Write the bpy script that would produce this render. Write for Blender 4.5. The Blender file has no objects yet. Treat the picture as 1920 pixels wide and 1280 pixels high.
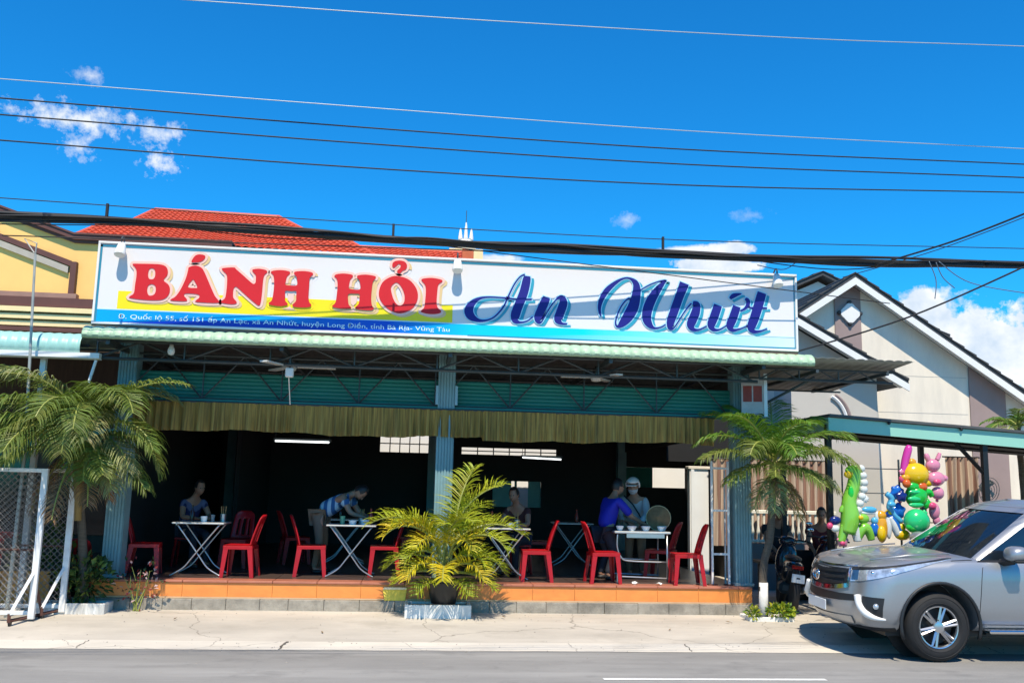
import bpy, bmesh, math, random
from mathutils import Vector, Matrix, noise
R_ = math.radians
random.seed(7)
SC = bpy.context.scene
COL = SC.collection

# ------------------------------------------------------------------ camera
FPX, EYE = 1750.0, 1.84
PSI, PHI, PIT = R_(5.9), math.atan(.0235), math.atan(276 / 1750.0)
F0 = Vector((math.sin(PSI), math.cos(PSI), 0)); R0 = Vector((math.cos(PSI), -math.sin(PSI), 0)); ZU = Vector((0, 0, 1))
FW = F0 * math.cos(PIT) + ZU * math.sin(PIT); U0 = -F0 * math.sin(PIT) + ZU * math.cos(PIT)
RT = R0 * math.cos(PHI) + U0 * math.sin(PHI); UP = U0 * math.cos(PHI) - R0 * math.sin(PHI)
EYEP = Vector((0, 0, EYE))
cam_d = bpy.data.cameras.new('camera'); cam = bpy.data.objects.new('camera', cam_d); COL.objects.link(cam)
cam_d.sensor_width = 36; cam_d.lens = FPX / 1920 * 36; cam_d.clip_start = .1; cam_d.clip_end = 3000
m = Matrix((RT, UP, -FW)).transposed().to_4x4(); m.translation = EYEP; cam.matrix_world = m
SC.camera = cam

def W(x, y, Y):            # measured point of the photograph on the upright plane at depth Y
    d = FW * FPX + RT * (x - 960) - UP * (y - 640)
    return EYEP + d * (Y / d.y)
def G(x, y, z=0.0):        # measured point of the photograph on the level plane at height z
    d = FW * FPX + RT * (x - 960) - UP * (y - 640)
    return EYEP + d * ((z - EYE) / d.z)

# ------------------------------------------------------------------ sun, sky, exposure
SUN_EL = 59.0
sun_d = bpy.data.lights.new('sun', 'SUN'); sun = bpy.data.objects.new('sun', sun_d); COL.objects.link(sun)
sun_d.energy = 5.0; sun_d.angle = R_(.55); sun_d.color = (1, .89, .72)
SUN_AZ = R_(3)             # the sun stands behind the viewer, a touch to the left
sdir = Vector((math.sin(SUN_AZ) * math.cos(R_(SUN_EL)), math.cos(SUN_AZ) * math.cos(R_(SUN_EL)), -math.sin(R_(SUN_EL))))
sun.rotation_euler = sdir.to_track_quat('-Z', 'Y').to_euler()
sun.location = (0, 0, 40)

world = bpy.data.worlds.new('World'); SC.world = world; world.use_nodes = True
def build_world():
    nt = world.node_tree; N = nt.nodes; L = nt.links; N.clear()
    def nd(t, **k):
        n = N.new(t)
        for a, b in k.items(): setattr(n, a, b)
        return n
    def mth(op, a, b=None, c=None, clamp=False):
        n = nd('ShaderNodeMath', operation=op, use_clamp=clamp)
        for i, v in enumerate((a, b, c)):
            if v is None: continue
            if isinstance(v, (int, float)): n.inputs[i].default_value = v
            else: L.new(v, n.inputs[i])
        return n.outputs[0]
    out = nd('ShaderNodeOutputWorld'); bg = nd('ShaderNodeBackground'); L.new(bg.outputs[0], out.inputs[0])
    sky = nd('ShaderNodeTexSky', sky_type='NISHITA', sun_disc=False, sun_elevation=R_(SUN_EL), sun_rotation=math.pi + SUN_AZ,
             air_density=1.0, dust_density=.0, ozone_density=2.6, altitude=0)
    hs = nd('ShaderNodeHueSaturation'); hs.inputs['Hue'].default_value = .497; hs.inputs['Saturation'].default_value = 1.22; hs.inputs['Value'].default_value = 1.0
    L.new(sky.outputs[0], hs.inputs['Color'])
    tint = nd('ShaderNodeVectorMath', operation='MULTIPLY'); L.new(hs.outputs[0], tint.inputs[0]); tint.inputs[1].default_value = (.15, 1.12, 1.58)
    tc = nd('ShaderNodeTexCoord'); sx = nd('ShaderNodeSeparateXYZ'); L.new(tc.outputs['Generated'], sx.inputs[0])
    az = mth('ARCTAN2', sx.outputs[0], sx.outputs[1]); el = mth('ARCSINE', sx.outputs[2])
    azd = mth('MULTIPLY', az, 180 / math.pi); eld = mth('MULTIPLY', el, 180 / math.pi)
    cv = nd('ShaderNodeCombineXYZ'); L.new(azd, cv.inputs[0]); L.new(eld, cv.inputs[1])
    def noi(scale, detail, rough, dist=0.0):
        n = nd('ShaderNodeTexNoise'); L.new(cv.outputs[0], n.inputs['Vector'])
        n.inputs['Scale'].default_value = scale; n.inputs['Detail'].default_value = detail; n.inputs['Roughness'].default_value = rough; n.inputs['Distortion'].default_value = dist
        return n.outputs['Fac']
    n1 = noi(.55, 6, .62); n2 = noi(1.1, 5, .68)
    def cloud(a0, e0, wa, we, k, gain, ns):
        v = nd('ShaderNodeVectorMath', operation='MULTIPLY_ADD'); L.new(cv.outputs[0], v.inputs[0]); v.inputs[1].default_value = (1 / wa, 1 / we, 0); v.inputs[2].default_value = (-a0 / wa, -e0 / we, 0)
        r = nd('ShaderNodeVectorMath', operation='LENGTH'); L.new(v.outputs[0], r.inputs[0])
        return mth('MULTIPLY_ADD', ns, k * gain, mth('MULTIPLY_ADD', r.outputs['Value'], -gain, gain * (1 - .5 * k)), clamp=True)
    # cumulus low on the right, its tops, the flat bank behind the sign, torn wisps high on the left
    cl = [(32.3, 8.0, 5.6, 2.9, 2.2, 4.0, n1), (30.0, 10.1, 2.2, 1.5, 1.6, 4.5, n1), (27.3, 10.3, 1.7, 1.5, 1.6, 4.0, n1), (25.0, 6, 4.5, 3.4, 2., 4.0, n1),
          (36.5, 7.0, 4.0, 2.0, 2., 4.0, n1), (18.8, 13.6, 2.9, .55, 2.2, 4.5, n1), (16.6, 14.5, 2.0, .35, 1.6, 2.2, n1), (19.0, 14.5, 2.2, .45, 2.4, 3.0, n1), (4.9, 14.0, 1.6, .3, 2.0, 2.0, n1),
          (-20.2, 19.7, 3.6, .9, 3.6, .95, n2), (-16.0, 19.7, 1.6, .7, 3.8, .8, n2), (-20.2, 18.3, .9, .9, 4.0, .7, n2), (-15.9, 18.2, 1.1, .9, 4.2, .8, n2),
          (-20.1, 22.1, 1.0, .5, 3.4, .5, n2), (12.9, 16.4, .9, .5, 3.0, .35, n2), (20.4, 16.5, 1.2, .4, 3.0, .3, n2),
          (50, 9, 9, 4, 2.2, 3.0, n1), (-52, 10, 10, 4, 2.2, 3.0, n1), (115, 10, 10, 4, 2.2, 3., n1), (-120, 10, 10, 4, 2.2, 3., n1)]
    tot = None
    for c in cl:
        v = cloud(*c); tot = v if tot is None else mth('MAXIMUM', tot, v)
    rampn = nd('ShaderNodeMapRange'); rampn.inputs['From Min'].default_value = .30; rampn.inputs['From Max'].default_value = .68
    rampn.inputs['To Min'].default_value = 0; rampn.inputs['To Max'].default_value = 1
    L.new(noi(.42, 4, .6), rampn.inputs['Value'])
    shade = nd('ShaderNodeMix', data_type='RGBA'); L.new(rampn.outputs[0], shade.inputs['Factor'])
    shade.inputs['A'].default_value = (5.0, 6.0, 7.2, 1); shade.inputs['B'].default_value = (8.8, 8.8, 8.8, 1)
    mx = nd('ShaderNodeMix', data_type='RGBA'); L.new(mth('MULTIPLY', tot, .96), mx.inputs['Factor']); L.new(tint.outputs[0], mx.inputs['A']); L.new(shade.outputs['Result'], mx.inputs['B'])
    L.new(mx.outputs['Result'], bg.inputs[0]); bg.inputs[1].default_value = .106
build_world()
world.cycles.sampling_method = 'MANUAL'; world.cycles.sample_map_resolution = 512
SC.view_settings.view_transform = 'Standard'; SC.view_settings.look = 'None'; SC.view_settings.gamma = 1; SC.view_settings.use_curve_mapping = False
SC.view_settings.exposure = .28
SC.render.engine = 'CYCLES'
SC.cycles.max_bounces = 5; SC.cycles.diffuse_bounces = 2; SC.cycles.glossy_bounces = 2; SC.cycles.transparent_max_bounces = 8; SC.cycles.use_denoising = True

# ------------------------------------------------------------------ materials
MATS = {}
def mat(name, col, rough=.6, metal=0.0, var=.12, scale=6.0, bump=.0, bscale=40.0, spec=.5, dirt_or_shade=None, dscale=1.3, damt=.5, stretch=(1, 1, 1), coat=0.0, emit=None, trans=0.0, alpha=1.0, sub=None, flake=False):
    if name in MATS: return MATS[name]
    M = bpy.data.materials.new(name); M.use_nodes = True; nt = M.node_tree; N = nt.nodes; L = nt.links
    b = N['Principled BSDF']
    b.inputs['Roughness'].default_value = rough; b.inputs['Metallic'].default_value = metal
    b.inputs['Specular IOR Level'].default_value = spec; b.inputs['Coat Weight'].default_value = coat; b.inputs['Coat Roughness'].default_value = .04
    b.inputs['Transmission Weight'].default_value = trans; b.inputs['Alpha'].default_value = alpha
    tc = N.new('ShaderNodeTexCoord'); mp = N.new('ShaderNodeMapping'); mp.inputs['Scale'].default_value = stretch; L.new(tc.outputs['Object'], mp.inputs[0])
    def noi(s, d=5, r=.6):
        n = N.new('ShaderNodeTexNoise'); n.inputs['Scale'].default_value = s; n.inputs['Detail'].default_value = d; n.inputs['Roughness'].default_value = r
        L.new(mp.outputs[0], n.inputs['Vector']); return n.outputs['Fac']
    cin = None
    if var > 0:
        rm = N.new('ShaderNodeMapRange'); rm.inputs['From Min'].default_value = .25; rm.inputs['From Max'].default_value = .75
        rm.inputs['To Min'].default_value = 1 - var; rm.inputs['To Max'].default_value = 1 + var; L.new(noi(scale), rm.inputs['Value'])
        mu = N.new('ShaderNodeVectorMath'); mu.operation = 'SCALE'; mu.inputs[0].default_value = col; L.new(rm.outputs[0], mu.inputs['Scale']); cin = mu.outputs[0]
    if dirt_or_shade:
        mx = N.new('ShaderNodeMix'); mx.data_type = 'RGBA'; r2 = N.new('ShaderNodeMapRange'); r2.inputs['From Min'].default_value = .45; r2.inputs['From Max'].default_value = .72
        r2.inputs['To Max'].default_value = damt; L.new(noi(dscale, 8, .7), r2.inputs['Value']); L.new(r2.outputs[0], mx.inputs['Factor'])
        if cin: L.new(cin, mx.inputs['A'])
        else: mx.inputs['A'].default_value = (*col, 1)
        mx.inputs['B'].default_value = (*dirt_or_shade, 1); cin = mx.outputs['Result']
    if cin: L.new(cin, b.inputs['Base Color'])
    else: b.inputs['Base Color'].default_value = (*col, 1)
    if bump > 0:
        bp = N.new('ShaderNodeBump'); bp.inputs['Strength'].default_value = bump; bp.inputs['Distance'].default_value = .01; L.new(noi(bscale, 6, .6), bp.inputs['Height']); L.new(bp.outputs[0], b.inputs['Normal'])
    if emit: b.inputs['Emission Color'].default_value = (*emit[:3], 1); b.inputs['Emission Strength'].default_value = emit[3]
    if sub:                                     # light passing through leaves and cloth
        tr = N.new('ShaderNodeBsdfTranslucent'); tr.inputs[0].default_value = (*sub[:3], 1); ms = N.new('ShaderNodeMixShader'); ms.inputs[0].default_value = sub[3]
        L.new(b.outputs[0], ms.inputs[1]); L.new(tr.outputs[0], ms.inputs[2]); L.new(ms.outputs[0], N['Material Output'].inputs[0])
    MATS[name] = M; return M

# ------------------------------------------------------------------ mesh builder
class MB:
    def __init__(s): s.v = []; s.f = []; s.mi = []
    def add(s, vs, fs, mi=0):
        o = len(s.v); s.v += [tuple(v) for v in vs]; s.f += [tuple(i + o for i in f) for f in fs]; s.mi += [mi] * len(fs); return s
    def box(s, x0, x1, y0, y1, z0, z1, mi=0, bev=0):
        if bev:
            bm = bmesh.new(); bmesh.ops.create_cube(bm, size=1)
            bmesh.ops.transform(bm, matrix=Matrix.Translation(((x0 + x1) / 2, (y0 + y1) / 2, (z0 + z1) / 2)) @ Matrix.Diagonal((x1 - x0, y1 - y0, z1 - z0, 1)), verts=bm.verts)
            bmesh.ops.bevel(bm, geom=bm.edges[:], offset=bev, segments=1, affect='EDGES')
            bm.verts.index_update(); s.add([v.co[:] for v in bm.verts], [[v.index for v in f.verts] for f in bm.faces], mi); bm.free(); return s
        v = [(x, y, z) for z in (z0, z1) for y in (y0, y1) for x in (x0, x1)]
        return s.add(v, [(0, 2, 3, 1), (4, 5, 7, 6), (0, 1, 5, 4), (2, 6, 7, 3), (0, 4, 6, 2), (1, 3, 7, 5)], mi)
    def tube(s, pts, rad, n=8, cap=True, mi=0, flat=1.0):
        pts = [Vector(p) for p in pts]
        if not isinstance(rad, (list, tuple)): rad = [rad] * len(pts)
        vs = []; fs = []; ref = None
        for i, p in enumerate(pts):
            t = (pts[min(i + 1, len(pts) - 1)] - pts[max(i - 1, 0)])
            if t.length < 1e-9: t = Vector((0, 0, 1))
            t.normalize()
            if ref is None: ref = Vector((0, 0, 1)) if abs(t.z) < .9 else Vector((1, 0, 0))
            a = t.cross(ref)
            if a.length < 1e-6: a = t.orthogonal()
            a.normalize(); b = a.cross(t); ref = b
            for k in range(n):
                w = 2 * math.pi * k / n; vs.append(p + a * math.cos(w) * rad[i] + b * math.sin(w) * rad[i] * flat)
        for i in range(len(pts) - 1):
            for k in range(n):
                k2 = (k + 1) % n; fs.append((i * n + k, i * n + k2, (i + 1) * n + k2, (i + 1) * n + k))
        if cap: fs += [tuple(range(n))[::-1], tuple((len(pts) - 1) * n + k for k in range(n))]
        return s.add(vs, fs, mi)
    def bar(s, p0, p1, w, h=None, mi=0):       # square bar between two points
        return s.tube([p0, p1], (w / 2) * 1.414, 4, True, mi)
    def lathe(s, prof, c=(0, 0, 0), n=16, axis='Z', mi=0, cap=True):
        vs = []; fs = []; c = Vector(c)
        for r, h in prof:
            for k in range(n):
                w = 2 * math.pi * k / n; a, b = r * math.cos(w), r * math.sin(w)
                vs.append(c + Vector({'Z': (a, b, h), 'Y': (a, h, b), 'X': (h, a, b)}[axis]))
        for i in range(len(prof) - 1):
            for k in range(n): k2 = (k + 1) % n; fs.append((i * n + k, i * n + k2, (i + 1) * n + k2, (i + 1) * n + k))
        if cap: fs += [tuple(range(n))[::-1], tuple((len(prof) - 1) * n + k for k in range(n))]
        return s.add(vs, fs, mi)
    def ball(s, c, r, n=14, m_=9, mi=0):
        if not isinstance(r, (list, tuple)): r = (r, r, r)
        vs = [(c[0], c[1], c[2] - r[2])]; fs = []
        for i in range(1, m_):
            a = -math.pi / 2 + math.pi * i / m_
            for k in range(n):
                w = 2 * math.pi * k / n; vs.append((c[0] + r[0] * math.cos(a) * math.cos(w), c[1] + r[1] * math.cos(a) * math.sin(w), c[2] + r[2] * math.sin(a)))
        vs.append((c[0], c[1], c[2] + r[2])); T = len(vs) - 1
        for k in range(n): fs.append((0, 1 + (k + 1) % n, 1 + k)); fs.append((T, T - n + k, T - n + (k + 1) % n))
        for i in range(m_ - 2):
            for k in range(n): k2 = (k + 1) % n; fs.append((1 + i * n + k, 1 + i * n + k2, 1 + (i + 1) * n + k2, 1 + (i + 1) * n + k))
        return s.add(vs, fs, mi)
    def prism(s, poly, d, mi=0):               # poly: 3-D points of a planar outline; d: extrusion vector
        n = len(poly); d = Vector(d); vs = [Vector(p) for p in poly] + [Vector(p) + d for p in poly]
        fs = [tuple(range(n)), tuple(range(2 * n - 1, n - 1, -1))] + [(i, n + i, n + (i + 1) % n, (i + 1) % n) for i in range(n)]
        return s.add(vs, fs, mi)
    def grid(s, fn, nu, nv, mi=0, closed_u=False):
        vs = [fn(i / nu, j / nv) for j in range(nv + 1) for i in range(nu + 1)]
        fs = [(j * (nu + 1) + i, j * (nu + 1) + i + 1, (j + 1) * (nu + 1) + i + 1, (j + 1) * (nu + 1) + i) for j in range(nv) for i in range(nu)]
        return s.add(vs, fs, mi)
    def xf(s, M): s.v = [tuple(M @ Vector(v)) for v in s.v]; return s
    def mesh(s, name):
        me = bpy.data.meshes.new(name); me.from_pydata(s.v, [], s.f); return me
    def build(s, name, mats, parent=None, smooth=False, fix=True, mods=None):
        used = sorted({i for f in s.f for i in f})
        if len(used) < len(s.v): rm = {o: n for n, o in enumerate(used)}; s.v = [s.v[i] for i in used]; s.f = [tuple(rm[i] for i in f) for f in s.f]
        me = s.mesh(name)
        if not isinstance(mats, (list, tuple)): mats = [mats]
        for m in mats: me.materials.append(m)
        if len(mats) > 1: me.polygons.foreach_set('material_index', s.mi)
        if fix:
            bm = bmesh.new(); bm.from_mesh(me); bmesh.ops.recalc_face_normals(bm, faces=bm.faces); bm.to_mesh(me); bm.free()
        return link(name, me, parent, smooth)
def link(name, me, parent=None, smooth=False):
    if smooth is True:
        for p in me.polygons: p.use_smooth = True
    elif smooth:
        me.polygons.foreach_set('use_smooth', [True] * len(me.polygons)); me.set_sharp_from_angle(angle=R_(smooth))
    o = bpy.data.objects.new(name, me); COL.objects.link(o)
    if parent is not None: attach(o, parent)
    return o
WLOC = {}
def attach(o, parent):
    o.parent = parent; o.matrix_parent_inverse = Matrix.Translation(-WLOC.get(parent.name, Vector((0, 0, 0))))
def tag(o, label=None, cat=None, group=None, kind=None):
    for k, v in (('label', label), ('category', cat), ('group', group), ('kind', kind)):
        if v: o[k] = v
    return o
def thing(name, label, cat, loc=(0, 0, 0), group=None):   # Empty at the base of a thing; children are built in world coordinates
    o = bpy.data.objects.new(name, None); COL.objects.link(o); o.location = loc; o.empty_display_size = .2
    WLOC[o.name] = Vector(loc); return tag(o, label, cat, group)
def struct(o): o['kind'] = 'structure'; return o
def copy_tree(o, parent=None):
    c = o.copy(); COL.objects.link(c)
    if parent is not None: c.parent = parent
    for ch in list(o.children): copy_tree(ch, c)
    return c
def catmull(pts, n=6, closed=False):
    P = [Vector(p) for p in pts]; N_ = len(P); out = []
    rng = range(N_ if closed else N_ - 1)
    for i in rng:
        if closed: a, b, c, d = P[(i - 1) % N_], P[i], P[(i + 1) % N_], P[(i + 2) % N_]
        else: a, b, c, d = P[max(i - 1, 0)], P[i], P[i + 1], P[min(i + 2, N_ - 1)]
        for k in range(n):
            t = k / n; out.append(.5 * ((2 * b) + (c - a) * t + (2 * a - 5 * b + 4 * c - d) * t * t + (3 * b - a - 3 * c + d) * t ** 3))
    if not closed: out.append(P[-1])
    return out
def curve_fill(polys, extrude, offset=0.0):     # filled 2-D outline with holes -> mesh in the XY plane, extruded along Z
    cu = bpy.data.curves.new('outline', 'CURVE'); cu.dimensions = '2D'; cu.fill_mode = 'BOTH'; cu.extrude = extrude; cu.offset = offset
    for p in polys:
        sp = cu.splines.new('POLY'); sp.points.add(len(p) - 1)
        for q, w in zip(sp.points, p): q.co = (w[0], w[1], 0, 1)
        sp.use_cyclic_u = True
    ob = bpy.data.objects.new('outline', cu); COL.objects.link(ob); dg = bpy.context.evaluated_depsgraph_get(); dg.update()
    me = bpy.data.meshes.new_from_object(ob.evaluated_get(dg)); bpy.data.objects.remove(ob); bpy.data.curves.remove(cu); return me
def text_mesh(body, size, extrude, width=None, align='LEFT'):
    cu = bpy.data.curves.new('writing', 'FONT'); cu.body = body; cu.size = size; cu.extrude = extrude; cu.align_x = align; cu.resolution_u = 3
    ob = bpy.data.objects.new('writing', cu); COL.objects.link(ob); dg = bpy.context.evaluated_depsgraph_get(); dg.update()
    me = bpy.data.meshes.new_from_object(ob.evaluated_get(dg)); bpy.data.objects.remove(ob); bpy.data.curves.remove(cu)
    if width:
        xs = [v.co.x for v in me.vertices]; k = width / (max(xs) - min(xs)); x0 = min(xs)
        for v in me.vertices: v.co.x = (v.co.x - x0) * k
    return me
def stand_up(me, org):                          # XY plane -> upright XZ plane facing -Y
    for v in me.vertices: v.co = Vector((org[0] + v.co.x, org[1] - v.co.z, org[2] + v.co.y))
    return me

# ------------------------------------------------------------------ palette
m_asph = mat('asphalt', (.235, .228, .212), .85, var=.16, scale=2.2, bump=.5, bscale=90, dirt_or_shade=(.31, .30, .275), dscale=.7, damt=.6, stretch=(.35, 1, 1))
m_conc = mat('concrete_apron', (.49, .445, .375), .85, var=.2, scale=1.7, bump=.35, bscale=60, dirt_or_shade=(.40, .365, .31), dscale=.55, damt=.75, stretch=(.5, 1, 1))
m_concl = mat('concrete_strip', (.63, .58, .49), .85, var=.08, scale=3, bump=.3, bscale=60, dirt_or_shade=(.44, .41, .36), dscale=1.2, damt=.6, stretch=(.4, 1, 1))
def worn_ground(M, stain, pale, streak, crack_scale, crack_col):      # stains, pale wear, long tyre-wise streaks and hairline cracks
    nt = M.node_tree; N = nt.nodes; L = nt.links; b = N['Principled BSDF']; src = b.inputs['Base Color'].links[0].from_socket
    tc = N.new('ShaderNodeTexCoord')
    def layer(src, scale, st, lo, hi, amt, col, detail=6, kind='N'):
        mp = N.new('ShaderNodeMapping'); mp.inputs['Scale'].default_value = st; L.new(tc.outputs['Object'], mp.inputs[0])
        if kind == 'N': n = N.new('ShaderNodeTexNoise'); n.inputs['Detail'].default_value = detail; n.inputs['Roughness'].default_value = .65; o = n.outputs['Fac']
        else: n = N.new('ShaderNodeTexVoronoi'); n.feature = 'DISTANCE_TO_EDGE'; o = n.outputs['Distance']
        n.inputs['Scale'].default_value = scale
        if kind == 'V':                     # wander the cell edges
            nz = N.new('ShaderNodeTexNoise'); nz.inputs['Scale'].default_value = scale * 3; nz.inputs['Detail'].default_value = 4; L.new(mp.outputs[0], nz.inputs['Vector']); ad = N.new('ShaderNodeVectorMath'); ad.operation = 'MULTIPLY_ADD'; L.new(nz.outputs['Color'], ad.inputs[0]); ad.inputs[1].default_value = (.35 / scale,) * 3; L.new(mp.outputs[0], ad.inputs[2]); L.new(ad.outputs[0], n.inputs['Vector'])
        else: L.new(mp.outputs[0], n.inputs['Vector'])
        r = N.new('ShaderNodeMapRange'); r.inputs['From Min'].default_value = lo; r.inputs['From Max'].default_value = hi; r.inputs['To Max'].default_value = amt; L.new(o, r.inputs['Value'])
        mx = N.new('ShaderNodeMix'); mx.data_type = 'RGBA'; L.new(r.outputs[0], mx.inputs['Factor']); L.new(src, mx.inputs['A']); mx.inputs['B'].default_value = (*col, 1); return mx.outputs['Result']
    src = layer(src, 1.0, (.22, 1.6, 1), .48, .72, streak, pale); src = layer(src, .9, (1, 1.4, 1), .56, .70, .55, stain); src = layer(src, 3.5, (1, 1, 1), .60, .72, .5, stain, 8); src = layer(src, 45, (1, 1, 1), .60, .75, .45, pale, 3)
    if crack_scale: src = layer(src, crack_scale, (1, 1, 1), .006, .0, .75, crack_col, kind='V')
    L.new(src, b.inputs['Base Color'])
worn_ground(m_asph, (.15, .147, .14), (.36, .35, .325), .7, .0, (.08, .08, .08)); worn_ground(m_conc, (.34, .305, .25), (.60, .55, .47), .6, .42, (.17, .15, .12)); worn_ground(m_concl, (.45, .41, .34), (.70, .65, .56), .5, .5, (.2, .18, .15))
m_earth = mat('earth', (.20, .17, .12), .95, var=.3, scale=.4)
m_paint = mat('road_paint', (.74, .73, .69), .7, var=.1, scale=9, dirt_or_shade=(.4, .4, .39), dscale=5, damt=.5)
m_tile = mat('orange_tile', (.80, .27, .058), .45, var=.10, scale=5, dirt_or_shade=(.60, .17, .045), dscale=3, damt=.45, stretch=(1, 1, 2))
m_tile2 = mat('red_brown_tile', (.42, .15, .09), .4, var=.15, scale=5)
m_grout = mat('peach_mortar', (.62, .40, .22), .8, var=.1)
m_block = mat('grey_kerb_block', (.33, .295, .24), .9, var=.3, scale=7, bump=.8, bscale=45, dirt_or_shade=(.13, .115, .09), dscale=2.2, damt=.85)
m_floor = mat('dark_floor_tile', (.075, .05, .042), .35, var=.2, scale=3)
m_green = mat('teal_paint', (.19, .32, .335), .5, var=.14, scale=3, dirt_or_shade=(.12, .21, .22), dscale=2, damt=.5)
m_greenp = mat('teal_panel', (.018, .20, .155), .45, var=.10, scale=2, stretch=(1, 1, 4))
m_eave = mat('mint_sheet', (.37, .54, .36), .5, var=.08, scale=2, dirt_or_shade=(.33, .43, .31), dscale=2.2, damt=.55)
m_roof = mat('roof_sheet', (.075, .08, .08), .65, var=.2, scale=2, dirt_or_shade=(.05, .045, .04), dscale=1.5, damt=.6)
m_steel = mat('dark_steel', (.055, .07, .075), .5, metal=.3, var=.2)
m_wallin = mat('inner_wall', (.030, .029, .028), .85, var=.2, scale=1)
m_white = mat('white_paint', (.78, .78, .76), .5, var=.05, scale=3)
m_wsign = mat('sign_white', (.745, .72, .715), .35, var=.02, scale=1)
m_tealf = mat('sign_teal_border', (.03, .24, .36), .4, var=.08)
# ------------------------------------------------------------------ ground, road, apron
def slab(name, pts, m, kind='structure'):
    b = MB(); b.add(pts, [tuple(range(len(pts)))]); o = b.build(name, m, fix=False); o['kind'] = kind; return o
YR, YB = 11.06, 13.40
slab('ground', [(-400, 11, -.02), (400, 11, -.02), (400, 700, -.02), (-400, 700, -.02)], m_earth)
slab('ground_near', [(-400, -300, -.03), (400, -300, -.03), (400, 11.2, -.03), (-400, 11.2, -.03)], m_earth)
slab('road', [(-300, 1.0, 0), (300, 1.0, 0), (300, YR + .05, 0), (-300, YR + .05, 0)], m_asph)
def apron():
    b = MB()
    xs = [-60, -30, -14] + [-10 + i * .125 for i in range(180)] + [14, 30, 60]
    ys = [YR, YR + .42, YR + .9, YR + 1.5, YB, 15, 24]; zs = [.004, .03, .065, .10, .135, .14, .14]
    vs = [(x, y + (.022 * noise.noise((x * 2.3, 0, 0)) + .014 * noise.noise((x * 9, 4, 0)) if j == 0 else .03 * noise.noise((x * 1.1, 7, 0)) if j == 1 else 0), z + (.004 * noise.noise((x * .8, y, 2)) if 1 < j < 4 else 0)) for j, (y, z) in enumerate(zip(ys, zs)) for x in xs]; n = len(xs)
    fs = [(j * n + i, j * n + i + 1, (j + 1) * n + i + 1, (j + 1) * n + i) for j in range(len(ys) - 1) for i in range(n - 1)]
    mi = [1 if j == 0 else 0 for j in range(len(ys) - 1) for i in range(n - 1)]
    b.v = vs; b.f = fs; b.mi = mi
    o = b.build('pavement', [m_conc, m_concl], fix=False); o['kind'] = 'structure'
    e = MB(); e.add([(-60, YR + .04, .0035), (60, YR + .04, .0035), (60, YR + .04, -.02), (-60, YR + .04, -.02)], [(0, 1, 2, 3)]); attach(e.build('pavement_edge', m_concl, fix=False), o)
    return o
pave = apron()
def crack(x0, y0, x1, y1, w, name='expansion_joint'):
    b = MB(); n = 9; z = lambda y: .004 + (y - YR) * .062 + .004
    L_ = []; Rr = []
    for i in range(n + 1):
        t = i / n; x = x0 + (x1 - x0) * t + random.uniform(-.015, .015); y = y0 + (y1 - y0) * t; ww = w * random.uniform(.5, 1.2)
        zz = max(z(y), 0) if y < YR + .42 else .034 + (y - YR - .42) * .072
        L_.append((x - ww / 2, y, zz)); Rr.append((x + ww / 2, y, zz))
    b.add(L_ + Rr, [(i, i + 1, n + 2 + i, n + 1 + i) for i in range(n)])
    attach(b.build(name, mat('joint_dirt', (.10, .09, .075), .95, var=.3, scale=20), fix=False), pave)
p0 = G(528, 1212); p1 = G(541, 1198)
crack(p0.x, YR + .02, p1.x + .03, YR + .40, .035)
for xx in (-3.6, 3.35, 7.2, -7.0): crack(xx, YR + .02, xx + .03, YR + .41, .012)
def marking(x0, x1, y, w=.09):
    b = MB(); b.add([(x0, y - w / 2, .004), (x1, y - w / 2, .004), (x1, y + w / 2, .004), (x0, y + w / 2, .004)], [(0, 1, 2, 3)]); o = b.build('road_marking', m_paint, fix=False); o['kind'] = 'structure'; return o
for k in range(-3, 4): marking(1.97 + k * 9.3, 4.27 + k * 9.3, 9.50)

# ------------------------------------------------------------------ the restaurant
rest = thing('restaurant', 'open fronted restaurant with teal posts, mint roof edge and orange tiled platform', 'building', (.45, 13.4, .13))
XL, XR, YF, ZF = -4.22, 4.95, 13.40, .52
# raised floor with its front of single tiles and kerb blocks
plat = MB().box(XL, XR, YF + .02, 22.2, .10, ZF - .02, bev=0).build('platform', m_floor, rest)
def tile_row():
    W_ = .598; me = None; x = XL; k = 0
    while x < XR - .05:
        w = min(W_, XR - x); b = MB().box(x + .0015, x + w - .0015, YF, YF + .0195, .304, .488, bev=.002); attach(b.build('tile', m_tile), plat)
        b = MB().box(x + .003, x + w - .003, YF - .022, YF + .30, .490, .521, bev=.005); attach(b.build('edge_tile', m_tile2), plat)
        x += W_; k += 1
    yy = YF + .302
    while yy < 15.2:                          # floor tiles of the first rows, dark behind
        x = XL
        while x < XR - .05:
            w = min(W_, XR - x); attach(MB().box(x + .003, x + w - .003, yy + .003, yy + W_ - .003, .498, .5195).build('floor_tile', m_floor), plat); x += W_
        yy += W_
    attach(MB().box(XL, XR + .01, YF - .012, YF + .018, .283, .303).build('ledge', m_grout), plat)
    x = XL - .3
    while x < XR - .1:
        w = random.choice((.38, .42, .45, .48)); w = min(w, XR - x); d = random.uniform(-.006, .006)
        attach(MB().box(x + .002, x + w - .002, YF - .045 + d, YF + .019, .06, .281 + d * .5, bev=.007).build('kerb_block', m_block), plat); x += w
tile_row()
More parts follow.
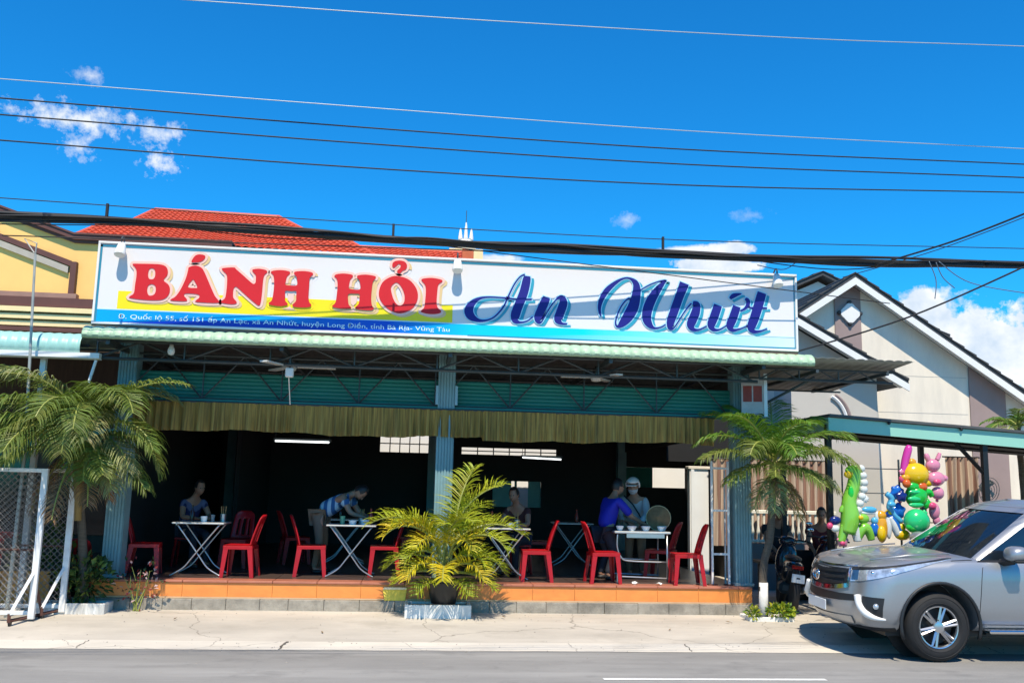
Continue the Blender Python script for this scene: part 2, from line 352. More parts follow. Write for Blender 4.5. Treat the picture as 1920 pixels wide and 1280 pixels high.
# posts
def post(x, w=.25, y=13.55):
    b = MB(); n = 6; y0, y1 = y, y + w
    prof = []
    for k in range(n):                        # folded sheet: shallow flutes on the front
        a = x - w / 2 + w * k / n; c = w / n
        prof += [(a, y0), (a + c * .62, y0), (a + c * .68, y0 + .012), (a + c * .94, y0 + .012)]
    prof += [(x + w / 2, y0), (x + w / 2, y1), (x - w / 2, y1)]
    b.prism([(px, py, .5) for px, py in prof], (0, 0, 3.25)); p = b.build('post', m_green, rest)
    attach(MB().box(x - w / 2 - .02, x + w / 2 + .02, y0 - .02, y1 + .02, .5215, .56, bev=.006).build('post_foot', mat('weathered_foot', (.30, .36, .34), .8, var=.3, scale=12)), p)
    return p
PX = (-4.03, .465, 4.89)
for x in PX: post(x)
for x in PX: MB().box(x - .10, x + .10, 21.6, 21.8, .5, 3.7).build('rear_post', m_green, rest)
# corrugated roof sheet with its rolled mint lip
PER = .142
def cor(x, a): return a * abs(math.sin(math.pi * x / PER)) ** .38
def roof():
    x0, x1 = -4.36, 5.62; n = int((x1 - x0) / PER * 12)
    arc = [(12.615, 3.655), (12.592, 3.70), (12.60, 3.745), (12.635, 3.785), (12.70, 3.815), (12.80, 3.83), (12.95, 3.838)]
    def fn(u, v):
        x = x0 + (x1 - x0) * u; i = v * (len(arc) - 1); k = min(int(i), len(arc) - 2); t = i - k
        y = arc[k][0] * (1 - t) + arc[k + 1][0] * t; z = arc[k][1] * (1 - t) + arc[k + 1][1] * t
        a = math.atan2(z - 3.64, 12.86 - y); h = cor(x, .024)
        return (x, y - h * math.cos(a) + .004 * math.sin(x * 1.7), z + h * math.sin(a) + .012 * math.sin(x * .9) * .5)
    b = MB().grid(fn, n, len(arc) - 1); o = b.build('eave_strip', m_eave, rest, smooth=35, fix=False)
    md = o.modifiers.new('thick', 'SOLIDIFY'); md.thickness = .004; md.offset = -1
    X0, X1 = -4.36, 4.96; n2 = int((X1 - X0) / PER * 5)
    def fr(u, v):
        x = X0 + (X1 - X0) * u; y = 12.94 * (1 - v) + 22.3 * v
        return (x, y, 3.80 + cor(x, .022) - .10 * v)
    b = MB().grid(fr, n2, 6); o = b.build('roof_sheet', m_roof, rest, smooth=35, fix=False); md = o.modifiers.new('thick', 'SOLIDIFY'); md.thickness = .003; md.offset = -1
roof()
def side_roof():
    X0, X1 = 4.96, 7.12; n = int((X1 - X0) / PER * 6)
    def fr(u, v):
        x = X0 + (X1 - X0) * u; y = (12.60 if x > 5.60 else 12.94) * (1 - v) + 15.3 * v
        return (x, y, 3.76 + cor(x, .026) - .16 * v + (.04 if x < 5.6 else 0) * (1 - v))
    o = MB().grid(fr, n, 6).build('side_roof_sheet', mat('weathered_sheet', (.30, .31, .28), .55, var=.2, scale=3, dirt_or_shade=(.14, .12, .09), dscale=2, damt=.7), rest, smooth=35, fix=False); md = o.modifiers.new('thick', 'SOLIDIFY'); md.thickness = .004; md.offset = -1
side_roof()
# steelwork under the roof: purlins, trusses
def truss_x(y, x0, x1, zt, zb, step, r=.016, ext=None):
    b = MB(); b.tube([(x0, y, zt), (x1, y, zt)], r * 1.5, 6); b.tube([(x0, y, zb), (x1, y, zb)], r * 1.5, 6)
    k = 0; x = x0
    while x + step <= x1 + .01:
        b.tube([(x, y, zb), (x + step / 2, y, zt)], r, 5); b.tube([(x + step / 2, y, zt), (x + step, y, zb)], r, 5); b.tube([(x, y, zb), (x, y, zt)], r, 5); x += step
    return b.build('truss', m_steel, rest)
truss_x(13.05, -4.3, 4.95, 3.70, 3.46, 1.15); truss_x(13.02, 4.97, 7.0, 3.66, 3.50, .6, .012)
truss_x(13.62, -4.1, 4.9, 3.62, 3.0, 1.1, .012)
for yy in (16, 19): truss_x(yy, -4.3, 4.9, 3.68, 3.3, 1.2)
for x in (-4.05, -1.8, .465, 2.7, 4.9):
    b = MB().box(x - .025, x + .025, 12.66, 22.2, 3.60 if x < 5 else 3.55, 3.67 if x < 5 else 3.62); b.build('rafter', m_steel, rest)
for yy in (12.78, 14.4, 15.2, 16.8, 18, 20, 21): MB().box(-4.3, 4.94, yy - .02, yy + .02, 3.675, 3.71).build('purlin', m_steel, rest)
for x in (5.7, 6.75): MB().box(x - .02, x + .02, 12.68, 15.25, 3.575, 3.62).build('rafter', m_steel, rest)
for yy in (13.4, 14.9): MB().box(4.97, 7.08, yy - .02, yy + .02, 3.55, 3.574).build('purlin', m_steel, rest)
MB().tube([(4.9, 13.6, 3.0), (5.8, 13.0, 3.55)], .02, 6).build('brace', m_steel, rest)
# header beam and ribbed green panels over the opening
MB().box(PX[0] + .13, PX[2] - .13, 13.60, 13.66, 2.94, 3.0, bev=.005).build('header_beam', m_greenp, rest)
def ribbed(x0, x1, z0, z1, y):
    rows = int((z1 - z0) / .055); prof = []
    for k in range(rows):
        z = z0 + (z1 - z0) * k / rows; h = (z1 - z0) / rows
        prof += [(y, z), (y - .016, z + h * .25), (y - .018, z + h * .6), (y - .002, z + h * .92)]
    prof += [(y, z1), (y + .02, z1), (y + .02, z0)]
    return MB().prism([(x0, a, b) for a, b in prof], (x1 - x0, 0, 0)).build('shutter_panel', m_greenp, rest)
ribbed(PX[0] + .13, PX[1] - .13, 3.005, 3.39, 13.72); ribbed(PX[1] + .13, PX[2] - .13, 3.005, 3.39, 13.72)
for x in (PX[1] - .16, PX[1] + .12): MB().box(x, x + .04, 13.535, 13.575, 3.02, 3.30, bev=.004).build('bracket', mat('pale_blue_metal', (.25, .40, .45), .4), rest)
# inner walls and ceiling line
def wall_holes(x0, x1, z0, z1, y0, y1, holes):
    b = MB(); xs = sorted({x0, x1, *[h[0] for h in holes], *[h[1] for h in holes]}); zs = sorted({z0, z1, *[h[2] for h in holes], *[h[3] for h in holes]})
    for i in range(len(xs) - 1):
        for j in range(len(zs) - 1):
            cx, cz = (xs[i] + xs[i + 1]) / 2, (zs[j] + zs[j + 1]) / 2
            if any(h[0] < cx < h[1] and h[2] < cz < h[3] for h in holes): continue
            b.box(xs[i], xs[i + 1], y0, y1, zs[j], zs[j + 1])
    return b
HO = [(-.75, .62, 2.62, 3.02), (1.15, 3.4, 2.62, 2.78), (1.9, 3.05, 1.42, 2.02), (4.95, 6.55, 1.95, 2.42)]
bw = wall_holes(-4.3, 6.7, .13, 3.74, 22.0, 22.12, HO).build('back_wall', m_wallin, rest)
for h in HO[:2]:
    for k in range(1, 6):
        x = h[0] + (h[1] - h[0]) * k / 6; MB().box(x - .012, x + .012, 22.03, 22.06, h[2], h[3]).build('window_bar', m_steel, rest)
    MB().box(h[0], h[1], 22.035, 22.055, (h[2] + h[3]) / 2 - .012, (h[2] + h[3]) / 2 + .012).build('window_rail', m_steel, rest)
MB().box(2.42, 2.47, 22.02, 22.1, 1.42, 2.02).build('window_frame', m_greenp, rest)
MB().box(1.9, 2.35, 22.13, 22.15, 1.42, 2.02).build('window_pane', mat('frosted_teal', (.10, .28, .28), .3), rest)
MB().box(2.75, 3.05, 22.13, 22.15, 1.42, 2.02).build('window_pane', MATS['frosted_teal'], rest)
MB().box(4.95, 5.75, 22.13, 22.16, 1.95, 2.42).build('shutter_board', m_greenp, rest)
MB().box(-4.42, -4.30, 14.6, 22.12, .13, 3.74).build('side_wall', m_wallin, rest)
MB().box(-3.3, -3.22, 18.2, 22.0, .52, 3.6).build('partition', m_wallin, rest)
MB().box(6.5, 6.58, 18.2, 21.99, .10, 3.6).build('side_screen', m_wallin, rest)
MB().box(4.96, 6.6, 18.1, 22.3, 3.60, 3.64).build('rear_roof', m_roof, rest)  # roof strip added to keep sun off the right end of the back wall
MB().box(4.925, 4.952, 13.82, 15.34, 3.1, 3.70).build('side_fascia', m_wallin, rest); MB().box(4.963, 4.985, 13.0, 22.0, 3.62, 3.84).build('side_fascia', m_wallin, rest); MB().box(4.955, 4.985, 15.35, 22.0, 2.75, 3.619).build('side_fascia', m_wallin, rest)
MB().box(4.99, 6.5, 18.1, 18.13, 2.45, 3.6).build('rear_fascia', mat('shade_black_board', (.010, .010, .010), .8), rest)  # board coloured black to hold the room's shade where sun reaches it

# cloth valance: pleated olive cloth on a rail
def valance():
    t = thing('cloth_valance', 'long pleated olive cloth valance hanging under the teal panels', 'curtain', (.25, 13.5, 2.5))
    x0, x1 = -3.9, 4.46; n = 760; rnd = random.Random(3); ph = []; x = 0
    amp = [0] * (n + 1); acc = 0.0; val = [0] * (n + 1)
    for i in range(n + 1):
        acc += rnd.uniform(.22, .75) * (1.2 if noise.noise((i * .02, 0, 0)) > 0 else .7); val[i] = math.sin(acc); amp[i] = .030 + .022 * noise.noise((i * .05, 3, 0))
    def fn(u, v):
        i = min(int(u * n + .5), n); x = x0 + (x1 - x0) * u
        low = 2.545 + .018 * math.sin(x * 2.1) + .010 * math.sin(x * 7) + .006 * noise.noise((x * 9, 1, 0)) - (.05 * max(0, math.sin(x * 1.5)) ** 2 if x > 1 else 0)
        z = 2.945 * (1 - v) + low * v; y = 13.52 + val[i] * amp[i] * (.45 + v * 1.1) + .012 * math.sin(x * 3 + v)
        return (x, y, z)
    b = MB().grid(fn, n, 5)
    m = mat('olive_cloth', (.37, .235, .055), .85, var=.5, scale=5, stretch=(9, 1, .25), dirt_or_shade=(.07, .058, .02), dscale=4.2, damt=1.0, sub=(.22, .17, .04, .08))  # dark upright streaks paint the shade between pleats into the cloth colour
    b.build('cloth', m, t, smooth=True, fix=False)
    b = MB().tube([(x0 - .05, 13.535, 2.95), (x1 + .03, 13.535, 2.95)], .014, 8); b.build('rail', m_steel, t)
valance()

# ------------------------------------------------------------------ the sign
YS = 12.74
def S(x, y): p = W(x, y, YS); return (p.x, p.z)
def sign():
    x0, x1, z0, z1 = -4.305, 5.445, 3.875, 5.005
    t = thing('sign_board', 'long white sign board with red and blue lettering on the roof edge', 'sign', ((x0 + x1) / 2, YS, z0))
    MB().box(x0 + .03, x1 - .03, YS, YS + .05, z0 + .03, z1 - .03).build('panel', m_wsign, t)
    fr = MB()
    for a in ((x0, x1, z0, z0 + .03), (x0, x1, z1 - .03, z1), (x0, x0 + .03, z0 + .03, z1 - .03), (x1 - .03, x1, z0 + .03, z1 - .03)): fr.box(a[0], a[1], YS - .02, YS + .07, a[2], a[3], bev=.004)
    fr.build('frame', m_white, t)
    for a in ((x0 + .031, x1 - .031, z1 - .075, z1 - .045), (x0 + .031, x0 + .056, z0 + .031, z1 - .046), (x1 - .05, x1 - .035, z0 + .031, z1 - .076), (x0 + 5.0, x1 - .051, z0 + .035, z0 + .055)):
        MB().box(a[0], a[1], YS - .004, YS - .0005, a[2], a[3]).build('border_line', m_tealf, t)
    # blue strip with its printed run from azure through deep blue to pale cyan
    M = bpy.data.materials.new('sign_blue_print'); M.use_nodes = True; nt = M.node_tree; N = nt.nodes; L = nt.links; b = N['Principled BSDF']; b.inputs['Roughness'].default_value = .35
    tc = N.new('ShaderNodeTexCoord'); sx = N.new('ShaderNodeSeparateXYZ'); L.new(tc.outputs['Object'], sx.inputs[0])
    def lin(c): return [(v / 255 / 12.92) if v / 255 <= .04045 else ((v / 255 + .055) / 1.055) ** 2.4 for v in c] + [1]
    def ramp(stops, src, a, bb):
        mr = N.new('ShaderNodeMapRange'); mr.inputs['From Min'].default_value = a; mr.inputs['From Max'].default_value = bb; L.new(src, mr.inputs['Value'])
        r = N.new('ShaderNodeValToRGB'); L.new(mr.outputs[0], r.inputs[0]); e = r.color_ramp.elements
        e[0].position, e[0].color = stops[0][0], lin(stops[0][1]); e[1].position, e[1].color = stops[-1][0], lin(stops[-1][1])
        for p, c in stops[1:-1]: q = e.new(p); q.color = lin(c)
        return r.outputs[0]
    top = ramp([(0, (0, 165, 240)), (.12, (0, 140, 215)), (.22, (0, 165, 225)), (.30, (0, 95, 200)), (.40, (0, 70, 200)), (.46, (0, 150, 220)), (.52, (0, 195, 235)), (.68, (0, 212, 250)), (.80, (130, 225, 250)), (1, (212, 240, 252))], sx.outputs[0], x0, x1)
    dk = ramp([(0, (0, 60, 190)), (.1, (0, 45, 180)), (.35, (0, 40, 170)), (.48, (0, 110, 210)), (.6, (0, 190, 240)), (.8, (150, 230, 250)), (1, (215, 241, 252))], sx.outputs[0], x0, x1)
    wv = N.new('ShaderNodeMath'); wv.operation = 'SINE'; sc = N.new('ShaderNodeMath'); sc.operation = 'MULTIPLY_ADD'; sc.inputs[1].default_value = 1.25; sc.inputs[2].default_value = 4.3; L.new(sx.outputs[0], sc.inputs[0]); L.new(sc.outputs[0], wv.inputs[0])
    zz = N.new('ShaderNodeMath'); zz.operation = 'MULTIPLY_ADD'; L.new(wv.outputs[0], zz.inputs[0]); zz.inputs[1].default_value = .055; zz.inputs[2].default_value = z0 + .07
    df = N.new('ShaderNodeMath'); df.operation = 'SUBTRACT'; L.new(zz.outputs[0], df.inputs[0]); L.new(sx.outputs[2], df.inputs[1])
    ml = N.new('ShaderNodeMath'); ml.operation = 'MULTIPLY_ADD'; ml.use_clamp = True; L.new(df.outputs[0], ml.inputs[0]); ml.inputs[1].default_value = 60; ml.inputs[2].default_value = .5
    mx = N.new('ShaderNodeMix'); mx.data_type = 'RGBA'; L.new(ml.outputs[0], mx.inputs['Factor']); L.new(top, mx.inputs['A']); L.new(dk, mx.inputs['B']); L.new(mx.outputs['Result'], b.inputs['Base Color'])
    poly = [(x0 + .057, z0 + .031), (x1 - .051, z0 + .057), (x1 - .051, z0 + .19), (x0 + 6.5, z0 + .205), (x0 + .057, z0 + .205)]
    MB().prism([(a, YS - .0030, c) for a, c in poly], (0, .0025, 0)).build('blue_strip', M, t)
    ya, yb = S(222, 545), S(848, 602)
    MB().box(ya[0], yb[0], YS - .003, YS - .0004, z0 + .215, ya[1]).build('yellow_strip', mat('sign_yellow', (.86, .70, .0), .4, var=.02), t)
    MB().box(x0 + .057, x1 - .051, YS - .0045, YS - .0031, z0 + .200, z0 + .213).build('pale_line', mat('sign_pale_blue', (.55, .80, .86), .4, var=.02), t)
    # red capitals
    mr_ = mat('sign_red', (.60, .0, .008), .6, var=.03); mp_ = mat('sign_pink', (.86, .55, .47), .4, var=.02); ms_ = mat('sign_letter_shade', (.72, .52, .25), .45, var=.02)
    z1f = lambda q: (170 + q[0] / 6, 440 + q[1] / 6); z2f = lambda q: (400 + q[0] / 8, 460 + q[1] / 8); z3f = lambda q: (600 + q[0] / 7.385, 470 + q[1] / 7.385)
    LET = [
     (z1f, [[(485,330),(560,330),(760,335),(840,355),(870,400),(865,460),(825,515),(875,560),(895,610),(885,670),(840,720),(760,740),(600,735),(450,715),(445,695),(490,660),(505,560),(520,460),(515,390),(480,345)],
            [(660,400),(690,380),(725,400),(730,460),(710,500),(665,500),(650,460)], [(650,580),(690,560),(730,580),(735,640),(710,680),(660,685),(640,640)]]),
     (z1f, [[(1110,370),(1180,350),(1250,375),(1290,440),(1350,580),(1400,690),(1435,735),(1430,770),(1200,760),(1190,740),(1225,710),(1210,675),(1075,665),(1055,690),(1080,720),(1075,750),(920,745),(905,730),(960,695),(1020,610),(1075,490),(1100,400)],
            [(1145,515),(1168,520),(1203,592),(1180,602),(1098,590)]]),
     (z1f, [[(1140,295),(1180,240),(1230,225),(1290,240),(1280,280),(1230,310),(1150,315)]]),
     (z2f, [[(135,365),(150,345),(310,335),(350,365),(470,470),(590,575),(630,570),(640,530),(640,460),(620,430),(590,390),(600,365),(690,355),(790,375),(810,410),(770,450),(750,530),(735,700),(715,850),(690,905),(640,880),(500,760),(380,650),(340,625),(310,650),(300,720),(305,790),(350,845),(340,880),(250,885),(130,865),(130,835),(180,790),(200,680),(210,560),(205,450),(160,400)]]),
     (z2f, [[(865,410),(900,385),(1020,375),(1140,395),(1150,430),(1110,470),(1090,540),(1090,595),(1180,605),(1255,600),(1260,540),(1250,480),(1220,440),(1215,410),(1250,395),(1370,390),(1480,410),(1495,445),(1450,490),(1440,600),(1430,760),(1440,850),(1470,890),(1450,925),(1350,935),(1220,925),(1190,895),(1240,840),(1245,770),(1245,690),(1170,690),(1085,685),(1080,760),(1080,830),(1110,870),(1110,895),(1000,915),(860,895),(835,865),(880,825),(905,700),(915,560),(905,460)]]),
     (z3f, [[(200,360),(230,330),(330,320),(440,335),(455,365),(420,410),(405,480),(405,525),(480,540),(555,535),(558,470),(545,410),(515,375),(530,345),(640,335),(760,355),(770,385),(735,430),(720,520),(710,660),(720,760),(745,795),(720,825),(620,825),(510,810),(490,785),(535,740),(548,660),(545,605),(470,598),(395,605),(390,680),(400,750),(430,785),(415,805),(300,805),(190,785),(170,765),(215,720),(235,600),(245,480),(235,400)]]),
     (z3f, [[(1085,355),(1240,410),(1340,540),(1350,680),(1270,810),(1110,870),(960,820),(850,710),(815,590),(860,450),(970,370)], [(1040,450),(1090,460),(1140,530),(1170,620),(1165,710),(1130,755),(1080,755),(1030,700),(995,600),(985,510)]]),
     (z3f, [[(1000,210),(1020,160),(1090,140),(1170,155),(1205,205),(1190,260),(1140,285),(1110,320),(1075,310),(1070,280),(1110,240),(1115,200),(1085,190),(1060,215),(1020,240)]]),
     (z3f, [[(1405,415),(1430,390),(1550,380),(1680,405),(1690,435),(1640,475),(1625,560),(1615,720),(1630,790),(1675,835),(1650,870),(1530,880),(1410,855),(1400,830),(1440,790),(1455,700),(1465,560),(1455,480)]])]
    for i, (fz, polys) in enumerate(LET):
        loops = []
        for p in polys:
            q = [S(*fz(c)) for c in p]; loops.append([(v.x, v.y) for v in catmull([(a, c, 0) for a, c in q], 4, True)])
        cx = sum(v[0] for v in loops[0]) / len(loops[0]); cz = sum(v[1] for v in loops[0]) / len(loops[0])
        loc = [[(a - cx, c - cz) for a, c in l] for l in loops]
        def piece(nm, m, off, ex, y, dx=0, dz=0, par=None):
            me = stand_up(curve_fill(loc, ex, off), (cx + dx, y, cz + dz)); me.materials.append(m); return link(nm, me, par or t)
        L0 = piece('letter', mr_, 0, .0035, YS - .0170)
        piece('letter_outline', mp_, .034, .0025, YS - .0105, par=L0)
        piece('letter_shadow', ms_, .026, .0012, YS - .0060, .042, -.026, par=L0)
    # blue script
    mb_ = mat('sign_blue', (.003, .002, .20), .5, var=.05); ml_ = mat('sign_light_blue', (.42, .72, .90), .4, var=.02); mt_ = mat('sign_teal', (.03, .33, .46), .4, var=.04)
    z4 = lambda q: (860 + q[0] / 7.68, 490 + q[1] / 7.68, q[2] / 7.68); z5 = lambda q: (1100 + q[0] / 9.145, 500 + q[1] / 9.145, q[2] / 9.145); z6 = lambda q: (1260 + q[0] / 7.528, 500 + q[1] / 7.528, q[2] / 7.528)
    SCR = [
     [(z4, [(1050,550,22),(940,550,24),(820,545,22),(690,530,22),(560,520,20),(430,515,22),(300,535,40),(200,600,85),(145,700,125),(175,790,115),(280,850,52),(400,850,26),(520,795,22),(640,660,24),(720,490,22),(800,330,20),(880,225,18),(950,190,22)]),
      (z4, [(985,215,90),(975,280,118),(935,450,126),(860,640,128),(815,770,132),(815,850,92),(880,878,32),(980,860,20),(1065,800,18)])],
     [(z4, [(1265,520,105),(1235,590,125),(1190,690,125),(1140,810,112),(1150,875,55),(1190,870,22),(1250,770,18),(1330,640,18),(1410,545,24),(1475,525,80),(1505,600,118),(1460,740,124),(1430,840,112),(1480,895,40),(1560,900,20)])],
     [(z5, [(240,850,28),(215,720,55),(250,560,82),(350,400,92),(500,270,58),(640,200,28),(740,205,36),(830,275,95),(855,380,132),(840,520,160),(790,700,190),(700,860,180),(600,980,118),(530,1030,40),(492,970,28),(515,850,24),(580,700,24),(660,590,24),(730,545,28)]),
      (z5, [(910,405,18),(1080,310,20),(1250,250,20),(1350,240,30),(1320,270,50),(1230,375,112),(1120,540,158),(1045,720,168),(1025,880,158),(1070,990,116),(1150,1052,44),(1260,1040,24),(1350,990,20)])],
     [(z5, [(1670,285,165),(1640,370,160),(1590,500,150),(1500,750,148),(1435,940,138),(1430,1050,80),(1480,1055,26),(1560,950,20),(1680,760,20),(1790,630,26)]),
      (z6, [(290,515,60),(345,540,96),(330,640,124),(290,740,126),(262,820,116),(295,885,60),(380,888,24),(485,838,18)])],
     [(z6, [(645,545,120),(620,620,125),(585,720,125),(550,820,115),(580,885,60),(665,888,24),(765,830,18)]),
      (z6, [(910,560,112),(885,640,120),(850,740,122),(815,830,112),(850,895,56),(950,880,22),(1050,838,18)]),
      (z6, [(960,625,24),(1020,595,34),(1062,545,54),(1068,485,58),(1030,452,40)]), (z6, [(975,385,14),(920,395,45),(860,415,66),(815,452,40)])],
     [(z6, [(1265,370,128),(1245,440,136),(1210,560,136),(1160,720,134),(1115,850,120),(1150,915,60),(1250,908,24),(1335,875,18)]), (z6, [(1085,580,24),(1200,584,28),(1335,586,24)])]]
    PXM = (S(1000, 560)[0] - S(900, 560)[0]) / 100
    lay = 0
    for k, strokes in enumerate(SCR):
        base = None
        def ribbon(extra, dx, dz, y, th):
            nonlocal lay
            b = MB()
            for fz, pts in strokes:
                P = []
                for q in pts: x, yy, w = fz(q); sx_, sz_ = S(x, yy); P.append((sx_, sz_, w * PXM))
                C = catmull(P, 6); lay += 1; e = (lay % 9) * .00025; Lf = []; Rg = []
                for i, c in enumerate(C):
                    d = C[min(i + 1, len(C) - 1)] - C[max(i - 1, 0)]; d.z = 0; d.normalize(); nrm = Vector((-d.y, d.x)); h = max(c.z * .5, .006) + extra
                    ex = Vector((0, 0))
                    if i == 0: ex = Vector((-d.x, -d.y)) * extra
                    if i == len(C) - 1: ex = Vector((d.x, d.y)) * extra
                    Lf.append((c.x + nrm.x * h + dx + ex.x, c.y + nrm.y * h + dz + ex.y)); Rg.append((c.x - nrm.x * h + dx + ex.x, c.y - nrm.y * h + dz + ex.y))
                n = len(C); vs = []
                for Q, yo in ((Lf, y - e), (Rg, y - e), (Lf, y - e + th), (Rg, y - e + th)): vs += [(a, yo, c) for a, c in Q]
                fs = []
                for i in range(n - 1): fs += [(i, i + 1, n + i + 1, n + i), (2 * n + i, i, i + 1, 2 * n + i + 1)[::-1], (n + i, n + i + 1, 3 * n + i + 1, 3 * n + i)]
                fs += [(0, n, 3 * n, 2 * n), (n - 1, 2 * n - 1, 4 * n - 1, 3 * n - 1)[::-1]]
                b.add(vs, fs)
            return b
        base = ribbon(0, 0, 0, YS - .0165, .006).build('letter', mb_, t, fix=False)
        ribbon(.014, 0, 0, YS - .0100, .004).build('letter_outline', ml_, base, fix=False)
        ribbon(.006, .047, -.030, YS - .0058, .0025).build('letter_shadow', mt_, base, fix=False)
    # address line
    a0, a1 = S(222, 592), S(843, 617)
    me = text_mesh('Đ. Quốc lộ 55, số 151 ấp An Lạc, xã An Nhứt, huyện Long Điền, tỉnh Bà Rịa- Vũng Tàu', .085, .0012, a1[0] - a0[0])
    stand_up(me, (a0[0], YS - .0062, z0 + .085)); me.materials.append(mat('sign_lettering', (.70, .90, .97), .4, var=0)); tag(link('address_line', me, t), kind='stuff')
    for x in (x0 + .6, -2.2, .5, 3.0, x1 - .6):
        MB().tube([(x, YS + .06, z0 + .1), (x, YS + .5, 3.86)], .018, 6).build('stay', m_steel, t)
        MB().box(x - .02, x + .02, YS + .075, YS + .11, z0 - .06, z1 - .1).build('rear_upright', m_steel, t)
    MB().box(x0, x1, YS + .0, YS + .06, z0 - .045, z0 - .003).build('foot_rail', mat('rusty_rail', (.22, .14, .10), .8, var=.3, scale=8), t)
sign()
# ------------------------------------------------------------------ neighbouring buildings
m_yel = mat('yellow_render', (.92, .55, .175), .8, var=.07, scale=1.5, dirt_or_shade=(.80, .46, .15), dscale=.9, damt=.5, bump=.1)
m_brn = mat('brown_trim', (.115, .040, .030), .6, var=.15, scale=4)
m_crm = mat('cream_trim', (.84, .64, .34), .7, var=.06)
m_red = mat('red_roof_tile', (.58, .085, .030), .6, var=.22, scale=5, dirt_or_shade=(.38, .05, .03), dscale=2.5, damt=.7)
m_grey = mat('grey_render', (.77, .69, .57), .85, var=.06, scale=1.2, dirt_or_shade=(.55, .50, .43), dscale=1.6, damt=.55, stretch=(1.5, 1, .35))
m_grey2 = mat('blue_grey_render', (.50, .465, .41), .85, var=.06, scale=1.2)
m_mauve = mat('mauve_render', (.30, .225, .21), .85, var=.08, scale=2)
m_dark = mat('dark_roof', (.045, .048, .052), .7, var=.25, scale=6)
m_soff = mat('soffit_white', (.74, .74, .72), .7, var=.04)
m_black = mat('black_steel', (.012, .014, .016), .45, metal=.2, var=.1)
def tiled(b, A, B, C, D, nx, nr, amp=.035, step=.03):   # A-B lower edge, D-C upper edge: wavy courses of roof tiles
    A, B, C, D = map(Vector, (A, B, C, D)); nrm = (B - A).cross(D - A).normalized()
    U = nx * 6; lv = []
    for r in range(nr): lv += [(r / nr + 1e-4, step), ((r + 1) / nr, 0)]
    vs = [];
    for v, h in lv:
        for i in range(U + 1):
            u = i / U; p = (A * (1 - u) + B * u) * (1 - v) + (D * (1 - u) + C * u) * v
            vs.append(p + nrm * (h + amp * abs(math.sin(math.pi * u * nx))))
    n = U + 1; b.add(vs, [(j * n + i, j * n + i + 1, (j + 1) * n + i + 1, (j + 1) * n + i) for j in range(len(lv) - 1) for i in range(U)])
def P3(x, y, Y): return W(x, y, Y)

def yellow_house():
    Y = 17.0; t = thing('yellow_house', 'yellow house with dark brown raked trim beside the long sign', 'house', (-8, Y, .1))
    ax, az = -10.0, 7.32; rx, rz = -6.15, 6.05
    out = [(-14, .1), (-4.5, .1), (-4.5, 4.0), (-3.4, 4.0), (-3.4, rz), (rx, rz), (ax, az), (-14, 6.0)]
    MB().prism([(x, Y, z) for x, z in out], (0, 7, 0)).build('wall', m_yel, t)
    def strip(pts, w, d, m, name='trim', up=True):
        b = MB()
        for (xa, za), (xb, zb) in zip(pts[:-1], pts[1:]):
            b.prism([(xa, Y - d, za), (xb, Y - d, zb), (xb, Y - d, zb + w), (xa, Y - d, za + w)], (0, d - .002, 0))
        return b.build(name, m, t)
    strip([(-14, 5.98), (ax, az + .02), (rx, rz + .0), (-3.4, rz)], .08, .11, m_brn, 'roof_edge')
    strip([(-14, 5.93), (ax, az - .03), (rx, rz - .05), (-3.4, rz - .05)], .049, .06, m_brn, 'cornice')
    g1, g2 = (-10.0, 6.90), (-6.16, 5.56)
    strip([(-13.8, 5.5), g1, g2], .10, .07, m_brn); strip([(-13.8, 5.38), (g1[0], g1[1] - .12), (g2[0] - .05, g2[1] - .12)], .115, .06, mat('grey_trim', (.42, .36, .30), .7))
    MB().box(-6.16, -6.06, Y - .10, Y - .002, 5.06, 5.64).build('trim', m_brn, t)
    MB().box(-13.9, -6.0, Y - .14, Y - .002, 4.97, 5.055).build('trim', mat('dusty_trim', (.32, .17, .13), .7), t)
    MB().box(-14, -4.0, Y - .16, Y - .002, 4.80, 4.965).build('ledge', m_brn, t)
    for k, (z, d) in enumerate(((4.70, .20), (4.58, .16), (4.46, .12))): MB().box(-14, -3.5, Y - d, Y - .002, z, z + .085).build('moulding', m_crm, t)
    MB().box(-14, -3.5, Y - .18, Y - .002, 4.36, 4.43).build('moulding', m_brn, t)
    b = MB(); b.prism([(-14, Y - .13, 6.07), (ax, Y - .13, az + .105), (rx, Y - .13, rz + .085), (-3.4, Y - .13, rz + .085), (-3.4, Y - .13, rz + .11), (rx, Y - .13, rz + .12), (ax, Y - .13, az + .14), (-14, Y - .13, 6.1)], (0, 7.5, 0)); b.build('roof', m_brn, t)
    # shopfront under the awning
    MB().box(-13.5, -4.5, Y - .10, Y - .003, .14, 4.06).build('shopfront', mat('dark_wood', (.06, .035, .02), .7, var=.3, scale=3, stretch=(6, 1, .6)), t)
    for x in (-9.4, -7.6, -6.0): MB().box(x, x + 1.1, Y - .13, Y - .101, .9, 2.7).build('window', mat('dark_glass', (.01, .012, .015), .08), t)
yellow_house()

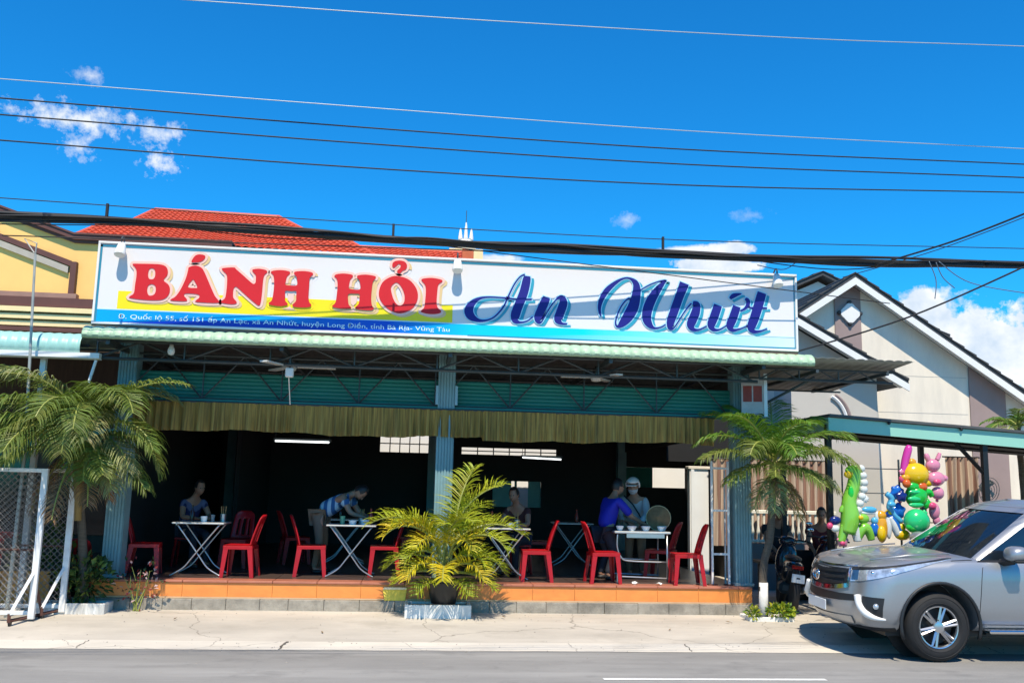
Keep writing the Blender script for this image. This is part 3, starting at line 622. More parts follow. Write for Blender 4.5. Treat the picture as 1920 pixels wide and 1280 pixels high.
def red_house():
    t = thing('red_roof_house', 'house with stepped red tiled hip roofs behind the sign', 'house', (-4, 25, .0))
    P = P3
    MB().box(P(150, 440, 24).x + .6, P(700, 478, 24).x, 24.4, 33, -.02, 7.75).build('wall', m_crm, t)
    b = MB(); tiled(b, P(243, 417, 25), P(572, 434, 25), P(522, 408, 26.5), P(292, 394, 26.5), 26, 7); b.build('upper_roof', m_red, t, fix=False)
    b = MB(); A, B_, C_, D_ = P(243, 417, 25), P(572, 434, 25), P(522, 408, 26.5), P(292, 394, 26.5)
    b.add([A, D_, D_ + Vector((0, 1.2, 0)), A + Vector((-.2, 5, 0)), B_, C_, C_ + Vector((0, 1.2, 0)), B_ + Vector((.2, 5, 0))], [(0, 1, 2, 3), (4, 7, 6, 5), (3, 2, 6, 7), (1, 5, 6, 2)]); b.build('upper_roof_side', m_red, t)
    for a, c in ((A, D_), (D_, C_), (C_, B_)): MB().tube([a, c], .075, 8).build('ridge', m_red, t)
    MB().box(A.x + .35, B_.x - .35, 25.3, 29.5, 7.6, A.z - .02).build('upper_wall', m_crm, t)
    b = MB(); tiled(b, P(136, 444, 23.6), P(705, 482, 23.6), P(640, 446, 25.2), P(206, 415, 25.2), 40, 9); b.build('lower_roof', m_red, t, fix=False)
    MB().tube([P(136, 444, 23.6), P(206, 415, 25.2)], .08, 8).build('ridge', m_red, t); MB().tube([P(705, 482, 23.6), P(640, 446, 25.2)], .08, 8).build('ridge', m_red, t)
    b = MB(); A2, B2 = P(136, 444, 23.6), P(705, 482, 23.6); b.box(A2.x + .1, B2.x, 23.7, 24.2, A2.z - .35, A2.z - .08); b.build('fascia', m_brn, t)
    b = MB(); tiled(b, P(640, 492, 24.0), P(888, 503, 24.0), P(868, 474, 25.6), P(640, 462, 25.6), 20, 7); b.build('side_roof', m_red, t, fix=False)
    MB().tube([P(868, 474, 25.6), P(640, 462, 25.6)], .07, 8).build('ridge', m_red, t)
    MB().box(P(700, 480, 25).x, P(880, 480, 25).x, 24.6, 30, -.02, P(700, 490, 24.6).z).build('side_wall', m_crm, t)
    a = P(866, 470, 24.6); c = P(887, 488, 24.6); MB().box(a.x, c.x, 24.4, 24.8, c.z - .4, a.z, bev=.01).build('chimney', mat('orange_chimney', (.55, .13, .045), .7), t)
red_house()
def finial():
    p = W(873, 458, 30); t = thing('pagoda_finial', 'small white pagoda spire rising behind the red roof', 'spire', (p.x, 30, 0))
    z = p.z; s = .012 * 1.35
    MB().box(p.x - .55, p.x + .55, 29.5, 30.5, 0, z - .28).build('tower', m_crm, t)
    MB().lathe([(.36, z - .28), (.40, z - .2), (.34, z - .16), (.30, z - .05), (.33, z), (.26, z + .04), (.22, z + .12), (.24, z + .15)], (p.x, 30, 0), 16).build('base', m_white, t, smooth=40)
    for dx in (-.18, 0, .18):
        h = .62 if dx == 0 else .42
        MB().lathe([(.06, z + .12), (.075, z + .2), (.05, z + .12 + h * .6), (.02, z + .12 + h)], (p.x + dx, 30, 0), 10).build('pinnacle', m_white, t, smooth=40)
    MB().tube([(p.x, 30, z + .6), (p.x, 30, z + 1.15)], .012, 5).build('rod', m_steel, t)
finial()
def white_house():
    t = thing('white_back_house', 'plain white house glimpsed through the openings at the back of the dining room', 'house', (0, 23.8, 0))
    MB().box(-5, 7.0, 23.4, 24.2, -.02, 4.6).build('wall', mat('lime_wash', (.80, .80, .78), .85, var=.08, scale=.8), t)
    MB().box(-5.1, 7.1, 23.3, 24.25, 4.61, 4.7).build('roof', m_grey, t)
    for x in (-2.6, 3.6): MB().box(x, x + .9, 23.36, 23.399, 1.2, 2.4).build('window', MATS['dark_glass'], t)
white_house()

def side_awning():
    t = thing('shop_awning', 'mint corrugated awning with a white gutter at the left of the restaurant', 'awning', (-7, 13, .1))
    x0, x1 = -11, -4.50; PR = .13; n = int((x1 - x0) / PR * 6)
    arc = [(13.00, 3.505), (12.972, 3.58), (12.985, 3.66), (13.03, 3.72), (13.11, 3.765), (13.25, 3.79), (16.84, 4.1)]
    def fn(u, v):
        x = x0 + (x1 - x0) * u; i = v * (len(arc) - 1); k = min(int(i), len(arc) - 2); q = i - k
        y = arc[k][0] * (1 - q) + arc[k + 1][0] * q; z = arc[k][1] * (1 - q) + arc[k + 1][1] * q; h = .022 * abs(math.sin(math.pi * x / PR))
        a = math.atan2(z - 3.5, 13.35 - y); return (x, y - h * math.cos(a), z + h * math.sin(a))
    o = MB().grid(fn, n, len(arc) - 1).build('awning_sheet', mat('aqua_sheet', (.33, .60, .55), .42, var=.08, scale=2, dirt_or_shade=(.24, .42, .38), dscale=2, damt=.5), t, smooth=35, fix=False); md = o.modifiers.new('thick', 'SOLIDIFY'); md.thickness = .004; md.offset = -1
    g = MB().prism([(x0, 12.93, 3.51), (x0, 12.93, 3.44), (x0, 12.96, 3.425), (x0, 13.05, 3.425), (x0, 13.07, 3.51)], (x1 + .27 - x0, 0, 0)); g.build('gutter', m_white, t)
    for x in (-5.05, -7.6, -10): MB().box(x, x + .07, 13.12, 13.19, .13, 3.5).build('post', m_white, t)
    MB().tube([(-4.28, 12.98, 3.42), (-4.36, 13.0, 3.1)], .02, 8).build('down_pipe', m_white, t)
    for y in (13.3, 14.6, 16): MB().box(x0, x1, y, y + .05, 3.66 + (y - 13) * .09 - .05, 3.70 + (y - 13) * .09 - .05).build('purlin', m_steel, t)
    p = thing('shop_platform', 'orange tiled step behind the chain link gates', 'platform', (-6.5, 14, .1))
    core = MB().box(-11, -4.78, 13.5, 16.8, .1, .62).build('core', m_floor, p)
    x = -8.2
    while x < -4.8:
        attach(MB().box(x + .003, min(x + .397, -4.78), 13.478, 13.4995, .14, .60, bev=.004).build('tile', mat('yellow_orange_tile', (.72, .33, .07), .4, var=.2, scale=6, dirt_or_shade=(.5, .2, .05), dscale=4, damt=.5)), core); x += .4
side_awning()

def grey_house():
    Y = 18.0; YO = 17.70
    t = thing('grey_gable_house', 'pale grey house with a tall gable, dark roof and mauve wall panels', 'house', (9.6, Y, 0))
    ap = W(1603, 522, YO); rr = W(1940, 757, YO); ll = W(1496, 592, YO)
    sl = (rr.z - ap.z) / (rr.x - ap.x); sr = (ap.z - ll.z) / (ap.x - ll.x)
    rx = 14.6; rz = ap.z + sl * (rx - ap.x); lx = 7.0; lz = ap.z + sr * (lx - ap.x)
    d = .03
    wall = [(lx + .3, -.02), (rx - .5, -.02), (rx - .5, ap.z + sl * (rx - .5 - ap.x) - d), (ap.x, ap.z - d), (lx + .3, ap.z + sr * (lx + .3 - ap.x) - d)]
    MB().prism([(x, Y, z) for x, z in wall], (0, .2, 0)).build('wall', m_grey, t)
    MB().box(rx - .7, rx - .5, Y + .2, 27, -.02, ap.z + sl * (rx - .5 - ap.x) - d).build('side_wall', m_grey, t)
    MB().box(lx + .3, lx + .5, Y + .2, 27, -.02, 4.6).build('side_wall', m_grey, t)
    def slope(xa, za, xb, zb, y0, y1, nm='roof', th=.12):
        b = MB(); b.prism([(xa, y0, za), (xb, y0, zb), (xb, y0, zb + th), (xa, y0, za + th)], (0, y1 - y0, 0)); o = b.build(nm, m_dark, t)
        L_ = math.hypot(xb - xa, zb - za); n = int(L_ / .30)          # tile courses standing proud on the roof
        for k in range(n):
            u0 = k / n; u1 = (k + 1) / n; qx = xa + (xb - xa) * u0; qz = za + (zb - za) * u0 + th; wx = xa + (xb - xa) * u1; wz = za + (zb - za) * u1 + th
            hi = .045 if zb < za else .012; lo = .012 if zb < za else .045
            c = MB(); c.prism([(qx, y0 - .03, qz + .001), (wx, y0 - .03, wz + .001), (wx, y0 - .03, wz + hi), (qx, y0 - .03, qz + lo)], (0, y1 - y0, 0)); attach(c.build('tile_course', m_dark), o)
        return o
    slope(ap.x, ap.z, rx, rz, YO, 27); slope(lx, lz, ap.x, ap.z, YO, 27)
    for (xa, za, xb, zb) in ((ap.x, ap.z, rx, rz), (lx, lz, ap.x, ap.z)):
        MB().prism([(xa, YO - .035, za - .13), (xb, YO - .035, zb - .13), (xb, YO - .035, zb + .02), (xa, YO - .035, za + .02)], (0, .033, 0)).build('bargeboard', m_soff, t)
        MB().prism([(xa, YO, za - .022), (xb, YO, zb - .022), (xb, YO, zb - .002), (xa, YO, za - .002)], (0, Y - YO - .002, 0)).build('soffit', m_soff, t)
    def panel(px0, px1, zb, nm='wall_panel'):
        xa, xb = W(px0, 650, Y).x, W(px1, 650, Y).x; top = lambda x: ap.z + (sl if x > ap.x else sr) * (x - ap.x) - d - .02
        pts = [(xa, zb), (xb, zb), (xb, top(xb))] + ([(ap.x, top(ap.x))] if xa < ap.x < xb else []) + [(xa, top(xa))]
        MB().prism([(x, Y - .03, z) for x, z in pts], (0, .028, 0)).build(nm, m_mauve, t)
    panel(1566, 1615, .5); panel(1812, 1878, .5)
    e = W(1591, 588, Y); em = MB(); pts = []
    for k in range(40):
        a = 2 * math.pi * k / 40; r = .19 + .018 * math.cos(4 * a); pts.append((e.x + r * math.cos(a), Y - .09, e.z + r * math.sin(a)))
    em.prism(pts, (0, .055, 0)); v = em.build('round_vent', m_soff, t)
    for k in range(4):
        a = k * math.pi / 2; MB().ball((e.x + .225 * math.cos(a), Y - .06, e.z + .225 * math.sin(a)), .045, 10, 6).build('vent_stud', m_dark, t, smooth=True)
    for zz in (4.3, 3.55): MB().box(W(1616, 700, Y).x, W(1811, 700, Y).x, Y - .003, Y - .0005, zz, zz + .012).build('wall_groove', m_grey2, t)
    # the lower wing in front
    Y2, YO2 = 17.1, 16.75
    a = W(1499, 600, YO2); b_ = W(1704, 722, YO2); s2 = (b_.z - a.z) / (b_.x - a.x); ax2 = 6.3; az2 = a.z + s2 * (ax2 - a.x); we = W(1643, 700, Y2).x
    MB().prism([(7.15, Y2, -.02), (we, Y2, -.02), (we, Y2, a.z + s2 * (we - a.x) - .06), (7.15, Y2, a.z + s2 * (7.15 - a.x) - .06)], (0, .85, 0)).build('wing_wall', m_grey2, t)
    slope(ax2, az2, b_.x, b_.z, YO2, 17.97, 'wing_roof', .09)
    MB().prism([(ax2, YO2 - .033, az2 - .12), (b_.x, YO2 - .033, b_.z - .12), (b_.x, YO2 - .033, b_.z + .015), (ax2, YO2 - .033, az2 + .015)], (0, .031, 0)).build('bargeboard', m_soff, t)
    MB().prism([(ax2, YO2, az2 - .022), (b_.x, YO2, b_.z - .022), (b_.x, YO2, b_.z - .002), (ax2, YO2, az2 - .002)], (0, Y2 - YO2 - .002, 0)).build('soffit', m_soff, t)
    c = W(1545, 800, Y2); arc = []
    for k in range(11):
        q = R_(-5 + 75 * k / 10); arc.append((c.x + .46 * math.cos(q), Y2 - .03, c.z + .62 * math.sin(q)))
    MB().tube(arc, .035, 6).build('arch_trim', m_soff, t); MB().tube([(x + .07, y, z + .03) for x, y, z in arc], .035, 6).build('arch_trim', m_mauve, t)
    # rear gable
    YB_ = 22; p = W(1543, 516, YB_); q = W(1600, 545, YB_)
    k = (q.z - p.z) / (q.x - p.x); MB().prism([(p.x - 3, YB_ + .3, 1), (p.x + 3, YB_ + .3, 1), (p.x + 3, YB_ + .3, p.z + 3 * k - .1), (p.x, YB_ + .3, p.z - .1), (p.x - 3, YB_ + .3, p.z + 3 * k - .1)], (0, .2, 0)).build('rear_wall', m_soff, t)
    slope(p.x, p.z, p.x + 3.3, p.z + 3.3 * k, YB_, 30, 'rear_roof', .10); slope(p.x - 3.3, p.z + 3.3 * k, p.x, p.z, YB_, 30, 'rear_roof', .10)
grey_house()

def canopy():
    A = W(1553, 782, 13.3); B_ = W(1960, 817, 13.75); hb = .215
    t = thing('metal_canopy', 'black steel canopy with a mint fascia over the balloon stall', 'canopy', (8, 13.6, .1))
    m_f = mat('mint_fascia', (.29, .58, .46), .45, var=.05, scale=2, dirt_or_shade=(.24, .46, .37), dscale=2, damt=.4)
    d = (B_ - A).normalized(); E_ = A + d * 6.2
    MB().prism([A, E_, E_ - Vector((0, 0, hb + .02)), A - Vector((0, 0, hb - .02))], (0, .025, 0)).build('fascia', m_f, t)
    MB().prism([A, A - Vector((0, 0, hb - .02)), A + Vector((-.02, 2.0, -hb + .02)), A + Vector((-.02, 2.0, 0))], (.02, 0, 0)).build('fascia_return', m_f, t)
    MB().prism([A + Vector((0, -.05, .012)), E_ + Vector((0, -.05, .012)), E_ + Vector((0, -.05, .05)), A + Vector((0, -.05, .05))], (0, 2.1, 0)).build('roof_sheet', m_roof, t)
    for k in range(1, 10):
        p = A + d * (k * .62); MB().box(p.x - .025, p.x + .025, p.y + .03, p.y + 1.95, p.z - .09, p.z - .02).build('joist', m_black, t)
    for k in range(3):
        y = .4 + k * .7; MB().bar(A + Vector((0, y, -.13)), E_ + Vector((0, y, -.16)), .05).build('purlin', m_black, t)
    for q in (A + Vector((.03, .06, 0)), A + d * 2.72 + Vector((0, .06, 0)), A + d * 5.4 + Vector((0, .06, 0)), A + Vector((.05, 1.85, 0)), A + d * 2.7 + Vector((0, 1.85, 0))):
        MB().box(q.x - .04, q.x + .04, q.y, q.y + .08, .12, q.z - .1).build('post', m_black, t)
    q = A + d * 2.72 + Vector((0, .1, -.25)); MB().bar(q + Vector((0, 0, -.42)), q + Vector((-.5, 0, .1)), .05).build('brace', m_black, t)
    for k in range(3):
        p = A + d * (1.0 + k * 1.25); MB().ball((p.x, p.y - .03, p.z - .01), .028, 8, 6).build('bolt', m_black, t)
    b = MB().box(A.x + .1, E_.x, A.y + 2.0, A.y + 2.05, .1, .95); b.build('rear_apron', m_black, t)
canopy()
def drape(name, label, x0, x1, z0, z1, y, m, group=None, folds=9):
    t = thing(name, label, 'curtain', ((x0 + x1) / 2, y, z0), group)
    def fn(u, v): x = x0 + (x1 - x0) * u; return (x + .02 * math.sin(v * 4 + u * 9), y + .035 * math.sin(u * folds * 6.28 + v * .8) + .02 * math.sin(u * 17), z1 * (1 - v) + z0 * v)
    MB().grid(fn, folds * 8, 6).build('cloth', m, t, smooth=True, fix=False)
    MB().tube([(x0 - .05, y, z1 + .01), (x1 + .05, y, z1 + .01)], .015, 6).build('rail', m_black, t)
def stripe_mat(name, c1, c2, s):
    M = mat(name, c1, .85, var=.1, scale=3); nt = M.node_tree; N = nt.nodes; L = nt.links; b = N['Principled BSDF']
    w = N.new('ShaderNodeTexWave'); w.inputs['Scale'].default_value = s; w.inputs['Distortion'].default_value = .5; tc = N.new('ShaderNodeTexCoord'); L.new(tc.outputs['Object'], w.inputs['Vector'])
    r = N.new('ShaderNodeValToRGB'); r.color_ramp.elements[0].position = .45; r.color_ramp.elements[0].color = (*c1, 1); r.color_ramp.elements[1].position = .6; r.color_ramp.elements[1].color = (*c2, 1)
    L.new(w.outputs['Fac'], r.inputs[0]); L.new(r.outputs[0], b.inputs['Base Color']); return M
m_drape = stripe_mat('brown_striped_cloth', (.26, .145, .105), (.47, .36, .27), 2.1)
a, b_ = W(1772, 862, 16.4), W(1838, 975, 16.4); drape('curtain', 'brown striped curtain hanging to the right of the balloons', a.x, b_.x, .5, a.z + .05, 16.4, m_drape, folds=6)
a, b_ = W(1336, 872, 17.0), W(1562, 965, 17.0); drape('curtain', 'brown and cream curtain behind the small palm and white railing', a.x, b_.x, .9, a.z + .12, 17.0, m_drape, folds=16)
def railing():
    a, b_ = W(1405, 958, 16.8), W(1566, 958, 16.8); zt = a.z; zb = W(1480, 1012, 16.8).z
    t = thing('white_railing', 'cream balustrade of turned balusters in front of the brown curtain', 'railing', ((a.x + b_.x) / 2, 16.8, .14))
    m = mat('cream_paint', (.80, .75, .62), .6, var=.08)
    MB().box(a.x, b_.x, 16.75, 16.85, zt - .04, zt + .03, bev=.01).build('top_rail', m, t); MB().box(a.x, b_.x, 16.75, 16.85, zb - .05, zb, bev=.01).build('bottom_rail', m, t)
    MB().box(a.x, b_.x, 16.77, 16.83, .12, zb - .06).build('plinth', m_mauve, t)
    n = 15
    for k in range(n):
        x = a.x + (b_.x - a.x) * (k + .5) / n; h = zt - .04 - zb
        MB().lathe([(.028, zb), (.02, zb + h * .12), (.034, zb + h * .32), (.018, zb + h * .55), (.024, zb + h * .8), (.028, zb + h)], (x, 16.8, 0), 8).build('baluster', m, t, smooth=40)
railing()
def yard_wall():
    t = thing('yard_wall', 'white plastered wall standing beyond the right end of the dining room', 'wall', (5.36, 17.3, .1))
    MB().box(5.18, 5.54, 17.2, 17.35, .1, 2.28).build('panel', m_white, t); MB().box(5.15, 5.57, 17.17, 17.38, 2.282, 2.34, bev=.01).build('coping', m_grey, t); MB().box(5.2, 5.26, 17.17, 17.198, .1, 2.28).build('pilaster', m_white, t)
yard_wall()
# ------------------------------------------------------------------ palms and plants
def leafmat(n, c, tr): return mat(n, c, .5, var=.45, scale=2.5, sub=(*tr, .22), spec=.35, dirt_or_shade=(c[0] * 1.25 + .05, c[1] * .78, c[2] * .9), dscale=3.5, damt=.6)
m_coco = leafmat('coconut_leaf', (.13, .19, .035), (.20, .30, .03))
m_coco2 = leafmat('pale_coconut_leaf', (.27, .30, .12), (.25, .30, .06))
m_areca = leafmat('areca_leaf', (.30, .37, .022), (.48, .52, .02))
m_areca2 = leafmat('yellow_areca_leaf', (.50, .45, .02), (.65, .55, .02))
m_lush = leafmat('lush_leaf', (.095, .20, .022), (.20, .40, .02))
m_dleaf = leafmat('dark_leaf', (.035, .075, .018), (.06, .12, .02))
m_stem = mat('leaf_stem', (.28, .30, .06), .5, var=.2)
m_trunk = mat('palm_trunk', (.105, .085, .062), .9, var=.35, scale=9, bump=.6, bscale=30, stretch=(1, 1, 5))
m_lime = mat('limewash', (.74, .73, .69), .85, var=.15, scale=9, dirt_or_shade=(.45, .43, .38), dscale=5, damt=.5)
def frond(org, az, el, L, droop, parent, m, nl=26, ll=.42, hang=.5, wid=.026, rnd=random, tip=1.0, up=0.15, bare=.16):
    org = Vector(org); h = Vector((math.cos(az), math.sin(az), 0)); side = Vector((-h.y, h.x, 0)); n = 14; pts = [org]; dirs = []
    for i in range(n):
        s = i / n; a = el - droop * (s ** 1.35); d = h * math.cos(a) + ZU * math.sin(a); dirs.append(d); pts.append(pts[-1] + d * (L / n))
    dirs.append(dirs[-1])
    b = MB(); b.tube(pts, [.018 * (1 - .8 * i / n) + .003 for i in range(n + 1)], 5, mi=1)
    nl = int(nl * 2.0)
    for k in range(nl):
        s = bare + (1 - bare) * (k + .5) / nl; f = s * n; i = min(int(f), n - 1); q = f - i; p = pts[i] * (1 - q) + pts[i + 1] * q; d = dirs[i]; nu = side.cross(d).normalized() * -1
        if nu.z < 0: nu = -nu
        prof = math.sin(math.pi * min(1, (.14 + .80 * s))) ** .6
        for sg in (-1, 1):
            l = ll * prof * rnd.uniform(.82, 1.12); sw = .55 + .5 * s + rnd.uniform(-.12, .12)
            dr = (side * sg * math.cos(sw * .75) + d * math.sin(sw * .75) + nu * up * rnd.uniform(.2, 1.6)).normalized()
            p1 = p + dr * l * .5; dr2 = (dr - ZU * hang * rnd.uniform(.6, 1.4)).normalized(); p2 = p1 + dr2 * l * .5 * tip
            dr3 = (dr2 - ZU * hang * .8).normalized(); p2b = p1 + dr2 * l * .28; p3 = p2b + dr3 * l * .25
            wv = d.cross(dr); wv = (d * 1.0 + nu * rnd.uniform(-.5, .5)).normalized() * wid * .5 * rnd.uniform(.8, 1.3)
            b.add([p - wv * .6, p + wv * .6, p1 - wv, p1 + wv, p2b - wv * .7, p2b + wv * .7, p3], [(0, 1, 3, 2), (2, 3, 5, 4), (4, 5, 6)], 0)
    return b.build('frond', [m, m_stem], parent, fix=False)
def trunk(parent, pts, r0, r1, m=None, rings=16):
    C = catmull(pts, max(2, rings // (len(pts) - 1))); n = len(C)
    MB().tube(C, [(r0 + (r1 - r0) * i / (n - 1)) * (1 + .06 * (i % 2)) for i in range(n)], 12).build('trunk', m or m_trunk, parent, smooth=True)
def az_of(dx, dy): return math.atan2(dy, dx)

rng = random.Random(11)
# the big coconut palm at the left post
t = thing('coconut_palm', 'large coconut palm with drooping fronds over the chain link gates', 'palm', (-4.22, 13.2, .13))
c0 = Vector((-4.32, 12.95, 2.45))
trunk(t, [(-4.22, 13.2, .1), (-4.28, 13.15, .9), (-4.34, 13.02, 1.7), c0], .06, .045)
FR = [(-4, 52, 1.5, 1.2, .45, .8), (0, 15, 1.2, 1.75, .5, 1.1), (-35, 5, 1.1, 1.4, .45, 1.2), (-70, 40, 1.3, 2.0, .5, 1.1), (-100, 55, 1.5, 2.1, .55, .9), (-130, 35, 1.5, 2.0, .55, 1.1),
      (-160, 15, 1.7, 1.5, .55, 1.0), (178, 40, 1.9, 1.6, .55, .9), (-172, -5, 1.6, 1.0, .5, 1.1), (160, 58, 1.8, 1.5, .55, .7), (120, 50, 1.4, 1.5, .5, .9), (60, 55, 1.3, 1.5, .5, .9), (30, 62, 1.4, 1.7, .5, .9), (-145, 62, 1.6, 1.7, .55, .8),
      (-55, -8, 1.15, .9, .45, 1.2), (-120, 0, 1.3, 1.0, .5, 1.2), (-60, 66, 1.3, 2.2, .5, .9), (-20, -20, 1.2, .6, .45, 1.2), (165, 20, 1.9, 1.3, .5, 1.0), (-150, -15, 1.5, .7, .5, 1.2), (-90, 15, 1.2, 1.5, .5, 1.2), (-78, 52, 1.45, 2.3, .55, 1.0), (-115, 25, 1.45, 1.6, .55, 1.1), (-140, 48, 1.75, 1.9, .55, 1.0), (-45, 55, 1.5, 2.2, .55, 1.0), (-155, 5, 1.7, 1.2, .5, 1.1), (175, 62, 2.0, 1.8, .55, .8), (-25, 30, 1.3, 1.8, .5, 1.1), (-70, -25, 1.0, .6, .45, 1.0), (-40, -35, 1.1, .6, .45, 1.0), (-85, 35, 1.5, 2.4, .55, 1.0), (-150, 30, 1.9, 1.9, .55, 1.0), (180, 10, 1.8, 1.2, .55, 1.0)]
for a, e, L, dr, ll, hg in FR:
    frond(c0 + Vector((rng.uniform(-.05, .05), rng.uniform(-.05, .05), rng.uniform(-.1, .08))), R_(a), R_(e), L, dr, t, rng.choice((m_coco, m_coco, m_coco2)), 30, ll * 1.0, hg * .66, .019, rng)
m_dead = leafmat('dead_frond', (.24, .15, .065), (.2, .12, .05))
for a, L in ((-100, 1.2), (-60, 1.0), (-150, 1.1), (-20, .9), (170, 1.1)): frond(c0 - Vector((0, 0, .12)), R_(a), R_(-42), L, .75, t, m_dead, 18, .34, .7, .018, rng)
MB().ball((c0.x, c0.y, c0.z - .1), (.11, .11, .2), 10, 7).build('crown_base', mat('palm_fibre', (.16, .10, .05), .9, var=.3, scale=20), t, smooth=True)
b = MB().tube([(-4.33, 13.0, 1.3), (-4.36, 12.93, 1.9), (-4.38, 12.93, 2.3)], [.045, .06, .05], 10); b.build('leaf_sheath', mat('yellow_sheath', (.20, .15, .05), .6, var=.2), t, smooth=True)

# the young palm at the right post
t = thing('young_palm', 'young palm with a white painted trunk foot beside the right post', 'palm', (5.0, 13.08, .13))
c1 = W(1450, 872, 13.0)
tb = Vector((4.99, 13.08, .12)); trunk(t, [tb, tb + Vector((.01, 0, .7)), tb * .45 + c1 * .55 + Vector((.02, 0, 0)), c1], .056, .05)
MB().tube([tb, tb + Vector((.003, 0, .22)), tb + Vector((.007, 0, .50))], [.066, .064, .062], 12).build('limewashed_foot', m_lime, t, smooth=True)
q = c1 - Vector((.0, 0, .45)); MB().tube([q, q + Vector((.01, 0, .25)), c1 + Vector((0, 0, .12))], [.058, .075, .05], 10).build('leaf_sheath', mat('dry_sheath', (.30, .24, .10), .8, var=.3, scale=14, stretch=(3, 3, .5)), t, smooth=True)
FR = [(170, 45, 1.25, 1.9, .40, .8), (-170, 20, 1.2, 1.2, .40, 1.1), (150, 62, 1.3, 1.6, .4, .6), (120, 70, 1.25, 1.3, .38, .5), (70, 72, 1.3, 1.4, .38, .5), (30, 55, 1.3, 1.5, .4, .6), (5, 42, 1.35, 1.5, .42, .7), (-15, 25, 1.2, 1.6, .4, .9), (-40, 40, 1.0, 2.0, .4, .9),
      (-90, 45, 1.0, 2.2, .4, .9), (-130, 35, 1.1, 2.0, .4, 1.0), (-70, 65, 1.1, 1.9, .4, .7), (-150, 60, 1.2, 1.7, .4, .7), (-110, -5, .8, .9, .36, 1.2), (-50, -10, .8, .9, .36, 1.2), (-10, -5, .95, 1.0, .36, 1.2), (-165, -15, .8, .7, .34, 1.2)]
for i, (a, e, L, dr, ll, hg) in enumerate(FR):
    frond(c1 + Vector((rng.uniform(-.03, .03), rng.uniform(-.03, .03), rng.uniform(-.05, .06))), R_(a), R_(e + 6), L, dr * .85, t, m_lush if e > 40 else (m_coco2 if i % 3 == 0 else m_coco), 26, ll * 1.12, hg * .75, .018, rng)

for a, L in ((-30, .75), (-110, .7), (-75, .6), (-160, .65), (15, .8)): frond(c1 - Vector((0, 0, .1)), R_(a), R_(-38), L, .8, t, m_dead if a in (-30, -75) else m_coco2, 16, .30, .7, .018, rng)
# the yellow-green areca in front of the middle post
t = thing('areca_palm', 'bushy yellow green areca palm in front of the middle post', 'palm', (.47, 13.12, .3))
ct = Vector((.50, 13.12, .62))
STEMS = []
for k in range(9):
    a = k * 2.4; r = .10 * math.sqrt(k / 9 + .1); bx, by = .48 + r * math.cos(a), 13.12 + r * math.sin(a) * .6; h = rng.uniform(.3, .75); tx, ty = bx + rng.uniform(-.10, .10), by + rng.uniform(-.08, .04)
    MB().tube([(bx, by, .52), ((bx + tx) / 2, (by + ty) / 2, .6 + h * .4), (tx, ty, .6 + h)], [.022, .018, .014], 7).build('stem', m_stem, t, smooth=True); STEMS.append((tx, ty, .6 + h))
AF = [((.62, 13.1, 1.25), 40, 82, .95, .6, .34), ((.58, 13.12, 1.2), 10, 68, 1.05, 1.1, .36), ((.45, 13.1, 1.05), 172, 48, 1.15, 1.5, .36), ((.55, 13.1, 1.05), 6, 42, 1.15, 1.5, .36), ((.42, 13.05, 1.0), -160, 55, .95, 1.9, .36), ((.58, 13.05, .95), -25, 50, .95, 2.0, .36),
      ((.45, 13.05, .9), -130, 62, .7, 2.2, .30), ((.55, 13.05, .9), -60, 64, .7, 2.3, .30), ((.5, 13.05, 1.0), -95, 78, .75, 2.0, .32), ((.40, 13.1, .85), 178, 22, .75, 1.4, .32), ((.6, 13.1, .85), -4, 25, .8, 1.6, .32), ((.42, 13.0, .75), -140, 30, .65, 1.9, .3), ((.58, 13.0, .75), -45, 30, .7, 1.9, .3),
      ((.44, 13.05, 1.0), -160, 62, .85, 1.7, .32), ((.56, 13.15, 1.1), 40, 66, .9, 1.4, .34), ((.5, 13.0, .7), -95, 35, .6, 1.9, .28), ((.38, 13.05, .7), -165, 10, .6, 1.1, .28), ((.62, 13.02, .7), -20, 5, .65, 1.1, .28), ((.47, 13.08, 1.0), -60, 68, .95, 1.8, .34), ((.44, 13.1, .95), 160, 60, .95, 1.5, .34), ((.56, 13.1, .98), 30, 60, .9, 1.5, .34), ((.46, 13.05, .85), -150, 40, .7, 1.9, .3), ((.54, 13.05, .8), -30, 40, .7, 1.9, .3), ((.46, 13.06, .6), -135, 0, .5, .9, .26), ((.55, 13.06, .6), -55, 0, .5, .9, .26)]
for i, (o, a, e, L, dr, ll) in enumerate(AF):
    f_ = frond(o, R_(a), R_(e), L, dr, t, m_areca2 if i in (4, 6, 7, 11, 12, 15) else m_areca, 17, ll * 1.1, .32, .0175, rng, up=.5, bare=.22)
# its pot and planter
t = thing('plant_pot', 'black plastic pot holding the areca palm', 'pot', (.5, 13.12, .27))
MB().lathe([(.17, .285), (.20, .42), (.225, .56), (.245, .575), (.245, .60), (.225, .605), (.21, .57), (.0, .565)], (.5, 13.14, 0), 24, cap=False).build('body', mat('black_plastic', (.012, .013, .014), .35), t, smooth=40)
MB().lathe([(.0, .57), (.20, .572)], (.5, 13.14, 0), 20, cap=False).build('soil', m_earth, t)
def planter(label, x0, x1, y0, y1, z0, z1, m):
    t = thing('planter', label, 'planter', ((x0 + x1) / 2, (y0 + y1) / 2, z0)); w = .05
    for a in ((x0, x1, y0, y0 + w), (x0, x1, y1 - w, y1), (x0, x0 + w, y0 + w, y1 - w), (x1 - w, x1, y0 + w, y1 - w)): MB().box(a[0], a[1], a[2], a[3], z0, z1, bev=.008).build('side', m, t)
    MB().box(x0 + w, x1 - w, y0 + w, y1 - w, z0, z1 - .03).build('soil', m_earth, t)
planter('white kerb planter box under the areca palm', -.02, .87, 12.90, 13.33, .10, .285, m_lime)
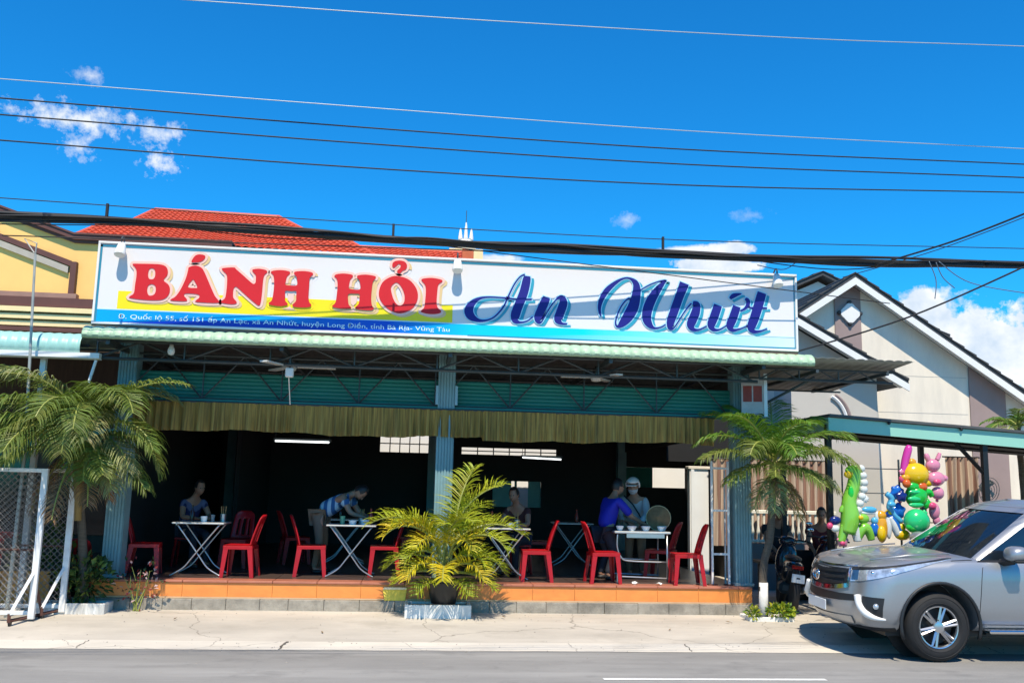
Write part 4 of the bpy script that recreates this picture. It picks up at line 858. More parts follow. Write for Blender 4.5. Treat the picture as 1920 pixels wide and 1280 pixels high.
planter('low white striped planter by the left post', -4.75, -3.88, 12.95, 13.33, .10, .25, mat('striped_limewash', (.66, .65, .61), .85, var=.35, scale=6, stretch=(3, 1, .5), dirt_or_shade=(.22, .21, .19), dscale=4, damt=.8))
planter('chipped kerb planter round the young palm', 4.72, 5.36, 12.88, 13.3, .09, .17, m_lime)
def leafy(name, label, c, rad, nleaf, size, mats_, group=None, stems=6, seed=1, cat='plant', upright=.4):
    r = random.Random(seed); c = Vector(c); t = thing(name, label, cat, c, group); bs = MB()
    for k in range(stems):
        e = c + Vector((r.uniform(-1, 1) * rad[0] * .6, r.uniform(-1, 1) * rad[1] * .6, rad[2] * r.uniform(1.0, 1.7))); bs.tube([c + Vector((r.uniform(-.05, .05), r.uniform(-.04, .04), 0)), (c + e) / 2 + Vector((r.uniform(-.05, .05), 0, .05)), e], [.010, .007, .004], 5)
    bs.build('stem', m_stem, t); parts = [MB() for _ in mats_]
    for k in range(nleaf):
        u = Vector((r.gauss(0, 1), r.gauss(0, 1), r.gauss(0, 1))).normalized() * (r.random() ** .4); p = c + Vector((u.x * rad[0], u.y * rad[1], rad[2] * (1 + u.z)))
        d = (u + Vector((r.uniform(-.6, .6), r.uniform(-.6, .6), upright + r.uniform(-.3, .5)))).normalized(); s = d.cross(Vector((r.uniform(-1, 1), r.uniform(-1, 1), r.uniform(-1, 1)))).normalized(); L = size * r.uniform(.6, 1.3); w = L * .28
        dn = (d - ZU * .5).normalized(); nrm = d.cross(s); m1 = p + d * L * .45; tip = m1 + dn * L * .5
        parts[r.randrange(len(parts))].add([p, m1 - s * w, m1 + nrm * w * .3, m1 + s * w, tip], [(0, 1, 2), (0, 2, 3), (1, 4, 2), (2, 4, 3)])
    for b, m in zip(parts, mats_): b.build('foliage', m, t, fix=False)
    return t
m_flow = leafmat('pale_flower', (.62, .45, .42), (.6, .4, .4)); m_redl = leafmat('red_leaf', (.22, .03, .03), (.3, .03, .03))
leafy('potted_shrub', 'dark leafy shrub in the striped planter by the left post', (-4.25, 13.15, .25), (.38, .16, .30), 420, .11, [m_dleaf, m_dleaf, m_coco], seed=2)
leafy('flower_shrub', 'sparse pink flowering shrub at the left end of the orange step', (-3.55, 13.2, .13), (.34, .12, .36), 110, .07, [m_redl, m_flow, m_dleaf], seed=3)
leafy('weed_clump', 'yellow green weeds round the foot of the young palm', (5.2, 12.95, .15), (.20, .12, .09), 300, .07, [m_areca, m_lush], seed=4, stems=5)
leafy('weed_tuft', 'small weed tuft left of the young palm foot', (4.78, 12.92, .14), (.10, .08, .08), 120, .06, [m_areca, m_lush], seed=5, stems=4)
leafy('dark_bush', 'dark bush behind the chain link gates', (-5.0, 13.9, .13), (.5, .25, .55), 500, .12, [m_dleaf, m_dleaf, m_coco], seed=6)
# garden trees at the far right
def tree(name, label, base, h, rad, n, size, ms, seed, nblob=7, group=None):
    r = random.Random(seed); base = Vector(base); t = thing(name, label, 'tree', base, group); top = base + Vector((r.uniform(-.2, .2), 0, h))
    MB().tube(catmull([base, base + Vector((.06, .02, h * .5)), top], 5), [.09 * (1 - .07 * i) for i in range(11)], 9).build('trunk', m_trunk, t, smooth=True)
    bl = []
    for k in range(nblob):
        e = top + Vector((r.uniform(-1, 1) * rad[0] * .75, r.uniform(-1, 1) * rad[1] * .75, r.uniform(-.4, .8) * rad[2])); bl.append((e, r.uniform(.35, .6)))
        MB().tube([top - Vector((0, 0, h * .25)), (top + e) / 2, e], [.04, .025, .01], 6).build('limb', m_trunk, t)
    bs = [MB() for _ in ms]
    for k in range(n):
        e, q = bl[r.randrange(nblob)]; u = Vector((r.gauss(0, 1), r.gauss(0, 1), r.gauss(0, 1))).normalized() * (r.random() ** .35); p = e + Vector((u.x * rad[0] * q, u.y * rad[1] * q, u.z * rad[2] * q))
        d = (u + Vector((r.uniform(-.8, .8), r.uniform(-.8, .8), r.uniform(-.6, .6)))).normalized(); s = d.cross(Vector((r.uniform(-1, 1), r.uniform(-1, 1), r.uniform(-1, 1)))).normalized(); L = size * r.uniform(.6, 1.3); w = L * .25; m1 = p + d * L * .5 - ZU * L * .05; tp = p + d * L - ZU * L * .2
        bs[r.randrange(len(bs))].add([p, m1 - s * w, m1 + s * w, tp], [(0, 1, 2), (1, 3, 2)])
    for b, m in zip(bs, ms): b.build('crown', m, t, fix=False)
p = W(1908, 800, 16.0); t = thing('garden_palm', 'low palm crown just above the mint fascia at the right edge', 'palm', (p.x, 16.0, 0)); trunk(t, [(p.x, 16.0, 0), (p.x + .05, 16.0, p.z * .5), p], .07, .05)
for k in range(12): frond(p, R_(k * 30 + rng.uniform(-8, 8)), R_(rng.uniform(10, 60)), rng.uniform(.5, .75), 1.4, t, rng.choice((m_lush, m_coco)), 14, .26, .5, .02, rng)
p = W(1905, 880, 19.5); tree('garden_tree', 'tree seen under the canopy between its right posts', (p.x + .2, 20.5, 0), p.z - .2, (1.1, .9, .8), 1600, .22, [m_coco, m_lush], 9)
for i, (x, y, h) in enumerate(((-16, 30, 5.0), (34, 40, 4.0), (40, 46, 4.5), (-22, 34, 5.5))):
    tree('background_tree', ['round tree far behind the yellow house', 'tree behind the grey house', 'tall tree far behind the canopy', 'tree at the far left background'][i], (x, y, 0), h, (2.2, 2, 1.8), 1400, .35, [m_coco, m_dleaf], 20 + i)

# ------------------------------------------------------------------ chain-link gates, lamp pole
m_gate = mat('gate_white', (.76, .76, .74), .5, var=.1, scale=5, dirt_or_shade=(.42, .33, .26), dscale=4, damt=.5); m_wire = mat('link_wire', (.22, .21, .195), .5, metal=.5, var=.2); m_rust = mat('rust', (.12, .05, .035), .85, var=.3, scale=14)
def gate(label, xr, y, xl, z0, z1):
    t = thing('chain_link_gate', label, 'gate', ((xl + xr) / 2, y, .12), 'rolling gates at the left'); w = .038
    MB().box(xr - w, xr + w, y - .025, y + .025, z0 - .05, z1, bev=.004).build('upright', m_gate, t)
    MB().box(xl, xl + 2 * w, y - .025, y + .025, z0 - .05, z1, bev=.004).build('upright', m_gate, t)
    MB().box(xl + 2 * w, xr - w, y - .02, y + .02, z1 - .05, z1 - .001, bev=.004).build('top_rail', m_gate, t)
    MB().box(xl + 2 * w, xr - w, y - .02, y + .02, z0, z0 + .05, bev=.004).build('bottom_rail', m_gate, t)
    MB().bar((xr - .02, y - .02, z0 + .50), (xr - .13, y - .33, z0 + .04), .036).build('stay', m_gate, t); MB().bar((xr - .13, y - .33, z0 + .06), (xr - .13, y - .33, z0 - .05), .03).build('stay_foot', m_rust, t)
    MB().bar((xr, y + .02, z0 + .40), (xr + .02, y + .28, z0 + .0), .03).build('stay', m_rust, t)
    MB().bar((xr - .13, y - .33, z0 - .03), (xr + .02, y + .28, z0 - .03), .03).build('foot_bar', m_rust, t)
    for yy, xx in ((y - .30, xr - .125), (y + .25, xr + .015)): MB().lathe([(.022, -.012), (.04, -.010), (.04, .010), (.022, .012)], (xx, yy, z0 - .055), 12, 'X').build('wheel', m_black, t)
    b = MB(); x0, x1, za, zb = xl + .08, xr - .04, z0 + .05, z1 - .05; s = .082; k = x0 - (zb - za)
    while k < x1:
        for sg in (1, -1):
            pa = [(k, za), (k + (zb - za), zb)] if sg > 0 else [(k, zb), (k + (zb - za), za)]
            (xa, qa), (xb, qb) = pa; da = (qb - qa) / (xb - xa)
            if xa < x0: qa += da * (x0 - xa); xa = x0
            if xb > x1: qb += da * (x1 - xb); xb = x1
            if xb - xa > .02: b.tube([(xa, y + .004 * sg, qa), (xb, y + .004 * sg, qb)], .0042, 4, False)
        k += s
    o = b.build('chain_link_mesh', m_wire, t); o['kind'] = 'stuff'
    zr = z0 + .78
    MB().bar((x0, y + .03, zr), (x1, y + .03, zr), .022).build('mid_rail', m_rust, t)
    return t
gp = W(86, 878, 12.45); gate('white framed chain link gate nearest the road', gp.x, 12.45, -8.0, .17, gp.z)
gp = W(141, 879, 12.95); gate('white framed chain link gate standing behind the nearer one', gp.x, 12.95, -8.2, .19, gp.z)
MB().box(-4.98, -4.9, 12.46, 12.5, .1, .13)
def lamp_pole():
    b0 = W(66, 660, 12.7); t = thing('lamp_pole', 'thin bare pole with a bent wire top by the yellow house', 'pole', (b0.x, 12.7, .1)); tp = W(66, 478, 12.7)
    MB().tube([(b0.x - .02, 12.7, .1), (b0.x, 12.7, 2.2), (tp.x, 12.7, tp.z)], [.028, .022, .016], 8).build('pole', mat('galvanised', (.42, .42, .38), .5, metal=.4, var=.2), t)
    q = [W(x, y, 12.7) for x, y in ((66, 478), (69, 456), (46, 447), (64, 474))]; MB().tube(q, .010, 6).build('bent_top', MATS['galvanised'], t)
lamp_pole()

# ------------------------------------------------------------------ overhead lines
m_cab = mat('black_cable', (.010, .010, .012), .6, var=.1); m_cab2 = mat('bare_wire', (.10, .14, .18), .5, var=.1); m_cab3 = mat('light_wire', (.45, .5, .52), .45, metal=.3, var=.1)
def YC(X): return 12.15 + .058 * X
def wire(name, label, pts, r, m, yoff=0.0, group='overhead lines', ext=6.0, n=8):
    P = []
    for x, y in pts:
        p = W(x, y, 12.2)
        for _ in range(4): p = W(x, y, YC(p.x) + yoff)
        P.append(p)
    d0 = (P[0] - P[1]).normalized(); d1 = (P[-1] - P[-2]).normalized(); P = [P[0] + d0 * ext] + P + [P[-1] + d1 * ext]
    C = catmull(P, n); o = MB().tube(C, r, 6).build(name, m, smooth=True); return tag(o, label, 'cable', group)
wire('power_line', 'highest thin wire crossing the upper right sky', [(320, -2), (900, 38), (1500, 72), (1920, 87)], .0042, m_cab3, -4.5)
wire('power_line', 'pale wire, second from the top', [(0, 148), (640, 198), (1280, 245), (1920, 279)], .0042, m_cab3, -4.0)
wire('power_line', 'dark wire just under the pale wire', [(0, 184), (640, 236), (1280, 280), (1920, 308)], .0064, m_cab, -4.0)
wire('power_line', 'dark wire crossing the left clouds, middle of the dark three', [(0, 215), (640, 266), (1280, 308), (1920, 333)], .0064, m_cab, -4.0)
wire('power_line', 'lowest of the three dark wires in open sky', [(0, 263), (640, 312), (1280, 347), (1920, 361)], .0064, m_cab, -4.0)
mess = wire('messenger_wire', 'thin wire with small clips just above the thick cable bundle', [(0, 371), (640, 415), (1280, 450), (1920, 466)], .0065, m_cab, 0)
BUN = [(0, 402), (200, 409), (450, 425), (850, 455), (1100, 466), (1490, 484), (1920, 492)]
rb = random.Random(5)
for k in range(11):
    o0 = rb.uniform(-5, 8); f1 = rb.uniform(90, 240); ph = rb.uniform(0, 6.3); am = rb.uniform(1.5, 4); yo = rb.uniform(-.05, .05); rad = [.036, .032, .028, .026, .024, .02, .018, .016, .014, .012, .012][k]
    pts = []
    for i_ in range(25):
        x = 80 * i_; y = 0
        for (xa, ya), (xb, yb) in zip(BUN[:-1], BUN[1:]):
            if xa <= x <= xb: y = ya + (yb - ya) * (x - xa) / (xb - xa)
        pts.append((x, y + o0 * (.75 + .25 * math.sin(x / 400 + ph)) + am * math.sin(x / f1 + ph) + (rb.uniform(-1, 4) if k > 6 else 0)))
    wire('telecom_cable', 'black telecom cable twisted into the thick bundle above the sign', pts, rad, m_cab, yo, 'cables of the black bundle', n=4)
wire('thin_cable', 'thin loose cable sagging below the left bundle', [(0, 420), (300, 425), (520, 447), (760, 452), (900, 470)], .007, m_cab, .05)
wire('thin_cable', 'thin loose cable sagging below the right bundle', [(900, 470), (1150, 478), (1300, 474), (1560, 505), (1750, 490), (1920, 500)], .008, m_cab, .05)
for x, y in ((202, 394), (738, 432), (1243, 456)):
    a = W(x, y - 10, YC(W(x, y, 12.2).x)); b_ = W(x, y + 14, YC(W(x, y, 12.2).x)); o = MB().box(a.x - .016, a.x + .016, a.y - .02, a.y + .02, b_.z, a.z + .015, bev=.004).build('cable_clip', m_cab)
    tag(o, {202: 'small black cable clip above the yellow house wall', 738: 'small black cable clip above the middle of the sign', 1243: 'small black cable clip near the white cloud bank'}[x], 'clip', 'cable clips')
def drop(name, label, a, b_, r, m, sag=.1, mid=None):
    P = [Vector(a), (Vector(a) + Vector(b_)) / 2 - Vector((0, 0, sag)), Vector(b_)] if mid is None else [Vector(a)] + [Vector(q) for q in mid] + [Vector(b_)]
    return tag(MB().tube(catmull(P, 8), r, 6).build(name, m, smooth=True), label, 'cable', 'service drops')
drop('service_cable', 'black service cable running from the upper right down to the roof corner', W(1960, 482, 11.2), (5.35, 13.0, 3.86), .013, m_cab, .12)
drop('service_cable', 'black cable rising to the right edge above the bundle', W(1640, 497, 12.45), W(1960, 385, 10.9), .013, m_cab, .05)
drop('service_cable', 'thin cable rising beside the right bundle', W(1580, 520, 12.5), W(1960, 392, 10.9), .006, m_cab, .06)
for i, (a, b_, mid) in enumerate((((1742, 490), (1753, 560), (1755, 525)), ((1755, 492), (1790, 540), (1768, 520)), ((1760, 490), (1940, 552), (1820, 530)), ((1500, 485), (1420, 497), (1470, 505)))):
    drop('loose_strand', ['short dark strand hanging straight below the right bundle', 'short curled strand hanging below the right bundle', 'long loose strand drooping to the right edge', 'short strand looping above the right sign lamp'][i], W(*a, 12.5), W(*b_, 12.5), .007, m_cab2, mid=[W(*mid, 12.5)])

# ------------------------------------------------------------------ grit and dry leaves on the ground
def grit():
    r = random.Random(9); b = MB(); 
    for k in range(420):
        x = r.uniform(-6, 7.5); y = r.choice((r.uniform(YR - .25, YR + .5), r.uniform(12.6, 13.3), r.uniform(9.6, 13.2))); s = r.uniform(.004, .013)
        z = 0 if y < YR else (.004 + (y - YR) * .062 if y < YR + .42 else .03 + (y - YR - .42) * .072)
        b.add([(x + s * r.uniform(.6, 1.2) * math.cos(a), y + s * r.uniform(.6, 1.2) * math.sin(a), z) for a in (0, 1.57, 3.14, 4.71)] + [(x + s * .2, y, z + s * .8)], [(0, 1, 4), (1, 2, 4), (2, 3, 4), (3, 0, 4)])
    tag(b.build('grit', mat('grit_stone', (.28, .25, .21), .9, var=.4, scale=8), fix=False), 'scattered small stones on the pavement and road edge', 'gravel', kind='stuff')
grit()
def dry_leaf(x, y, a, s, label):
    z = 0.005 if y < YR else (.010 + (y - YR) * .062 if y < YR + .42 else .038 + (y - YR - .42) * .072); d = Vector((math.cos(a), math.sin(a), 0)); q = Vector((-d.y, d.x, 0)); p = Vector((x, y, z))
    b = MB().add([p - d * s, p - q * s * .3 + ZU * .012, p + q * s * .3 + ZU * .010, p + d * s + ZU * .015, p + ZU * .002], [(0, 4, 1), (0, 2, 4), (1, 4, 3), (4, 2, 3)]); tag(b.build('dry_leaf', mat('dry_leaf_brown', (.20, .13, .06), .8, var=.3), fix=False), label, 'leaf', 'dry leaves')
for i, (x, y, a, s, l) in enumerate(((-4.6, 11.35, .4, .05, 'dry leaf on the pale strip at the far left'), (-2.9, 12.6, 1.2, .045, 'dry leaf on the pavement below the leftmost table'), (1.3, 12.9, 2.2, .05, 'dry leaf just right of the white planter'), (3.4, 12.2, .9, .04, 'dry leaf in the middle of the right pavement'), (4.35, 12.7, 2.8, .05, 'dry leaf left of the young palm'), (-1.0, 11.9, 2.0, .04, 'dry leaf on the pavement left of the joint'))): dry_leaf(x, y, a, s, l)
# ------------------------------------------------------------------ the silver SUV
m_sil = mat('silver_paint', (.36, .37, .385), .38, metal=.6, var=.02, scale=60, coat=.45, dirt_or_shade=(.36, .36, .35), dscale=2, damt=.25)
m_tyre = mat('tyre_rubber', (.012, .012, .013), .8, var=.15, scale=20, dirt_or_shade=(.024, .023, .022), dscale=4, damt=.4)
m_trim = mat('black_trim', (.015, .016, .018), .5, var=.1); m_chr = mat('chrome', (.72, .73, .75), .12, metal=1, var=0); m_rim = mat('rim_alloy', (.55, .56, .58), .28, metal=.9, var=.03)
m_gls = mat('car_glass', (.010, .016, .024), .03, var=0, spec=.9, coat=.6, alpha=.86); m_lens = mat('lamp_lens', (.55, .60, .64), .08, var=.6, scale=12, spec=.9, coat=1.0, metal=.5); m_lensd = mat('lamp_lens_blue', (.03, .07, .13), .06, var=.2, scale=12, spec=.9, coat=1.0)
def suv():
    NF, NC, NS = 9, 8, 40
    X0, YC0 = 5.02, 11.37; LEN = 4.82
    #      z_front, z_side, front x, half width, rear x, corner radius, bow
    RING = [(.30, .34, .24, .78, 4.62, .26, .10), (.36, .40, .12, .86, 4.74, .28, .13), (.47, .50, .045, .905, 4.80, .30, .15), (.58, .62, .02, .925, 4.82, .31, .165), (.70, .76, .03, .930, 4.81, .32, .17), (.82, .90, .045, .930, 4.80, .32, .175),
            (.90, .99, .06, .922, 4.79, .32, .18), (.97, 1.07, .08, .905, 4.78, .33, .185), (1.015, 1.125, .115, .875, 4.76, .34, .19), (1.045, 1.155, .19, .82, 4.72, .36, .20), (1.06, 1.165, .30, .72, 4.6, .34, .20)]
    def zmix(x): q = min(max((x - .1) / 1.35, 0), 1); return q ** .75
    def outline(k, s):            # s in 0..1 round the half plan outline (front centre -> side -> rear centre)
        zf, zs, f, w, r, rc, bow = k; y1 = w - rc; Lf = y1; La = rc * 1.57; Ls = (r - rc) - (f + bow + rc); T = Lf + La + Ls + La + Lf
        segs = (NF, NC, NS, NC, NF); tot = sum(segs); i = s * tot
        fx = lambda y: f + bow * (y / y1) ** 2.2 if y1 > 0 else f
        if i <= NF: y = y1 * i / NF; x = fx(y)
        elif i <= NF + NC: a = (i - NF) / NC * math.pi / 2; y = y1 + rc * math.sin(a); x = f + bow + rc * (1 - math.cos(a)) * 1.0
        elif i <= NF + NC + NS: q = (i - NF - NC) / NS; y = w; x = f + bow + rc + Ls * q
        elif i <= NF + 2 * NC + NS: a = (i - NF - NC - NS) / NC * math.pi / 2; y = y1 + rc * math.cos(a); x = r - rc + rc * math.sin(a) - .08 * (math.sin(a)) * 0
        else: q = (i - NF - 2 * NC - NS) / NF; y = y1 * (1 - q); x = r
        z = zf + (zs - zf) * zmix(x)
        return Vector((x, y, z))
    TOT = 2 * NF + 2 * NC + NS
    def lerpring(z):              # ring whose side height is z
        for a, b in zip(RING[:-1], RING[1:]):
            if z <= b[1]: q = max(0, (z - a[1]) / (b[1] - a[1])); return tuple(u + (v - u) * q for u, v in zip(a, b))
        return RING[-1]
    def ringf(z):
        for a, b in zip(RING[:-1], RING[1:]):
            if z <= b[0]: q = max(0, (z - a[0]) / (b[0] - a[0])); return tuple(u + (v - u) * q for u, v in zip(a, b))
        return RING[-1]
    t = thing('parked_suv', 'silver SUV parked at the road edge in front of the balloon stall', 'car', (X0, YC0, 0))
    TILT = R_(2.0)
    PIV = Vector((0, 10.5, 0))
    XF = Matrix.Translation(PIV) @ Matrix.Rotation(TILT, 4, 'X') @ Matrix.Translation(-PIV) @ Matrix.Translation((X0, YC0, 0))
    def put(b, name, m, parent=None, smooth=False, fix=True): b.xf(XF); return b.build(name, m, parent or t, smooth, fix)
    # near side of the car is -Y
    b = MB(); n = TOT + 1; ring2 = []
    for k in RING:
        half = [outline(k, i / TOT) for i in range(n)]; full = [Vector((p.x, -p.y, p.z)) for p in half] + [p for p in half[::-1]][1:-1]; ring2.append(full)
    M_ = len(ring2[0])
    for rg in ring2: b.v += [tuple(p) for p in rg]
    for j in range(len(ring2) - 1):
        for i in range(M_): i2 = (i + 1) % M_; b.f.append((j * M_ + i, j * M_ + i2, (j + 1) * M_ + i2, (j + 1) * M_ + i))
    # hood / deck cap: strips between the two halves with a slight crown
    o = (len(ring2) - 1) * M_
    def cap(base, crown):
        W_ = 8; rows = []
        for i in range(0, n):
            a = Vector(b.v[base + i]); c = Vector(b.v[base + (M_ - i) % M_]); row = []
            for k in range(W_ + 1):
                if k == 0: row.append(base + i); continue
                if k == W_: row.append(base + (M_ - i) % M_); continue
                q = k / W_; p = a * (1 - q) + c * q; p.z += crown * math.sin(math.pi * q); b.v.append(tuple(p)); row.append(len(b.v) - 1)
            rows.append(row)
        for i in range(n - 1):
            for k in range(W_):
                f = (rows[i][k], rows[i + 1][k], rows[i + 1][k + 1], rows[i][k + 1]); f = tuple(dict.fromkeys(f))
                if len(f) > 2: b.f.append(f)
    cap(o, .035); cap(0, 0)
    b.mi = [0] * len(b.f)
    me = b.mesh('body'); bm = bmesh.new(); bm.from_mesh(me); bmesh.ops.remove_doubles(bm, verts=bm.verts, dist=1e-5); bmesh.ops.dissolve_degenerate(bm, edges=bm.edges, dist=1e-5); bmesh.ops.recalc_face_normals(bm, faces=bm.faces); bm.to_mesh(me); bm.free()
    WX = (1.05, 3.80); WR = .388; tmp = bpy.data.objects.new('body_tmp', me); COL.objects.link(tmp); cut = []
    for wx in WX:
        for sg in (-1, 1):
            c = MB().lathe([(.475, sg * .52), (.475, sg * 1.2)], (wx, 0, .415), 40, 'Y'); c.box(wx - .475, wx + .475, min(sg * .52, sg * 1.2), max(sg * .52, sg * 1.2), -.2, .415) if False else None
            co = c.build('cutter', m_trim); cut.append(co); md = tmp.modifiers.new('cut', 'BOOLEAN'); md.operation = 'DIFFERENCE'; md.object = co; md.solver = 'EXACT'
    dg = bpy.context.evaluated_depsgraph_get(); dg.update(); me2 = bpy.data.meshes.new_from_object(tmp.evaluated_get(dg)); bpy.data.objects.remove(tmp)
    for c in cut: bpy.data.objects.remove(c)
    me2.materials.clear(); me2.materials.append(m_sil); me2.transform(XF); me2.name = 'body'; body = link('body', me2, t, 32)
    # panels laid on the body: u runs along the outline, z heights (front scale or side scale)
    def surf(s, z, front, off):
        k = ringf(z) if front else lerpring(z); p = outline(k, s); p2 = outline(k, min(s + .002, 1)); p1 = outline(k, max(s - .002, 0)); d = p2 - p1; nn = Vector((-d.y, d.x, 0))
        nn = Vector((d.y, -d.x, 0)).normalized() * -1
        # outward normal: at the front it points to -x, at the side to +y
        nn = Vector((-d.y, d.x, 0)).normalized()
        return p + nn * off
    def panel(name, s0, s1, zt, zb, m, front=True, off=.006, sides=(-1, 1), n=14, nz=4, parent=None, thick=.004):
        for sg in sides:
            b = MB(); g = []
            def P(u, v, o_):
                s = s0 + (s1 - s0) * u; a = zt(u) if callable(zt) else zt; c = zb(u) if callable(zb) else zb; p = surf(s, a * (1 - v) + c * v, front, o_); return (p.x, p.y * sg, p.z)
            b.grid(lambda u, v: P(u, v, off), n, nz); N1 = len(b.v); b.grid(lambda u, v: P(u, v, off - thick), n, nz)
            # rim faces
            w = n + 1
            edge = [i for i in range(w)] + [j * w + n for j in range(1, nz + 1)] + [nz * w + i for i in range(n - 1, -1, -1)] + [j * w for j in range(nz - 1, 0, -1)]
            for a, c in zip(edge, edge[1:] + edge[:1]): b.f.append((a, c, N1 + c, N1 + a)); b.mi.append(0)
            put(b, name, m, parent, 40)
    SF = NF / TOT; SCn = (NF + NC) / TOT; Sx = lambda x: (NF + NC + NS * (x - .66) / 3.55) / TOT     # outline position for a side x
    # upper grille, chrome frame, bars
    panel('grille', 0, SF * .80, lambda u: .985 - .01 * u, lambda u: .735 + .06 * u ** 2, m_trim, off=.004)
    for z in (.945, .885, .825): panel('grille_bar', 0, SF * (.78 - (.945 - z) * .4), z + .013, z - .013, m_trim, off=.022)
    panel('grille_chrome', 0, SF * .86, lambda u: .765 - .0 + .06 * u ** 2, lambda u: .715 + .06 * u ** 2, m_chr, off=.016)
    panel('grille_chrome', SF * .805, SF * .845, lambda u: .985, lambda u: .80, m_chr, off=.012, n=4)
    panel('hood_lip', 0, SF * .95, 1.012, .998, m_chr, off=.012)
    # lower intake, skid plate, plate
    panel('lower_grille', 0, SF * .98, .700, lambda u: .60 + .03 * u, m_trim, off=.004)
    panel('skid_plate', 0, SF * .9, lambda u: .43 + .02 * u, .335, m_sil, off=.014)
    panel('bumper_underside', 0, SCn * 1.0, lambda u: .335 + .02 * u, .30, m_trim, off=.010)
    put(MB().box(-.012, .002, -.24, .24, .475, .595, bev=.004), 'number_plate', m_white)
    # round emblem of three crossed ovals
    def oval(cy, cz, ry, rz, r):
        return MB().tube([(-.012 + .03 * 0, cy + ry * math.cos(a), cz + rz * math.sin(a)) for a in [2 * math.pi * k / 28 for k in range(29)]], r, 6)
    em = put(oval(0, .872, .085, .062, .010), 'emblem', m_chr, None, True)
    put(oval(0, .872, .028, .058, .008), 'emblem_oval', m_chr, em, True); put(oval(0, .898, .055, .024, .008), 'emblem_oval', m_chr, em, True)
    # headlights wrapping the corner
    def hz(u): return .985 + .045 * u + .03 * u * u
    panel('headlight', SF * .86, SCn + .075, lambda u: hz(u), lambda u: .842 + (hz(1) - .005 - .842) * u ** 1.4, m_lens, off=.008, n=24)
    panel('headlight_inner', SF * .88, SF * 1.0, lambda u: .982, lambda u: .862, m_lensd, off=.011, n=8)
    panel('headlight_bezel', SF * .86, SCn + .075, lambda u: hz(u) + .008, lambda u: hz(u) - .016 * (1 - u) - .004, m_trim, off=.011, n=24)
    for u in (.30, .52):
        s = SF * .86 + (SCn + .075 - SF * .86) * u; p = surf(s, .93 + .04 * u, True, -.005)
        for sg in (-1, 1): put(MB().ball((p.x + .006, p.y * sg * .985, p.z), (.022, .034, .034), 12, 8), 'projector', m_chr, None, True)
    # fog lamp recess and the curved chrome blade
    panel('fog_recess', SF * 1.20, SCn * .88, lambda u: .70 - .01 * u, lambda u: .60 - .13 * min(1, u * 1.6), m_trim, off=.005)
    for sg in (-1, 1):
        pts = [surf(SF * a, z, True, .012) for a, z in ((1.08, .70), (1.12, .64), (1.20, .575), (1.32, .515), (1.50, .475), (1.72, .458))]
        put(MB().tube(catmull([(q.x, q.y * sg, q.z) for q in pts], 4), [.040] * 14 + [.036, .032, .028, .023, .018, .013, .008], 10), 'fog_blade', m_soff, None, True)
    p = surf(SF * 1.52, .60, True, .0)
    for sg in (-1, 1): put(MB().ball((p.x, p.y * sg, p.z), .034, 12, 8), 'fog_lamp', m_lens, None, True)
    # fenders: dark arch lips
    for wx in WX:
        for sg in (-1, 1):
            arc = []
            for k in range(25):
                a = R_(-18 + 216 * k / 24); arc.append((wx + .478 * math.cos(a), sg * (.918 + .012), .415 + .478 * math.sin(a)))
            put(MB().tube(arc, .020, 6), 'arch_lip', m_trim, None, True)
            put(MB().lathe([(.47, sg * .50), (.47, sg * .53)], (wx, 0, .415), 28, 'Y'), 'arch_liner', m_trim)
    # door seams, handles, belt line, sill and step
    for xa in (1.575, 2.66, 3.62):
        panel('door_seam', Sx(xa), Sx(xa) + .0010, 1.14, .42, m_trim, False, .0025, n=1, nz=10, thick=.002)
    panel('door_seam', Sx(1.575), Sx(3.62), .425, .418, m_trim, False, .0025, n=20, nz=1, thick=.002)
    panel('belt_trim', Sx(1.50), Sx(4.2), 1.150, 1.128, m_trim, False, .004, n=24, nz=1)
    for xa in (2.35, 3.32): panel('door_handle', Sx(xa), Sx(xa + .22), .985, .945, m_sil, False, .035, n=4, nz=2)
    for sg in (-1, 1):
        put(MB().box(1.62, 3.25, sg * .90 - .07, sg * .90 + .07, .335, .375, bev=.012), 'side_step', m_chr); put(MB().box(1.65, 3.2, sg * .80 - .04, sg * .80 + .1, .30, .334), 'step_bracket', m_trim)
    panel('hood_seam', SCn + .078, Sx(1.42), 1.150, 1.143, m_trim, False, .003, n=16, nz=1, thick=.002)
    # hood creases
    for sg in (-1, 1):
        put(MB().tube([(.42, sg * .52, 1.100), (.9, sg * .58, 1.165), (1.35, sg * .63, 1.195)], .010, 6), 'hood_crease', m_sil, None, True)
    # greenhouse
    GB = [(1.12, 1.30, .845, 4.66, .10), (1.22, 1.44, .825, 4.62, .12), (1.38, 1.68, .79, 4.55, .14), (1.55, 1.935, .745, 4.45, .16), (1.68, 2.14, .705, 4.36, .18), (1.755, 2.30, .66, 4.28, .2), (1.80, 2.52, .56, 4.15, .22)]
    def gout(k, s):
        z, f, w, r, rc = k; bow = .20; y1 = w - rc; segs = (8, 5, 30, 5, 8); i = s * 56
        if i <= 8: y = y1 * i / 8; x = f + bow * (y / y1) ** 2 * .8
        elif i <= 13: a = (i - 8) / 5 * math.pi / 2; y = y1 + rc * math.sin(a); x = f + bow * .8 + rc * (1 - math.cos(a)) * 1.2
        elif i <= 43: y = w; x = f + bow * .8 + rc * 1.2 + (r - rc - (f + bow * .8 + rc * 1.2)) * (i - 13) / 30
        elif i <= 48: a = (i - 43) / 5 * math.pi / 2; y = y1 + rc * math.cos(a); x = r - rc + rc * math.sin(a)
        else: y = y1 * (1 - (i - 48) / 8); x = r
        return Vector((x, y, z + .012 * math.cos(y / w * 1.5) * (1 if z > 1.6 else 0)))
